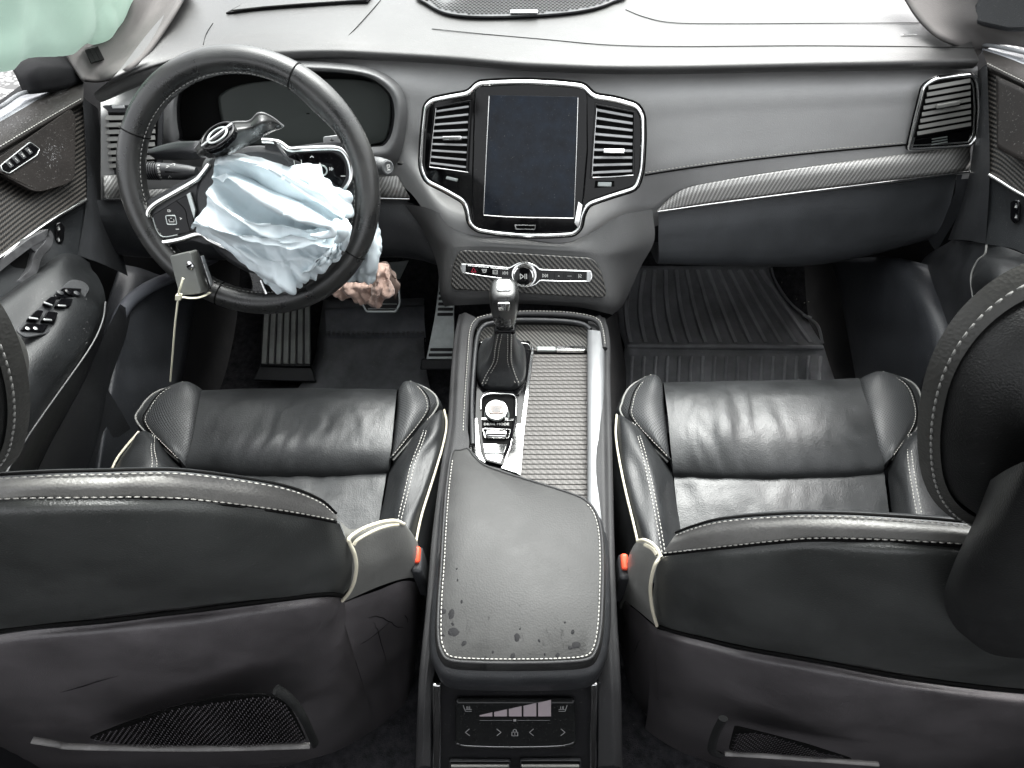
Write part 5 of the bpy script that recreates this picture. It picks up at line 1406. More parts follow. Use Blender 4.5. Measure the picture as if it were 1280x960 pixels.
# memory seat keys
slab('memory_switch', rounded(pn.many([(0, 207), (36, 179), (47, 187), (44, 193), (10, 216), (2, 213)], .0105), .003, 3), .002, MT['piano'], ld, pn.n, bev=.0006)
ring('switch_frame', rounded(pn.many([(-1, 207), (36, 177.5), (49, 187), (45, 195), (10, 218), (1, 214)], .0100), .003, 3), .0010, .0026, MT['silver'], ld, pn.n, bev=.0004)
for t in (.12, .37, .62, .87):
    c = pn(lerp(8, 40, t), lerp(208, 186, t), .0128)
    x = (pn(40, 186, .0128) - pn(8, 208, .0128)).normalized()
    mb_ = box('memory_button', c, x * .0042, pn.n.cross(x) * .0045, pn.n * .0008, MT['dark_trim'], ld, bev=.0004)
    strokes('icon', [[(-.4, .6), (0, .8), (0, -.8)]] if t < .5 else [[(-.5, .7), (.5, .7), (-.5, -.7), (.5, -.7)]], (c + pn.n * .001, x, pn.n.cross(x), .0022), .0007, MT['print'], mb_)
# inner handle: silver loop round a dark cup
hp = Plane(onx(30, 325, -.698), (1, -.25, .2))
slab('handle_cup', rounded(hp.many([(-30, 362), (4, 330), (24, 311), (36, 316), (36, 336), (20, 352), (-30, 388)], .001), .008, 3), .002, MT['gap'], ld, hp.n, bev=0)
ring('door_handle', rounded(hp.many([(-40, 352), (0, 320), (30, 298), (54, 286), (60, 294), (58, 308), (44, 322), (40, 341), (22, 358), (-40, 402)], .001), .008, 3), .010, .012, MT['handle_dull'], ld, hp.n, bev=.004,
     inner=None)
slab('handle_grip', rounded(hp.many([(27, 305), (54, 287), (62, 296), (59, 313), (46, 322), (38, 314)], .004), .006, 3), .008, MT['handle_dull'], ld, hp.n, bev=.003)
lk = Plane(onx(76, 292, -.698), (1, -.3, .15))
slab('lock_switch', rounded(lk.many([(68, 280), (74, 277), (79, 284), (78, 300), (73, 307), (68, 303)], .002), .003, 3), .004, MT['piano'], ld, lk.n, bev=.001)
for v in (286, 300): box('lock_key', lk(73, v, .0066), V((0, .0035, 0)), V((.001, 0, .0035)), lk.n * .0006, MT['dark_trim'], ld, bev=.0004); strokes('icon', [[(-.6, -.5), (.6, -.5), (.6, .3), (-.6, .3), (-.6, -.5)], [(-.3, .3), (-.3, .8), (.3, .8)]], (*frame_on(lk, 73, v, .0075), .0026), .0008, MT['print'], ld)
# armrest with its switch bank
patch('armrest', [[onx(u, v, x) for u, v, x in r] for r in [
    [(-60, 412, -.69), (0, 372, -.69), (40, 343, -.69), (75, 318, -.69), (97, 319, -.69), (112, 328, -.69)],
    [(-60, 420, -.672), (0, 382, -.672), (40, 354, -.672), (76, 330, -.672), (98, 331, -.672), (115, 337, -.68)],
    [(-60, 470, -.645), (0, 425, -.645), (40, 395, -.645), (76, 362, -.645), (104, 350, -.65), (122, 345, -.665)],
    [(-60, 520, -.615), (0, 480, -.612), (44, 440, -.610), (84, 402, -.612), (112, 376, -.625), (129, 360, -.65)],
    [(-60, 590, -.598), (0, 545, -.596), (50, 480, -.596), (92, 430, -.600), (122, 392, -.615), (132, 374, -.64)],
    [(-60, 640, -.60), (7, 590, -.600), (66, 500, -.600), (108, 440, -.603), (127, 404, -.620), (133, 380, -.645)],
    [(-60, 680, -.66), (14, 640, -.66), (70, 540, -.65), (108, 470, -.64), (127, 425, -.65), (134, 392, -.67)]]], MT['door_arm'], ld, nu=6, nv=5)
tube('armrest_welt', [onx(u, v, -.598) for u, v in [(7, 592), (35, 545), (73, 491), (113, 434), (128, 402), (132, 377)]], .0010, MT['leather_trim'], ld, n=6)
ap = Plane(onx(62, 390, -.634), V((.70, -.35, .72)))
ap = Plane(onx(62, 390, -.632), (onx(104, 352, -.655) - onx(10, 430, -.632)).cross(onx(92, 425, -.604) - onx(62, 375, -.645)))
if ap.n.z < 0: ap.n = -ap.n
slab('switch_plate', rounded(ap.many([(18, 414), (56, 377), (88, 350), (104, 353), (112, 362), (104, 376), (58, 419), (30, 424)], -.001), .006, 3), .003, MT['dark_trim'], ld, ap.n, bev=.001)
def bank(pts, nm='window_switch', m='piano', t=.004): return slab(nm, rounded(ap.many(pts, .002), .0025, 2), t, MT[m], ld, ap.n, bev=.001)
bank([(66, 370), (78, 361), (101, 362), (99, 370), (88, 373), (70, 374)], 'mirror_switch', 'piano', .003)
for u, v in ((74, 367), (95, 368)):
    lathe('mirror_button', [(.0042, 0), (.0042, .003), (.003, .0036)], ap(u, v, .004), ap.n, MT['dark_trim'], ld, 16)
lathe('mirror_knob', [(.0056, 0), (.0056, .004), (.0045, .005), (.002, .0052)], ap(84.5, 366.5, .004), ap.n, MT['piano'], ld, 20)
for q in ([(51, 382), (61, 374), (70, 375), (62, 386)], [(66, 386), (73, 375.5), (89, 377), (84, 387)], [(31, 402), (43, 391), (52, 392), (45, 404)], [(49, 404), (56, 392.5), (70, 394), (66, 405)]):
    ws_ = bank(q, t=.0065)
    P = [ap(a, b, .0088) for a, b in q]
    c = sum(P, V()) / 4; xx = (P[3] - P[0]) * .5; xx.normalize()
    box('switch_lip', c + (P[0] - P[1]).normalized() * .002, xx * .0052, ap.n.cross(xx) * .0014, ap.n * .001, MT['silver'], ws_, bev=.0005)
bank([(24, 414), (31, 406), (60, 407), (54, 416)], 'lock_plate', 'piano', .003)
for u in (34, 44): lathe('child_lock', [(.0026, 0), (.0025, .0012), (.0015, .0016)], ap(u, 411, .0045), ap.n, MT['silver'], ld, 14)
# lower door and its pocket
patch('lower_panel', [[onx(u, v, x) for u, v, x in r] for r in [
    [(-60, 682, -.66), (14, 642, -.66), (70, 542, -.65), (108, 472, -.645), (128, 424, -.655), (150, 380, -.72)],
    [(-40, 720, -.67), (30, 650, -.67), (80, 570, -.665), (112, 510, -.66), (134, 440, -.67), (158, 385, -.735)],
    [(-20, 740, -.69), (40, 680, -.69), (92, 610, -.69), (118, 560, -.685), (140, 470, -.70), (170, 390, -.75)]]], MT['dark_trim'], ld, nu=5, nv=5)
patch('door_bottom', [[V((-.69, y, .48)) for y in (.1, .4, .7)], [V((-.72, y, .20)) for y in (.1, .4, .7)], [V((-.78, y, -.05)) for y in (.1, .4, .7)]], MT['dark_trim'], ld, nu=3, nv=3)

Rr = dict(at=(.78, .8, .3), label='passenger door trim with carbon panel beside the far end of the dash', 
    sill0=[(1392, 98), (1330, 80), (1290, 68), (1264, 62), (1244, 58), (1228, 56)][::-1], sill1=[(1392, 114), (1330, 96), (1290, 84), (1264, 74), (1244, 67), (1228, 62)][::-1],
    pad=[(1392, 140), (1330, 122), (1290, 109), (1264, 97), (1246, 88), (1234, 82)][::-1],
    chrome=[(1392, 300), (1330, 270), (1290, 250), (1268, 238), (1252, 228), (1237, 219)][::-1],
    plate=[(1246, 97), (1266, 106), (1290, 118), (1330, 138), (1330, 226), (1282, 204), (1254, 190), (1246, 184), (1244, 150)],
    arm_in=[(1392, 360), (1330, 338), (1290, 322), (1270, 312), (1252, 308), (1232, 305)][::-1],
    cap=[[(1234, 80, .73), (1228, 84, .75), (1220, 90, .79)], [(1236, 150, .715), (1228, 155, .735), (1218, 165, .79)], [(1237, 219, .70), (1222, 226, .72), (1208, 235, .78)], [(1232, 305, .69), (1206, 300, .72), (1185, 300, .78)]])
rd, xr = door(1, Rr)
rk = Plane(onx(1270, 265, .698), (-1, -.3, .15))
slab('lock_switch', rounded(rk.many([(1265, 252), (1274, 249), (1277, 256), (1276, 276), (1270, 280), (1265, 274)], .002), .003, 3), .004, MT['piano'], rd, rk.n, bev=.001)
for v in (258, 271): box('lock_key', rk(1270.5, v, .0066), V((0, .0032, 0)), V((-.001, 0, .0032)), rk.n * .0006, MT['dark_trim'], rd, bev=.0004); strokes('icon', [[(-.6, -.5), (.6, -.5), (0, .7), (-.6, -.5)]], (*frame_on(rk, 1270.5, v, .0075), .0024), .0008, MT['print'], rd)
patch('armrest', [[onx(u, v, x) for u, v, x in r] for r in [
    [(1232, 305, .70), (1252, 308, .69), (1275, 316, .69), (1330, 340, .69)],
    [(1228, 318, .69), (1246, 322, .675), (1272, 326, .672), (1330, 350, .67)],
    [(1222, 326, .67), (1244, 326, .64), (1268, 334, .63), (1330, 365, .62)],
    [(1213, 348, .655), (1236, 352, .61), (1264, 372, .60), (1330, 420, .60)],
    [(1215, 368, .66), (1228, 392, .62), (1258, 420, .61), (1330, 470, .61)],
    [(1219, 385, .70), (1226, 420, .68), (1250, 450, .67), (1330, 520, .66)]]], MT['door_arm'], rd, nu=5, nv=5)
tube('armrest_welt', [onx(u, v, .652) for u, v in [(1233, 306), (1231, 318), (1222, 326), (1214, 345), (1216, 372)]], .0013, MT['thread_dark'], rd, n=6)
patch('lower_panel', [[onx(u, v, x) for u, v, x in r] for r in [
    [(1190, 300, .79), (1210, 302, .74), (1232, 306, .70), (1290, 330, .70)],
    [(1150, 330, .80), (1190, 340, .745), (1216, 360, .70), (1290, 420, .69)],
    [(1130, 400, .80), (1185, 410, .745), (1222, 430, .71), (1290, 480, .69)],
    [(1120, 470, .80), (1185, 480, .745), (1222, 490, .71), (1290, 540, .69)]]], MT['dark_trim'], rd, nu=5, nv=5)
patch('door_bottom', [[V((.69, y, .48)) for y in (.1, .4, .75)], [V((.74, y, .20)) for y in (.1, .4, .75)], [V((.78, y, -.05)) for y in (.1, .4, .75)]], MT['dark_trim'], rd, nu=3, nv=3)
# kick panels ahead of the doors
kl = patch('kick_panel', [[onx(u, v, x) for u, v, x in r] for r in [
    [(150, 330, -.80), (175, 335, -.775), (205, 345, -.755), (250, 352, -.755)],
    [(128, 400, -.79), (148, 398, -.745), (180, 395, -.735), (240, 400, -.74)],
    [(122, 460, -.78), (140, 458, -.720), (165, 462, -.715), (230, 465, -.72)],
    [(112, 530, -.77), (128, 530, -.700), (150, 535, -.70), (210, 540, -.70)],
    [(100, 600, -.77), (118, 600, -.69), (140, 605, -.69), (190, 610, -.69)]]], MT['kick'], nu=6, nv=6, thick=.01)
tag(kl, 'black footwell side panel with dirt specks below the driver door armrest', 'side panel')
kr = patch('kick_panel', [[onx(u, v, x) for u, v, x in r] for r in [
    [(1040, 325, .77), (1080, 322, .755), (1120, 322, .755), (1175, 335, .80)],
    [(1050, 370, .77), (1090, 365, .745), (1140, 360, .735), (1200, 380, .79)],
    [(1060, 420, .77), (1100, 420, .740), (1160, 405, .725), (1215, 420, .78)],
    [(1070, 475, .77), (1105, 478, .735), (1168, 470, .72), (1222, 478, .77)],
    [(1080, 530, .77), (1110, 530, .73), (1170, 530, .72), (1222, 530, .77)]]], MT['kick'], nu=6, nv=6, thick=.01)
tag(kr, 'black footwell side panel beside the ribbed passenger floor mat', 'side panel')
tb = tube('door_seal', [onx(u, v, -.742) for u, v in [(268, 322), (222, 343), (185, 360), (158, 382), (145, 412), (137, 460), (128, 520), (118, 580)]], .012, MT['seal'], n=8, seg=12)
tag(tb, 'curved grey rubber door seal at the driver footwell', 'door seal')
# windscreen pillars
pl = thing('windscreen_pillar', (-.7, 1.1, .88), 'grey windscreen pillar with small demister grille beside the pale green airbag', 'pillar')
patch('pillar_trim', [
    [onx(104, 98, -.735), onx(128, 101, -.72), onz(152, 88, .865), onz(178, 68, .872), onz(202, 36, .885), onz(220, 8, .90), onz(236, -20, .91)],
    [onx(92, 82, -.755), onx(118, 82, -.735), onx(150, 72, -.705), onx(172, 50, -.69), onx(190, 22, -.68), onx(205, -6, -.68), onx(218, -30, -.68)],
    [onx(82, 62, -.77), onx(112, 58, -.755), onx(142, 46, -.73), onx(160, 26, -.71), onx(168, 0, -.70), onx(170, -26, -.70), onx(170, -50, -.70)],
    [onx(78, 46, -.79), onx(108, 40, -.775), onx(134, 26, -.755), onx(148, 6, -.735), onx(150, -22, -.72), onx(146, -46, -.72), onx(140, -70, -.72)]],
      MT['pillar'], pl, nu=6, nv=6, thick=.006)
patch('mirror_block', [
    [onx(16, 88, -.80), onx(32, 71, -.80), onx(60, 66, -.80), onx(82, 62, -.80)],
    [onx(22, 100, -.785), onx(42, 90, -.755), onx(74, 86, -.75), onx(96, 82, -.765)],
    [onx(30, 118, -.785), onx(47, 117, -.757), onx(80, 112, -.75), onx(106, 100, -.755)]], MT['gap_soft'], pl, nu=4, nv=4, thick=.012)
dgp = Plane(onx(117, 71, -.742), (onx(128, 72, -.735) - onx(110, 66, -.75)).cross(onx(112, 84, -.735) - onx(118, 60, -.755)))
if dgp.n.x < 0: dgp.n = -dgp.n
for k in range(3):
    u = 110 + k * 5.5; v = 74 - k * 1.5
    slab('demister_slot', dgp.many([(u - 4, v - 10), (u + 1, v - 12), (u + 9, v + 4), (u + 4, v + 6)], .006), .002, MT['gap'], pl, dgp.n, bev=0)
prr = thing('windscreen_pillar', (.75, 1.1, .88), 'grey windscreen pillar at the passenger end of the dash, shading to black', 'pillar')
patch('pillar_trim', [
    [onz(1112, -22, .915), onz(1128, -6, .90), onz(1143, 15, .888), onz(1160, 33, .878), onz(1185, 50, .868), onx(1222, 70, .78)],
    [onx(1150, -34, .70), onx(1166, -14, .70), onx(1182, 8, .71), onx(1198, 28, .725), onx(1214, 44, .75), onx(1232, 62, .78)],
    [onx(1186, -46, .72), onx(1204, -24, .73), onx(1220, 2, .745), onx(1232, 22, .755), onx(1244, 38, .77), onx(1256, 56, .79)],
    [onx(1220, -60, .76), onx(1236, -34, .77), onx(1256, -4, .78), onx(1272, 18, .79), onx(1290, 36, .80), onx(1320, 66, .81)],
    [onx(1260, -80, .79), onx(1290, -40, .80), onx(1320, -10, .81), onx(1340, 12, .82), onx(1360, 34, .82), onx(1400, 70, .82)]], MT['pillar'], prr, nu=6, nv=6, thick=.006)
mb = Plane(onx(1240, 30, .765), V((-1, -.45, .25)))
slab('mirror_block', mb.many([(1222, 8), (1236, -12), (1300, -25), (1345, 30), (1290, 40), (1262, 40), (1240, 35), (1218, 30)], .0), .012, MT['dark_trim'], prr, mb.n, bev=.006)
slab('demister_slot', mb.many([(1206, 30), (1214, 12), (1222, 8), (1216, 30)], .0), .01, MT['gap'], prr, mb.n, bev=0)
# upper pillars and roof rails frame the openings out of view
for s, nm in ((-1, 'driver'), (1, 'passenger')):
    p = tube('roof_rail', [V((s * .78, 1.28, .92)), V((s * .72, .95, 1.12)), V((s * .66, .45, 1.33)), V((s * .64, -.2, 1.39)), V((s * .63, -.9, 1.36))], .04, MT['headliner'], n=6, seg=10)
    tag(p, 'pale cloth covered roof rail above the %s side windows' % nm, 'roof rail')
# curtain airbag hanging in the driver side window
cv = [[(-90, -60, -.70), (-30, -70, -.69), (40, -60, -.69), (100, -40, -.69), (140, -26, -.69), (166, -14, -.70)],
      [(-90, -10, -.74), (-30, -14, -.715), (40, -14, -.71), (96, -6, -.71), (136, 0, -.71), (161, 8, -.71)],
      [(-90, 40, -.755), (-30, 32, -.735), (30, 26, -.725), (84, 22, -.725), (126, 20, -.72), (156, 26, -.72)],
      [(-90, 76, -.765), (-30, 68, -.745), (24, 58, -.74), (74, 50, -.74), (110, 42, -.735), (140, 38, -.735)],
      [(-90, 98, -.76), (-30, 86, -.755), (14, 74, -.755), (62, 66, -.755), (92, 60, -.755), (116, 50, -.755)]]
def cdisp(t, s, P): return abs(noise.noise(V((P.y * 13, P.z * 5, .5)))) * .030 + noise.noise(P * 16) * .003 + abs(noise.noise(V((P.y * 40, P.z * 24, 2)))) * .002
ca = patch('curtain_airbag', [[onx(u, v, x) for u, v, x in r] for r in cv], MT['bag_green'], nu=8, nv=8, disp=cdisp)
tag(ca, 'pale green curtain airbag hanging over the driver side window', 'airbag')

# water drops on the driver door
drops = []
rng = random.Random(3)
def drop(P, n, r):
    r *= .62
    k = 7; x = n.cross(V((0, 0, 1))).normalized(); y = n.cross(x)
    A = [P + (x * math.cos(6.283 * i / k) + y * math.sin(6.283 * i / k)) * r for i in range(k)]
    B = [P + (x * math.cos(6.283 * i / k) + y * math.sin(6.283 * i / k)) * r * .65 + n * r * .5 for i in range(k)]
    drops.append((A + B + [P + n * r * .7], [[i, (i + 1) % k, k + (i + 1) % k, k + i] for i in range(k)] + [[k + i, k + (i + 1) % k, 2 * k] for i in range(k)]))
for _ in range(70):
    u = rng.gauss(66, 7); v = rng.gauss(192, 9)
    if 45 < u < 88 and 170 < v < 222: drop(pn(u, v, .0102), pn.n, rng.uniform(.0005, .0015))
for _ in range(60):
    u = rng.uniform(0, 88); v = rng.uniform(140, 238)
    if v > 196 - u * .62 + 0 and v < 236: drop(pn(u, v, .0102), pn.n, rng.uniform(.0004, .0010))
for _ in range(110):
    t = rng.random(); u = lerp(-5, 100, t); v = lerp(155, 99, t) + rng.uniform(2, 24)
    k = (v - lerp(152, 97, t)) / 30
    drop(onx(u, v, -lerp(.765, .728, min(1, k)) + .004), V((.55, -.1, .8)).normalized(), rng.uniform(.0005, .0013))
for _ in range(60):
    drop(ap(rng.uniform(40, 110), rng.uniform(360, 430), .002), ap.n, rng.uniform(.0004, .0010))
v_, f_ = join(drops)
wdp = mk('water_drops', v_, f_, MT['water']); stuff(wdp); wdp['label'] = 'scattered small water drops on the driver door trim'
# ------------------------------------------------------------------ body sides that close the cabin below the windows
for s, nm in ((-1, 'driver'), (1, 'passenger')):
    b_ = patch('body_side', [[V((s * .83, y, z)) for y in (.0, .3, .6, 1.1, 1.75)] for z in (-.1, .3, .82)], MT['gap_soft'], nu=2, nv=2, thick=.02)
    structure(b_)
b_ = patch('bulkhead', [[V((x, y, z)) for x in (-.84, 0, .84)] for y, z in ((1.66, -.05), (1.68, .4), (1.74, .88))], MT['carpet'], nu=2, nv=2, thick=.02)
structure(b_)

# ------------------------------------------------------------------ seats
def Z(u, v, z): return onz(u, v, z)
def Y(u, v, y): return ony(u, v, y)
def cushion(o, d):
    """leg rest with its two horns, seat base, side bolsters; all nets in photo sight lines"""
    f = d['front']
    rows = []
    top = [Z(u, v, z) for u, v, z in f[0]]
    rows.append([p + V((0, .004, -.09)) for p in top]); rows.append([p + V((0, .012, -.030)) for p in top])
    for r in f: rows.append([Z(u, v, z) for u, v, z in r])
    rows.append([p + V((0, -.004, -.03)) for p in rows[-1]])
    def creases(t, s, P):
        k = math.exp(-((t - .62) / .22) ** 2)
        k2 = math.exp(-((s - d['cs']) / .26) ** 2)
        wx_ = P.x + .05 * noise.noise(V((P.x * 7, P.y * 7, 3)))
        n1 = abs(noise.noise(V((wx_ * 26, P.y * 7, 2.2)))); n2 = abs(noise.noise(V((wx_ * 60, P.y * 16, 5.1))))
        edge = math.exp(-((t - .86) / .08) ** 2)
        return k * k2 * (n1 * .0085 + n2 * .0026 - .002) + n2 * .0009 + edge * .0035 * noise.noise(V((P.x * 30, 0, 1))) + .0028 * noise.noise(V((P.x * 9, P.y * 12, 0)))
    patch('leg_rest', rows, MT['leather_used'], o, nu=14, nv=9, disp=creases)
    for h in d['horns']:
        inn, out = h
        rows = []
        for k in range(len(inn)):
            (u0, v0, z0), (u1, v1, z1) = inn[k], out[k]
            a, b = Z(u0, v0, z0), Z(u1, v1, z1)
            dx = (b - a)
            r = [a + V((0, 0, -.010)), lerp(a, b, .12) + V((0, 0, .004)), lerp(a, b, .45) + V((0, 0, .016)), lerp(a, b, .8) + V((0, 0, .012)), b, lerp(a, b, 1.0) + V((dx.x * .05, dx.y * .05, -.03)), lerp(a, b, .97) + V((0, 0, -.07))]
            rows.append(r)
        first = [p + V((0, .010, -.055)) for p in rows[0]]
        patch('leg_rest_wing', [first] + rows, MT['leather_perf'], o, nu=5, nv=6)
        wl_ = [lerp(Z(*a), Z(*b), .96) + V((0, 0, .006)) for a, b in zip(inn, out)]
        tube('wing_welt', wl_, .0018, MT['thread_dark'], o, n=6)
        stitch('wing_stitching', [lerp(Z(*a), Z(*b), .74) + V((0, 0, .0150)) for a, b in zip(inn, out)], MT['thread'], o, gap=.0056, ln=.0038, r=.0007)
        tube('wing_seam', [lerp(Z(*a), Z(*b), .79) + V((0, 0, .0128)) for a, b in zip(inn, out)], .0012, MT['gap'], o, n=6)
    g = d['base']
    rows = [[Z(u, v, z) for u, v, z in r] for r in g]
    rows = [[p + V((0, .008, -.03)) for p in rows[0]]] + rows
    def bd(t, s, P):
        k = math.exp(-((s - d['bs']) / .22) ** 2) * math.exp(-((t - .5) / .35) ** 2)
        return k * .005 * noise.noise(V((P.x * 30 + P.y * 14, P.y * 10, 4))) + .0010 * noise.noise(V((P.x * 60, P.y * 40, 1)))
    patch('seat_base', rows, MT['leather_used'], o, nu=10, nv=7, disp=bd)
    for b in d['bolsters']:
        rows = [[Z(u, v, z) for u, v, z in r] for r in b['net']]
        rows = [r + [r[-1] + V((b['s'] * .012, 0, -.06)), r[-1] + V((b['s'] * .010, 0, -.22))] for r in rows]
        rows = [[p + V((0, .02, -.05)) for p in rows[0]]] + rows
        patch('side_bolster', rows, MT['leather'], o, nu=6, nv=6)
        tube('piping', [r[-3] + V((b['s'] * .002, 0, .003)) for r in rows[1:]], .0019, MT['piping'], o, n=6)
        if b.get('double', True):
            for t in (.33, .43):
                stitch('bolster_stitching', [lerp(r[1], r[2], t * 2 - .35) + V((0, 0, .002)) for r in rows[1:]], MT['thread'], o, gap=.0062, ln=.0042, r=.0008, lift=.0022)
            tube('bolster_seam', [lerp(r[1], r[2], .41) + V((0, 0, .0004)) for r in rows[1:]], .0012, MT['gap'], o, n=6)
    c = d['plinth']
    patch('seat_plinth', [[V((x, c[2], z)) for x in (c[0], c[1])] for z in (.36, .12)], MT['gap_soft'], o, nu=2, nv=2)

ds = thing('car_seat', (-.37, .5, .05), 'driver seat in creased black leather with cream piping and stitched backrest', 'car seat', 'front seats')
cushion(ds, dict(cs=.62, bs=.55,
    front=[[(253, 488, .430), (314, 486, .435), (375, 486, .437), (436, 486, .435), (497, 487, .430)],
           [(250, 500, .452), (313, 498, .460), (374, 498, .462), (434, 498, .460), (495, 499, .452)],
           [(244, 530, .456), (308, 528, .466), (370, 528, .468), (432, 528, .466), (492, 528, .456)],
           [(237, 560, .448), (301, 560, .458), (364, 560, .460), (427, 560, .458), (489, 560, .448)],
           [(232, 583, .430), (297, 586, .436), (361, 587, .438), (425, 587, .436), (486, 584, .430)]],
    horns=[([(253, 487, .44), (249, 510, .452), (244, 535, .454), (238, 560, .448), (232, 583, .432)],
            [(226, 483, .430), (194, 493, .430), (176, 511, .428), (172, 531, .425), (226, 580, .428)]),
           ([(497, 487, .44), (495, 510, .452), (492, 535, .454), (489, 560, .448), (486, 583, .432)],
            [(520, 482, .432), (539, 490, .434), (549, 501, .434), (544, 518, .430), (492, 578, .430)])],
    base=[[(236, 590, .418), (300, 592, .422), (361, 592, .424), (424, 592, .422), (484, 590, .418)],
          [(232, 612, .420), (297, 614, .424), (360, 614, .426), (422, 614, .424), (480, 612, .420)],
          [(226, 650, .412), (293, 652, .416), (357, 652, .418), (418, 652, .416), (474, 650, .412)],
          [(216, 720, .395), (290, 722, .398), (353, 722, .400), (412, 722, .398), (466, 720, .395)]],
    bolsters=[dict(s=1, net=[[(520, 541, .42), (530, 528, .445), (545, 516, .455), (554, 514, .445)],
                             [(500, 566, .425), (518, 556, .458), (542, 542, .468), (557, 532, .450)],
                             [(487, 590, .42), (506, 585, .462), (532, 572, .461), (552, 560, .452)],
                             [(480, 625, .415), (498, 620, .460), (522, 612, .461), (540, 600, .450)],
                             [(472, 665, .41), (490, 660, .458), (510, 655, .468), (524, 652, .448)],
                             [(464, 730, .40), (480, 725, .450), (498, 722, .460), (512, 718, .440)]]),
              dict(s=-1, net=[[(206, 556, .42), (197, 548, .440), (186, 541, .448), (176, 541, .440)],
                              [(216, 575, .425), (200, 566, .455), (180, 558, .462), (160, 560, .445)],
                              [(230, 592, .42), (206, 586, .458), (176, 580, .468), (146, 580, .448)],
                              [(226, 625, .415), (198, 620, .455), (166, 616, .465), (134, 615, .445)],
                              [(220, 670, .41), (190, 668, .452), (156, 665, .462), (122, 660, .442)]])],
    plinth=(-.60, -.14, .70)))
ps = thing('car_seat', (.40, .5, .05), 'passenger seat in smooth black leather with a big dark headrest, facing the glovebox', 'car seat', 'front seats')
cushion(ps, dict(cs=.30, bs=.15,
    front=[[(829, 479, .430), (890, 477, .435), (951, 476, .437), (1012, 475, .435), (1073, 474, .430)],
           [(831, 492, .452), (892, 490, .460), (953, 489, .462), (1016, 488, .460), (1078, 487, .452)],
           [(835, 522, .456), (896, 520, .466), (958, 519, .468), (1023, 518, .466), (1088, 516, .456)],
           [(838, 556, .448), (900, 555, .458), (963, 554, .460), (1030, 553, .458), (1097, 551, .448)],
           [(841, 588, .430), (904, 591, .436), (968, 591, .438), (1037, 589, .436), (1105, 584, .430)]],
    horns=[([(829, 479, .44), (832, 508, .452), (835, 535, .454), (838, 560, .448), (840, 584, .432)],
            [(806, 474, .432), (785, 486, .434), (775, 504, .434), (777, 524, .430), (834, 580, .430)]),
           ([(1073, 475, .44), (1082, 505, .452), (1090, 532, .454), (1098, 558, .448), (1104, 582, .432)],
            [(1108, 470, .432), (1140, 480, .432), (1152, 500, .430), (1150, 530, .428), (1112, 578, .428)])],
    base=[[(842, 594, .418), (905, 596, .422), (970, 596, .424), (1038, 594, .422), (1104, 590, .418)],
          [(844, 612, .420), (908, 614, .424), (972, 614, .426), (1040, 612, .424), (1107, 608, .420)],
          [(848, 650, .412), (912, 652, .416), (976, 652, .418), (1044, 650, .416), (1112, 646, .412)],
          [(854, 720, .395), (918, 722, .398), (982, 722, .400), (1050, 720, .398), (1120, 716, .395)]],
    bolsters=[dict(s=-1, net=[[(808, 545, .42), (798, 534, .445), (784, 524, .455), (772, 520, .445)],
                              [(828, 570, .425), (810, 560, .458), (790, 552, .468), (771, 546, .450)],
                              [(840, 592, .42), (818, 590, .462), (796, 585, .461), (776, 580, .452)],
                              [(846, 630, .415), (826, 628, .460), (804, 622, .461), (784, 618, .450)],
                              [(852, 672, .41), (834, 672, .458), (814, 672, .468), (797, 672, .448)],
                              [(858, 730, .40), (842, 730, .450), (824, 730, .460), (808, 730, .440)]]),
              dict(s=1, net=[[(1118, 560, .42), (1130, 548, .445), (1146, 540, .455), (1160, 540, .445)],
                             [(1110, 585, .42), (1126, 576, .455), (1152, 568, .465), (1176, 562, .447)],
                             [(1113, 625, .415), (1132, 620, .455), (1160, 614, .465), (1186, 608, .447)],
                             [(1120, 680, .41), (1142, 676, .452), (1172, 670, .462), (1200, 664, .444)]])],
    plinth=(.16, .66, .70)))

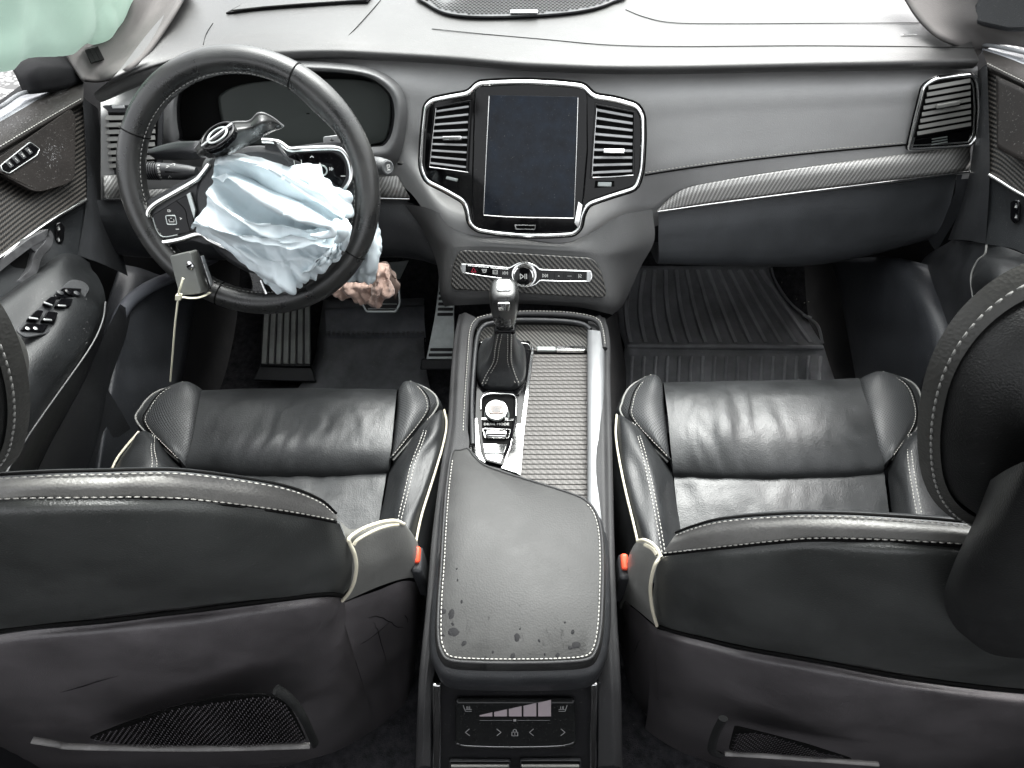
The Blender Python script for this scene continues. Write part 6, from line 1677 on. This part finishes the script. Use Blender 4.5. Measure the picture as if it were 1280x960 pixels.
def backrest(o, d):
    s = d['s']
    P = lambda r: [Y(u, v, y) for u, v, y in r]
    mats = MT['back_vinyl']
    up = [P(r) for r in d['upper']]
    patch('back_cover', up, mats, o, nu=7, nv=6, disp=lambda t, q, p: .0035 * noise.noise(p * 9) + .0014 * noise.noise(p * 26))
    bt = [P(r) for r in d['band']]
    patch('edge_band', bt, MT['band'], o, nu=7, nv=5, disp=lambda t, q, p: .0016 * noise.noise(p * 40))
    for r, off in ((bt[0], .001), (bt[-1], .001)):
        stitch('band_stitching', [p + V((0, -.001, .0012)) for p in r], MT['thread'], o, gap=.0058, ln=.0040, r=.00068, n=9)
    tube('band_seam', [p + V((0, -.001, -.0022)) for p in bt[-1]], .0016, MT['gap'], o, n=7)
    tube('band_seam', [p + V((0, .001, .0035)) for p in bt[0]], .0013, MT['gap'], o, n=7)
    # front of the backrest, turned to the dash
    fr0 = bt[0]
    front = [fr0, [p + V((s * .010, .010, -.006)) for p in fr0], [p + V((s * .050, .034, -.060)) for p in fr0], [V((p.x + s * .085, p.y + .06, lerp(p.z, .45, .5))) for p in fr0], [V((p.x + s * .10, p.y + .08, .40)) for p in fr0]]
    patch('back_front', front, MT['leather_used'], o, nu=6, nv=5)
    sh = [P(r) for r in d['shell']]
    patch('back_shell', sh, MT['shell'], o, nu=7, nv=6, disp=lambda t, q, p: .004 * noise.noise(p * 7) + .0012 * noise.noise(p * 30))
    sm = [Y(u, v, y - .002) for u, v, y in d['upper'][-1]]
    tube('shell_seam', sm, .0022, MT['gap'], o, n=7)
    wg = [P(r) for r in d['wing']]
    patch('back_wing', wg, MT['wing'], o, nu=6, nv=6)
    wl_ = [P(r) for r in d['wing_low']]
    patch('wing_shell', wl_, MT['shell'], o, nu=6, nv=6, disp=lambda t, q, p: .003 * noise.noise(V((p.x * 30, p.y * 8, p.z * 14))))
    for pp in d['piping']:
        tube('piping', [Y(u, v, y) for u, v, y in pp], .0021, MT['piping'], o, n=8)
    def on_net(nn_, a, b, h=.0012):
        g_ = nn_; i = min(len(g_) - 2, int(b)); j = min(len(g_[0]) - 2, int(a)); fa, fb = a - j, b - i
        q = lerp(lerp(g_[i][j], g_[i][j + 1], fa), lerp(g_[i + 1][j], g_[i + 1][j + 1], fa), fb)
        return q + (CAM_P - q).normalized() * h
    marks_ = []
    for which, pts, r_ in d['scuffs']:
        nn_ = {'low': wl_, 'shell': sh, 'up': up}[which]
        sp_ = spline([on_net(nn_, a, b, .006 if which != 'low' else .003) for a, b in pts], 5)
        sp_ = [q + V((1, .3, 1)) * (noise.noise(q * 90) * .003) for q in sp_]
        m_ = len(sp_); marks_.append(tube_mesh(sp_, [r_ * .42 * math.sin(math.pi * (k + .4) / (m_ - .2)) * (1 + .5 * noise.noise(sp_[k] * 200)) for k in range(m_)], seg=5))
    v_, f_ = join(marks_); stuff(mk('scuff_mark', v_, f_, MT['scuff'], o))
    # pocket net on the back shell
    nt_ = d['net']
    NPl = Plane(Y(*nt_['c']), nt_['n'])
    po = rounded(NPl.many(nt_['hole']), .012, 4)
    slab('pocket_floor', po, .001, MT['gap'], o, NPl.n, bev=0)
    xs_ = [q for q in po]
    mn = min(p.x for p in po); mx = max(p.x for p in po)
    xa = (V((1, 0, 0)) - NPl.n * NPl.n.x).normalized(); ya = NPl.n.cross(xa); c0 = NPl(nt_['c'][0], nt_['c'][1])
    poly = [((p - c0).dot(xa), (p - c0).dot(ya)) for p in po]
    def ins(a, b):
        k = False
        for (x0, y0_), (x1, y1_) in zip(poly, poly[1:] + poly[:1]):
            if (y0_ > b) != (y1_ > b) and a < (x1 - x0) * (b - y0_) / (y1_ - y0_) + x0: k = not k
        return k
    ch = []
    x0 = min(a for a, b in poly); x1 = max(a for a, b in poly); y0_ = min(b for a, b in poly); y1_ = max(b for a, b in poly)
    stp = .0062; nx = int((x1 - x0) / stp); ny = int((y1_ - y0_) / (stp * .72))
    for j in range(ny):
        for i in range(nx):
            a, b = x0 + (i + (.5 if j % 2 else 0)) * stp, y0_ + j * stp * .72
            if ins(a, b):
                w_ = .0021
                q = c0 + xa * a + ya * b + NPl.n * (.0045 + .002 * math.sin(a * 60))
                ch.append(([q - xa * w_ - ya * .0008, q + xa * w_ - ya * .0008, q + xa * w_ * .8 + ya * .0010 + NPl.n * .001, q - xa * w_ * .8 + ya * .0010 + NPl.n * .001], [[0, 1, 2, 3]]))
                ch.append(([q + xa * stp * .36 - ya * .0022, q + xa * stp * .50 - ya * .0022, q + xa * stp * .62 + ya * .0022, q + xa * stp * .48 + ya * .0022], [[0, 1, 2, 3]]))
    v_, f_ = join(ch); stuff(mk('pocket_net', v_, f_, MT['net'], o, smooth=False))
    tube('pocket_bar', [NPl(u, v, .006) for u, v in nt_['bar']], nt_['r'], MT[nt_['bm']], o, n=6, flat=.6)
    if 'frame' in nt_: tube('pocket_frame', [NPl(u, v, .004) for u, v in nt_['frame']], .0055, MT['hood'], o, n=6, flat=.7)

backrest(ds, dict(s=-1, scuffs=[('low', [(1.2, 1.2), (1.8, 1.35), (2.4, 1.7), (3.0, 1.9)], .0016), ('low', [(1.4, 1.4), (1.6, 2.0), (1.9, 2.9)], .0013), ('low', [(2.6, 1.0), (3.2, 1.6), (3.6, 2.2)], .0014), ('low', [(3.0, .8), (3.6, 1.2), (4.0, 1.7)], .0012), ('low', [(.4, 2.0), (1.2, 1.9), (2.2, 1.6)], .0010), ('shell', [(1.2, 2.4), (1.6, 2.3), (2.2, 2.05)], .0018)],
    band=[[(-150, 612, .265), (-70, 602, .265), (0, 598, .268), (65, 594.5, .272), (127, 593, .278), (185, 591.5, .284), (232, 592.5, .290), (295, 600, .299), (359, 611.5, .309), (401, 628, .318), (421, 645, .322)],
          [(-150, 624, .256), (-70, 614, .256), (0, 610, .259), (65, 607.5, .263), (127, 606.5, .269), (185, 605.5, .276), (232, 607.5, .283), (295, 614.5, .293), (357, 626, .304), (398, 638, .314), (421, 648, .320)],
          [(-150, 638, .252), (-70, 628, .252), (0, 623.5, .255), (65, 622, .259), (127, 621.5, .265), (185, 621, .272), (232, 623, .279), (295, 629.5, .290), (356, 638, .302), (396, 645, .312), (420, 650, .319)]],
    upper=[[(-150, 640, .250), (0, 625.5, .254), (127, 623.5, .264), (232, 625, .278), (295, 631.5, .289), (356, 640, .301), (400, 647.5, .314), (425, 655, .328)],
           [(-150, 660, .236), (0, 645, .244), (127, 643, .255), (232, 646, .270), (296, 653, .282), (358, 662, .295), (406, 670, .311), (433, 678, .330)],
           [(-150, 720, .226), (0, 700, .236), (127, 694, .248), (232, 692, .263), (300, 694, .276), (364, 700, .291), (416, 706, .310), (444, 712, .334)],
           [(-150, 780, .226), (0, 755, .234), (127, 740, .246), (232, 732, .260), (300, 730, .272), (366, 728, .288), (414, 728, .307), (440, 732, .330)],
           [(-150, 822, .232), (0, 789, .240), (127, 776, .250), (232, 764, .262), (300, 755, .272), (366, 747, .286), (408, 742.5, .302), (430, 745, .322)]],
    shell=[[(-150, 826, .236), (0, 793, .244), (127, 780, .254), (232, 768, .266), (300, 759, .276), (366, 751, .290), (408, 746, .304), (430, 748, .322)],
           [(-150, 846, .222), (0, 812, .232), (127, 798, .242), (232, 786, .254), (300, 777, .265), (366, 768, .280), (408, 763, .296), (432, 762, .318)],
           [(-150, 900, .214), (0, 860, .222), (127, 846, .232), (232, 832, .243), (300, 822, .254), (366, 812, .270), (412, 806, .288), (440, 800, .314)],
           [(-150, 950, .212), (0, 906, .218), (127, 886, .226), (232, 868, .236), (300, 858, .246), (366, 850, .262), (416, 846, .281), (448, 840, .308)],
           [(-150, 1010, .208), (0, 940, .212), (127, 922, .216), (232, 916, .222), (300, 914, .230), (370, 906, .246), (424, 896, .268), (460, 880, .298)],
           [(-150, 1080, .214), (0, 1000, .216), (127, 985, .220), (232, 978, .226), (300, 972, .234), (376, 962, .250), (430, 950, .272), (470, 920, .302)]],
    wing=[[(425, 652, .345), (440, 662, .350), (462, 655, .368), (494, 652, .378), (507, 656, .380), (512, 664, .40)],
          [(432, 672, .335), (446, 676, .344), (470, 668, .362), (500, 664, .372), (514, 668, .382), (522, 678, .405)],
          [(440, 706, .330), (454, 704, .338), (478, 696, .354), (506, 690, .366), (520, 692, .380), (527, 702, .405)],
          [(437, 734, .326), (452, 726, .336), (478, 714, .352), (506, 706, .364), (521, 706, .378), (527, 716, .405)],
          [(428, 753, .322), (448, 744, .334), (474, 733, .350), (502, 724, .362), (519, 724, .376), (525, 740, .405)]],
    wing_low=[[(428, 755, .322), (448, 747, .332), (474, 736, .347), (502, 727, .360), (518, 728, .374), (524, 742, .405)],
              [(430, 775, .312), (452, 766, .324), (478, 756, .340), (504, 748, .353), (519, 752, .369), (525, 762, .405)],
              [(440, 810, .304), (460, 802, .316), (484, 794, .332), (506, 790, .346), (518, 795, .362), (522, 806, .40)],
              [(452, 850, .300), (468, 845, .312), (488, 840, .328), (504, 836, .342), (513, 842, .358), (516, 856, .40)],
              [(466, 905, .300), (478, 900, .310), (492, 894, .326), (504, 892, .340), (510, 898, .358), (512, 910, .40)],
              [(478, 960, .304), (486, 956, .312), (496, 952, .326), (504, 950, .340), (508, 954, .358), (508, 966, .40)]],
    piping=[[(437, 679, .330), (436, 674, .332), (442, 668, .340), (458, 659, .356), (478, 652.5, .368), (494, 651, .375), (505, 655, .378)],
            [(437, 679, .330), (443, 692, .326), (445.5, 708, .322), (443, 726, .318), (437, 740, .316), (428, 751, .314)],
            [(442, 681, .336), (448, 674, .342), (466, 664, .356), (484, 657.5, .367), (498, 655.5, .374)]],
    net=dict(c=(260, 905, .205), n=(.05, -1, .12), hole=[(108, 922), (150, 905), (210, 885), (280, 868), (335, 866), (360, 878), (372, 900), (384, 926), (300, 930), (160, 930)],
             bar=[(40, 925), (70, 930), (90, 933), (180, 935), (280, 935), (388, 932)], r=.0036, bm='bar', frame=[(345, 862), (362, 874), (378, 895), (394, 930)])))
backrest(ps, dict(s=1, scuffs=[('low', [(1.2, .8), (2.2, 1.5), (2.8, 2.0)], .0008)],
    band=[[(844, 669, .325), (862, 662, .320), (890, 654, .313), (923, 649.5, .306), (965, 646.5, .298), (1004, 645, .291), (1060, 646, .282), (1126, 650, .273), (1180, 654, .267), (1240, 660, .263), (1330, 668, .262)],
          [(836, 680, .321), (858, 674, .315), (890, 668, .306), (923, 664, .299), (965, 660, .290), (1004, 658.5, .283), (1060, 659, .273), (1126, 662, .264), (1180, 665.5, .258), (1240, 670, .254), (1330, 678, .253)],
          [(829, 691, .319), (856, 688, .313), (890, 684, .304), (923, 680.5, .296), (965, 676, .287), (1010, 672.5, .279), (1060, 672.5, .270), (1126, 675, .261), (1180, 678, .255), (1240, 682, .251), (1330, 690, .250)]],
    upper=[[(823, 698, .332), (842, 694, .318), (880, 688, .306), (923, 683.5, .295), (1015, 675.5, .277), (1126, 678, .260), (1240, 685, .250), (1330, 693, .249)],
           [(818, 718, .332), (840, 714, .312), (880, 708, .298), (923, 703, .286), (1015, 697, .268), (1126, 699, .250), (1240, 706, .240), (1330, 714, .238)],
           [(815, 750, .330), (842, 752, .308), (884, 752, .290), (930, 752, .276), (1024, 756, .256), (1130, 764, .239), (1240, 772, .228), (1330, 778, .226)],
           [(818, 772, .326), (846, 778, .305), (886, 786, .287), (930, 794, .272), (1024, 808, .252), (1130, 820, .236), (1240, 830, .227), (1330, 838, .226)],
           [(821, 782, .322), (848, 791, .304), (886, 800, .288), (926, 809, .275), (1020, 826, .256), (1126, 845, .241), (1240, 860, .233), (1330, 868, .232)]],
    shell=[[(821, 786, .322), (848, 795, .306), (886, 804, .292), (926, 813, .279), (1020, 830, .260), (1126, 849, .245), (1240, 864, .237), (1330, 872, .236)],
           [(818, 800, .318), (847, 810, .298), (886, 819, .282), (928, 828, .268), (1022, 845, .249), (1128, 864, .233), (1240, 880, .225), (1330, 890, .224)],
           [(814, 840, .314), (848, 848, .291), (890, 856, .273), (934, 864, .258), (1028, 880, .238), (1132, 898, .223), (1240, 915, .215), (1330, 925, .214)],
           [(810, 880, .310), (846, 884, .284), (890, 888, .264), (936, 896, .248), (1030, 912, .229), (1134, 934, .215), (1240, 952, .208), (1330, 962, .207)],
           [(806, 920, .304), (846, 928, .274), (892, 938, .252), (940, 950, .236), (1032, 962, .219), (1136, 978, .207), (1240, 996, .201), (1330, 1006, .200)],
           [(802, 960, .302), (846, 975, .272), (892, 990, .252), (940, 1000, .238), (1032, 1010, .222), (1136, 1025, .210), (1240, 1040, .204), (1330, 1050, .204)]],
    wing=[[(826, 690, .350), (818, 679, .356), (806, 675, .366), (796, 677, .376), (788, 690, .386), (782, 706, .41)],
          [(822, 700, .338), (814, 694, .346), (802, 690, .357), (791, 695, .370), (783, 707, .384), (777, 720, .41)],
          [(814, 730, .332), (806, 724, .342), (795, 720, .354), (785, 724, .368), (778, 733, .384), (773, 744, .41)],
          [(815, 758, .328), (805, 750, .338), (794, 745, .350), (785, 745, .366), (779, 748, .382), (774, 758, .41)],
          [(821, 783, .322), (808, 772, .334), (796, 762, .347), (787, 755, .362), (781, 751, .380), (776, 762, .41)]],
    wing_low=[[(821, 786, .321), (808, 775, .331), (796, 765, .344), (787, 758, .360), (781, 754, .377), (776, 764, .41)],
              [(822, 804, .312), (810, 796, .322), (798, 788, .336), (788, 780, .353), (782, 780, .372), (777, 790, .41)],
              [(820, 836, .305), (810, 830, .316), (800, 824, .330), (790, 818, .348), (784, 820, .367), (780, 828, .41)],
              [(824, 880, .300), (815, 878, .311), (806, 874, .326), (797, 870, .344), (790, 872, .362), (786, 880, .41)],
              [(830, 940, .296), (822, 940, .308), (812, 936, .323), (803, 934, .341), (796, 936, .360), (791, 945, .41)],
              [(836, 990, .298), (828, 990, .308), (818, 988, .323), (808, 986, .341), (800, 988, .360), (795, 995, .41)]],
    piping=[[(826, 696, .334), (822, 687, .342), (814, 679, .352), (805, 675, .361), (797, 676.5, .370)],
            [(826, 696, .334), (819, 706, .328), (814.5, 722, .324), (813, 740, .321), (816, 764, .317), (821, 782, .314)],
            [(821, 694, .339), (815, 686, .348), (806, 681, .357)]],
    net=dict(c=(985, 930, .205), n=(-.05, -1, .12), hole=[(918, 906), (930, 909), (966, 918), (1008, 929), (1064, 947), (1064, 950), (1000, 945), (910, 938)],
             bar=[(906, 942), (960, 945), (1030, 950), (1098, 955)], r=.0030, bm='bar', frame=[(904, 898), (894, 918), (890, 938), (900, 944)])))

# headrests: padded front half with a stitched band, dark hood behind
def headrest(nm, parent, outl, x_c, y_c, hood, neck, bandw, stitch_in):
    """outline seen by the camera, on a plane through the headrest, lofted to a rounded pad"""
    HP = Plane((x_c, y_c, .97), (0, -1, .22))
    o_ = spline([HP(u, v) for u, v in outl], 5, True)
    c = sum(o_, V()) / len(o_)
    rings_ = []
    for h, k in ((-.080, .16), (-.072, .30), (-.052, .48), (-.028, .70), (-.010, .885), (.0, 1.0)):
        rings_.append([c + (p - c) * k + HP.n * h + V((math.copysign(-h * .45, x_c), 0, h * .45)) for p in o_])
    vs = [p for r in rings_ for p in r]; n_ = len(o_)
    fs = grid_faces(len(rings_), n_, True) + [list(range(n_))[::-1]]
    nn = newell(o_)
    if nn.dot(HP.n) < 0: fs = [f[::-1] for f in fs]
    mk('headrest_pad', vs, [list(f) for f in fs], MT['head_band'], parent, [(p.x, p.z) for p in vs], sharp=60)
    inn = [c + (p - c) * (1 - bandw) for p in o_]
    rr = [[p + HP.n * .0 for p in o_], [lerp(p, q, .5) + HP.n * .007 for p, q in zip(o_, inn)], [q + HP.n * .010 for q in inn], [c + (q - c) * .985 + HP.n * .004 for q in inn]]
    vs = [p for r in rr for p in r]; fs = grid_faces(len(rr), n_, True)
    if nn.dot(HP.n) < 0: fs = [f[::-1] for f in fs]
    mk('headrest_band', vs, fs, MT['head_band'], parent, [(p.x, p.z) for p in vs], sharp=60)
    stitch('band_stitching', [lerp(p, q, stitch_in) + HP.n * .0085 for p, q in zip(o_, inn)], MT['thread_dark'], parent, gap=.0058, ln=.0040, r=.0009, closed=True, raw=True, nrm=HP.n)
    hr = []
    for h, k in ((.004, .985), (.018, .93), (.030, .75), (.034, .4), (.035, .02)):
        hr.append([c + (q - c) * k + HP.n * h for q in inn])
    vs = [p for r in hr for p in r]; fs = grid_faces(len(hr), n_, True) + [[(len(hr) - 1) * n_ + k for k in range(n_)]]
    if nn.dot(HP.n) < 0: fs = [f[::-1] for f in fs]
    mk('headrest_hood', vs, fs, MT['hood'], parent, sharp=60)
headrest('r', ps, [(1420, 330), (1360, 312), (1300, 322), (1244, 348), (1196, 392), (1164, 446), (1149, 505), (1147, 560), (1156, 606), (1178, 638), (1212, 655), (1290, 662), (1400, 640), (1460, 560), (1470, 430)], .40, .262, None, None, .145, .42)
headrest('l', ds, [(-140, 330), (-80, 322), (-30, 346), (4, 384), (26, 432), (37, 485), (35, 535), (20, 575), (-20, 600), (-90, 606), (-160, 580), (-190, 500), (-180, 400)], -.40, .270, None, None, .16, .5)
# moulded neck that carries the passenger headrest
patch('headrest_neck', [[Y(u, v, y) for u, v, y in r] for r in [
    [(1238, 600, .215), (1262, 585, .195), (1300, 570, .18), (1350, 560, .19), (1400, 560, .28)],
    [(1218, 650, .218), (1240, 640, .196), (1285, 630, .180), (1350, 625, .19), (1400, 625, .28)],
    [(1192, 705, .222), (1216, 698, .198), (1270, 690, .182), (1345, 688, .19), (1395, 690, .28)],
    [(1180, 745, .226), (1206, 745, .202), (1262, 742, .186), (1335, 740, .195), (1385, 740, .28)],
    [(1188, 775, .230), (1214, 785, .210), (1266, 790, .194), (1330, 790, .205), (1370, 790, .28)],
    [(1207, 800, .236), (1236, 815, .224), (1280, 818, .212), (1320, 818, .222), (1352, 816, .28)],
    [(1216, 806, .250), (1242, 822, .245), (1284, 826, .235), (1320, 826, .24), (1350, 822, .28)]]], MT['hood'], ps, nu=6, nv=6)
# ------------------------------------------------------------------ footwells
def toe(u, v):            # point on the footwell floor / toe board
    return onf(u, v, lambda P: P.z - floor_z(P.y), .4, 2.4)
def floor_z(y):
    pts = [(-2, .034), (1.12, .034), (1.22, .05), (1.40, .135), (1.56, .31), (1.61, .62), (1.7, 1.2)]
    for a, b in zip(pts, pts[1:]):
        if y <= b[0]: return a[1] + (b[1] - a[1]) * (y - a[0]) / (b[0] - a[0])
    return 1.2
# passenger mat with raised ribs
fm = thing('floor_mat', toe(900, 400), 'black ribbed rubber mat filling the passenger footwell', 'floor mat', 'rubber floor mats')
def mp_(u, v, h=.006):
    P = toe(u, v); return P + V((0, -.25, 1)).normalized() * h
mo = [(778, 340), (840, 334), (960, 336), (968, 352), (985, 380), (1008, 400), (1022, 410), (1025, 432), (1035, 452), (1040, 500), (775, 500), (779, 460), (783, 432), (770, 400), (768, 370)]
rowsM = []
for v, ul, ur in ((334, 778, 962), (352, 772, 967), (376, 770, 982), (400, 772, 1006), (418, 776, 1018), (432, 780, 1026), (440, 780, 1028), (452, 780, 1034), (500, 776, 1050)):
    rowsM.append([mp_(lerp(ul, ur, t), v, .014 if v == 440 else .010 if v == 432 else .006) for t in (0, .25, .5, .75, 1)])
patch('mat_body', rowsM, MT['rubber'], fm, nu=5, nv=4, thick=.006)
NR = 13
for k in range(NR):
    t = (k + .4) / NR
    ut, ub = lerp(786, 958, t), lerp(786, 1018, t)
    pts = []
    for v in (341, 360, 380, 400, 420, 431):
        s = (v - 341) / 90
        bend = -18 * math.sin(s * 2.6) * max(0, .6 - t) + 10 * s * s * max(0, t - .55)
        u = lerp(ut, ub, s) + bend
        lim = 962 if v < 355 else 966 + (v - 355) * .95
        if u < lim - 4: pts.append(mp_(u, v, .0105))
    if len(pts) < 3: continue
    sp = spline(pts, 4); vs = []; fs = []
    for i, p in enumerate(sp):
        w_ = .0046
        vs += [p + V((-w_ * 1.5, 0, -.004)), p + V((-w_, 0, .003)), p + V((w_, 0, .003)), p + V((w_ * 1.5, 0, -.004))]
    for i in range(len(sp) - 1):
        for j in range(3): fs.append([i * 4 + j, i * 4 + j + 1, i * 4 + 5 + j, i * 4 + 4 + j])
    mk('rib', vs, fs, MT['mat_rib'], fm, sharp=30)
for k in range(17):
    u = lerp(790, 1024, k / 16)
    a, b, c = mp_(u, 448, .010), mp_(u - 1, 460, .010), mp_(u - 2, 490, .010)
    tube('rib', [a, b, c], .0045, MT['mat_rib'], fm, n=2, seg=6, flat=.7)
tube('mat_lip', [mp_(u, v, .014) for u, v in [(783, 436), (850, 437), (930, 437.5), (1025, 438)]], .007, MT['mat_rib'], fm, n=4, seg=8)
tube('mat_edge', [mp_(u, v, .012) for u, v in [(962, 338), (967, 354), (984, 380), (1006, 399), (1020, 410), (1026, 432)]], .0035, MT['rubber'], fm, n=5, seg=8)
box('mat_tab', mp_(1006, 400, .016), V((.010, -.006, 0)), V((.002, .004, 0)), V((0, 0, .002)), MT['mat_rib'], fm, bev=.001)
# driver mat
dm = thing('floor_mat', toe(450, 430), 'black rubber mat with a raised heel pad under the pedals', 'floor mat', 'rubber floor mats')
patch('mat_body', [[mp_(u, v, .006) for u, v in r] for r in [[(405, 376), (460, 376), (530, 374)], [(398, 420), (460, 420), (530, 418)], [(390, 460), (460, 460), (532, 456)], [(350, 520), (460, 520), (545, 520)]]], MT['rubber'], dm, nu=4, nv=4, thick=.005)
patch('heel_pad', [[mp_(u, v, h) for u, v, h in r] for r in [[(410, 388, .010), (470, 386, .010), (531, 384, .010)], [(409, 394, .024), (470, 392, .024), (532, 390, .024)], [(410, 408, .026), (470, 408, .026), (532, 406, .026)], [(411, 421, .022), (470, 421, .022), (533, 420, .022)], [(412, 425, .008), (470, 425, .008), (533, 424, .008)]]], MT['heel'], dm, nu=5, nv=5)
teeth = []
for k in range(20):
    u = lerp(414, 530, k / 19)
    c = mp_(u, 422, .021); teeth.append(box_mesh(c, V((.0035, 0, 0)), V((0, .004, 0)), V((0, 0, .005))))
v_, f_ = join(teeth); stuff(mk('pad_teeth', v_, f_, MT['rubber'], dm, smooth=False))
# dead pedal
fr_ = Plane(ony(360, 420, 1.20), V((.12, -.75, 1)))
fr_t = thing('foot_rest', fr_(360, 425), 'grey ribbed foot rest standing left of the pedals', 'foot rest')
slab('rest_plate', fr_.many([(330, 380), (389, 380), (389, 459), (326, 458)], -.008), .008, MT['dark_trim'], fr_t, fr_.n, bev=.003)
for k in range(7):
    a = fr_(lerp(335, 384.5, k / 6), 374, .003); b = fr_(lerp(330.5, 384.5, k / 6), 455, .003)
    x = (b - a); c = (a + b) / 2; L_ = x.length / 2; x.normalize(); y = fr_.n.cross(x)
    box('rib', c, x * L_, y * (.0062), fr_.n * .005, MT['rubber_rib'], fr_t, bev=.0015)
slab('rest_foot', fr_.many([(326, 458), (391, 460), (396, 478), (318, 476)], -.02), .012, MT['dark_trim'], fr_t, fr_.n, bev=.003)
# accelerator: hinged steel plate with slots
AP = Plane(ony(556, 410, 1.16), V((-.05, -.80, .75)))
ac = thing('accelerator_pedal', AP(553, 445), 'long steel accelerator pedal with black slots beside the console', 'pedal')
slab('pedal_plate', rounded(AP.many([(549, 343), (556, 344), (557, 363), (568, 364), (568.5, 449), (533, 449), (543, 400), (548, 363)]), .003, 2), .005, MT['steel'], ac, AP.n, bev=.0012)
for v, a, b in [(351, 551, 555), (358, 549.5, 556), (366.5, 549, 566.5), (373.3, 548.5, 566.5), (380, 548, 566.5), (386.5, 547.5, 566.5), (393, 547, 566.5), (437, 538, 566.5), (443.6, 536, 566.5)]:
    P = AP.many([(a, v - 2), (b, v - 2), (b, v + 2), (a - .5, v + 2)], .0046)
    slab('rubber_slot', rounded(P, .0025, 3), .0016, MT['rubber_pad'], ac, AP.n, bev=.0006)
slab('pedal_base', AP.many([(528, 448), (571, 448), (571, 462), (526, 462)], -.012), .010, MT['dark_trim'], ac, AP.n, bev=.003)
# brake
BP = Plane(ony(478, 370, 1.22), V((0, -.8, .6)))
bk = thing('brake_pedal', BP(478, 372), 'steel edged brake pedal half hidden behind the pink knee airbag', 'pedal')
bo = rounded(BP.many([(456, 352), (500, 350), (502, 380), (496, 391), (458, 391), (452, 380)]), .006, 3)
slab('pedal_plate', bo, .006, MT['steel'], bk, BP.n, bev=.002)
slab('rubber_pad', inset(bo, .006, BP.n), .0085, MT['rubber_pad'], bk, BP.n, bev=.001)
for v in (380, 386): tube('pedal_rib', BP.many([(460, v), (478, v), (496, v)], .009), .0016, MT['steel'], bk, n=2)
tube('pedal_arm', [BP(488, 352, -.01), BP(500, 325, .0), BP(506, 300, .03)], .010, MT['dark_trim'], bk, n=4, flat=.6)
sb = slab('pedal_bracket', [ony(u, v, 1.24) for u, v in [(484, 328), (511, 325), (500, 348), (490, 346)]], .004, MT['steel'], None, bev=.001)
tag(sb, 'bare steel bracket plate above the brake pedal', 'bracket')
# side bolsters of the tunnel by the accelerator and at the passenger side
tn = patch('tunnel_carpet', [[toe(572, v) + V((0, 0, h)) for v, h in ((345, .14), (400, .16), (450, .18))], [toe(585, v) + V((0, 0, .30)) for v in (345, 400, 450)], [toe(600, v) + V((0, 0, .38)) for v in (345, 400, 450)]], MT['carpet'], nu=3, nv=3)
tag(tn, 'black carpet side of the tunnel beside the accelerator', 'carpet')
tr_ = patch('tunnel_carpet', [[onz(u, v, .40) for u, v in ((757, 400), (760, 470), (764, 560))], [onz(u, v, .20) for u, v in ((772, 390), (776, 460), (772, 560))], [onz(u, v, .05) for u, v in ((770, 395), (782, 460), (780, 560))]], MT['tunnel'], nu=4, nv=4)
tag(tr_, 'grey tunnel side between the console and the passenger mat', 'carpet')
# belt buckles
for (u, v), y_, lab in (((521.5, 695), .385, 'red topped seat belt buckle between the driver seat and the console'), ((780, 704), .385, 'red topped seat belt buckle between the passenger seat and the console')):
    P = ony(u, v, y_)
    bt = thing('seat_belt_buckle', P, lab, 'buckle', 'seat belt buckles')
    box('buckle_body', P + V((0, .0, -.045)), V((.007, 0, 0)), V((0, .016, .004)), V((0, -.004, .045)), MT['dark_trim'], bt, bev=.004)
    box('release_button', P + V((0, 0, .003)), V((.0045, 0, 0)), V((0, .010, .003)), V((0, -.002, .006)), MT['red_buckle'], bt, bev=.003)

# grit carried in on shoes, and crumbs of dust
rg_ = random.Random(21); gr_ = []
def grit(P, r):
    a_ = rg_.random() * 6
    c_, s_ = math.cos(a_), math.sin(a_)
    v, f = box_mesh(P + V((0, 0, r * .6)), V((c_, s_, .2)) * r, V((-s_, c_, .1)) * r * rg_.uniform(.5, 1), V((0, 0, r * .6)))
    gr_.append((v, f))
for _ in range(120): grit(mp_(rg_.uniform(785, 1010), rg_.uniform(340, 448), .0125), rg_.uniform(.0005, .0014))
for _ in range(60): grit(mp_(rg_.uniform(412, 530), rg_.uniform(390, 420), .026), rg_.uniform(.0004, .0012))
for _ in range(60): grit(mp_(rg_.uniform(395, 535), rg_.uniform(424, 462), .0095), rg_.uniform(.0005, .0014))
v_, f_ = join(gr_); q_ = stuff(mk('grit', v_, f_, MT['grit'], smooth=False)); q_['label'] = 'fine pale grit scattered over the floor mats'
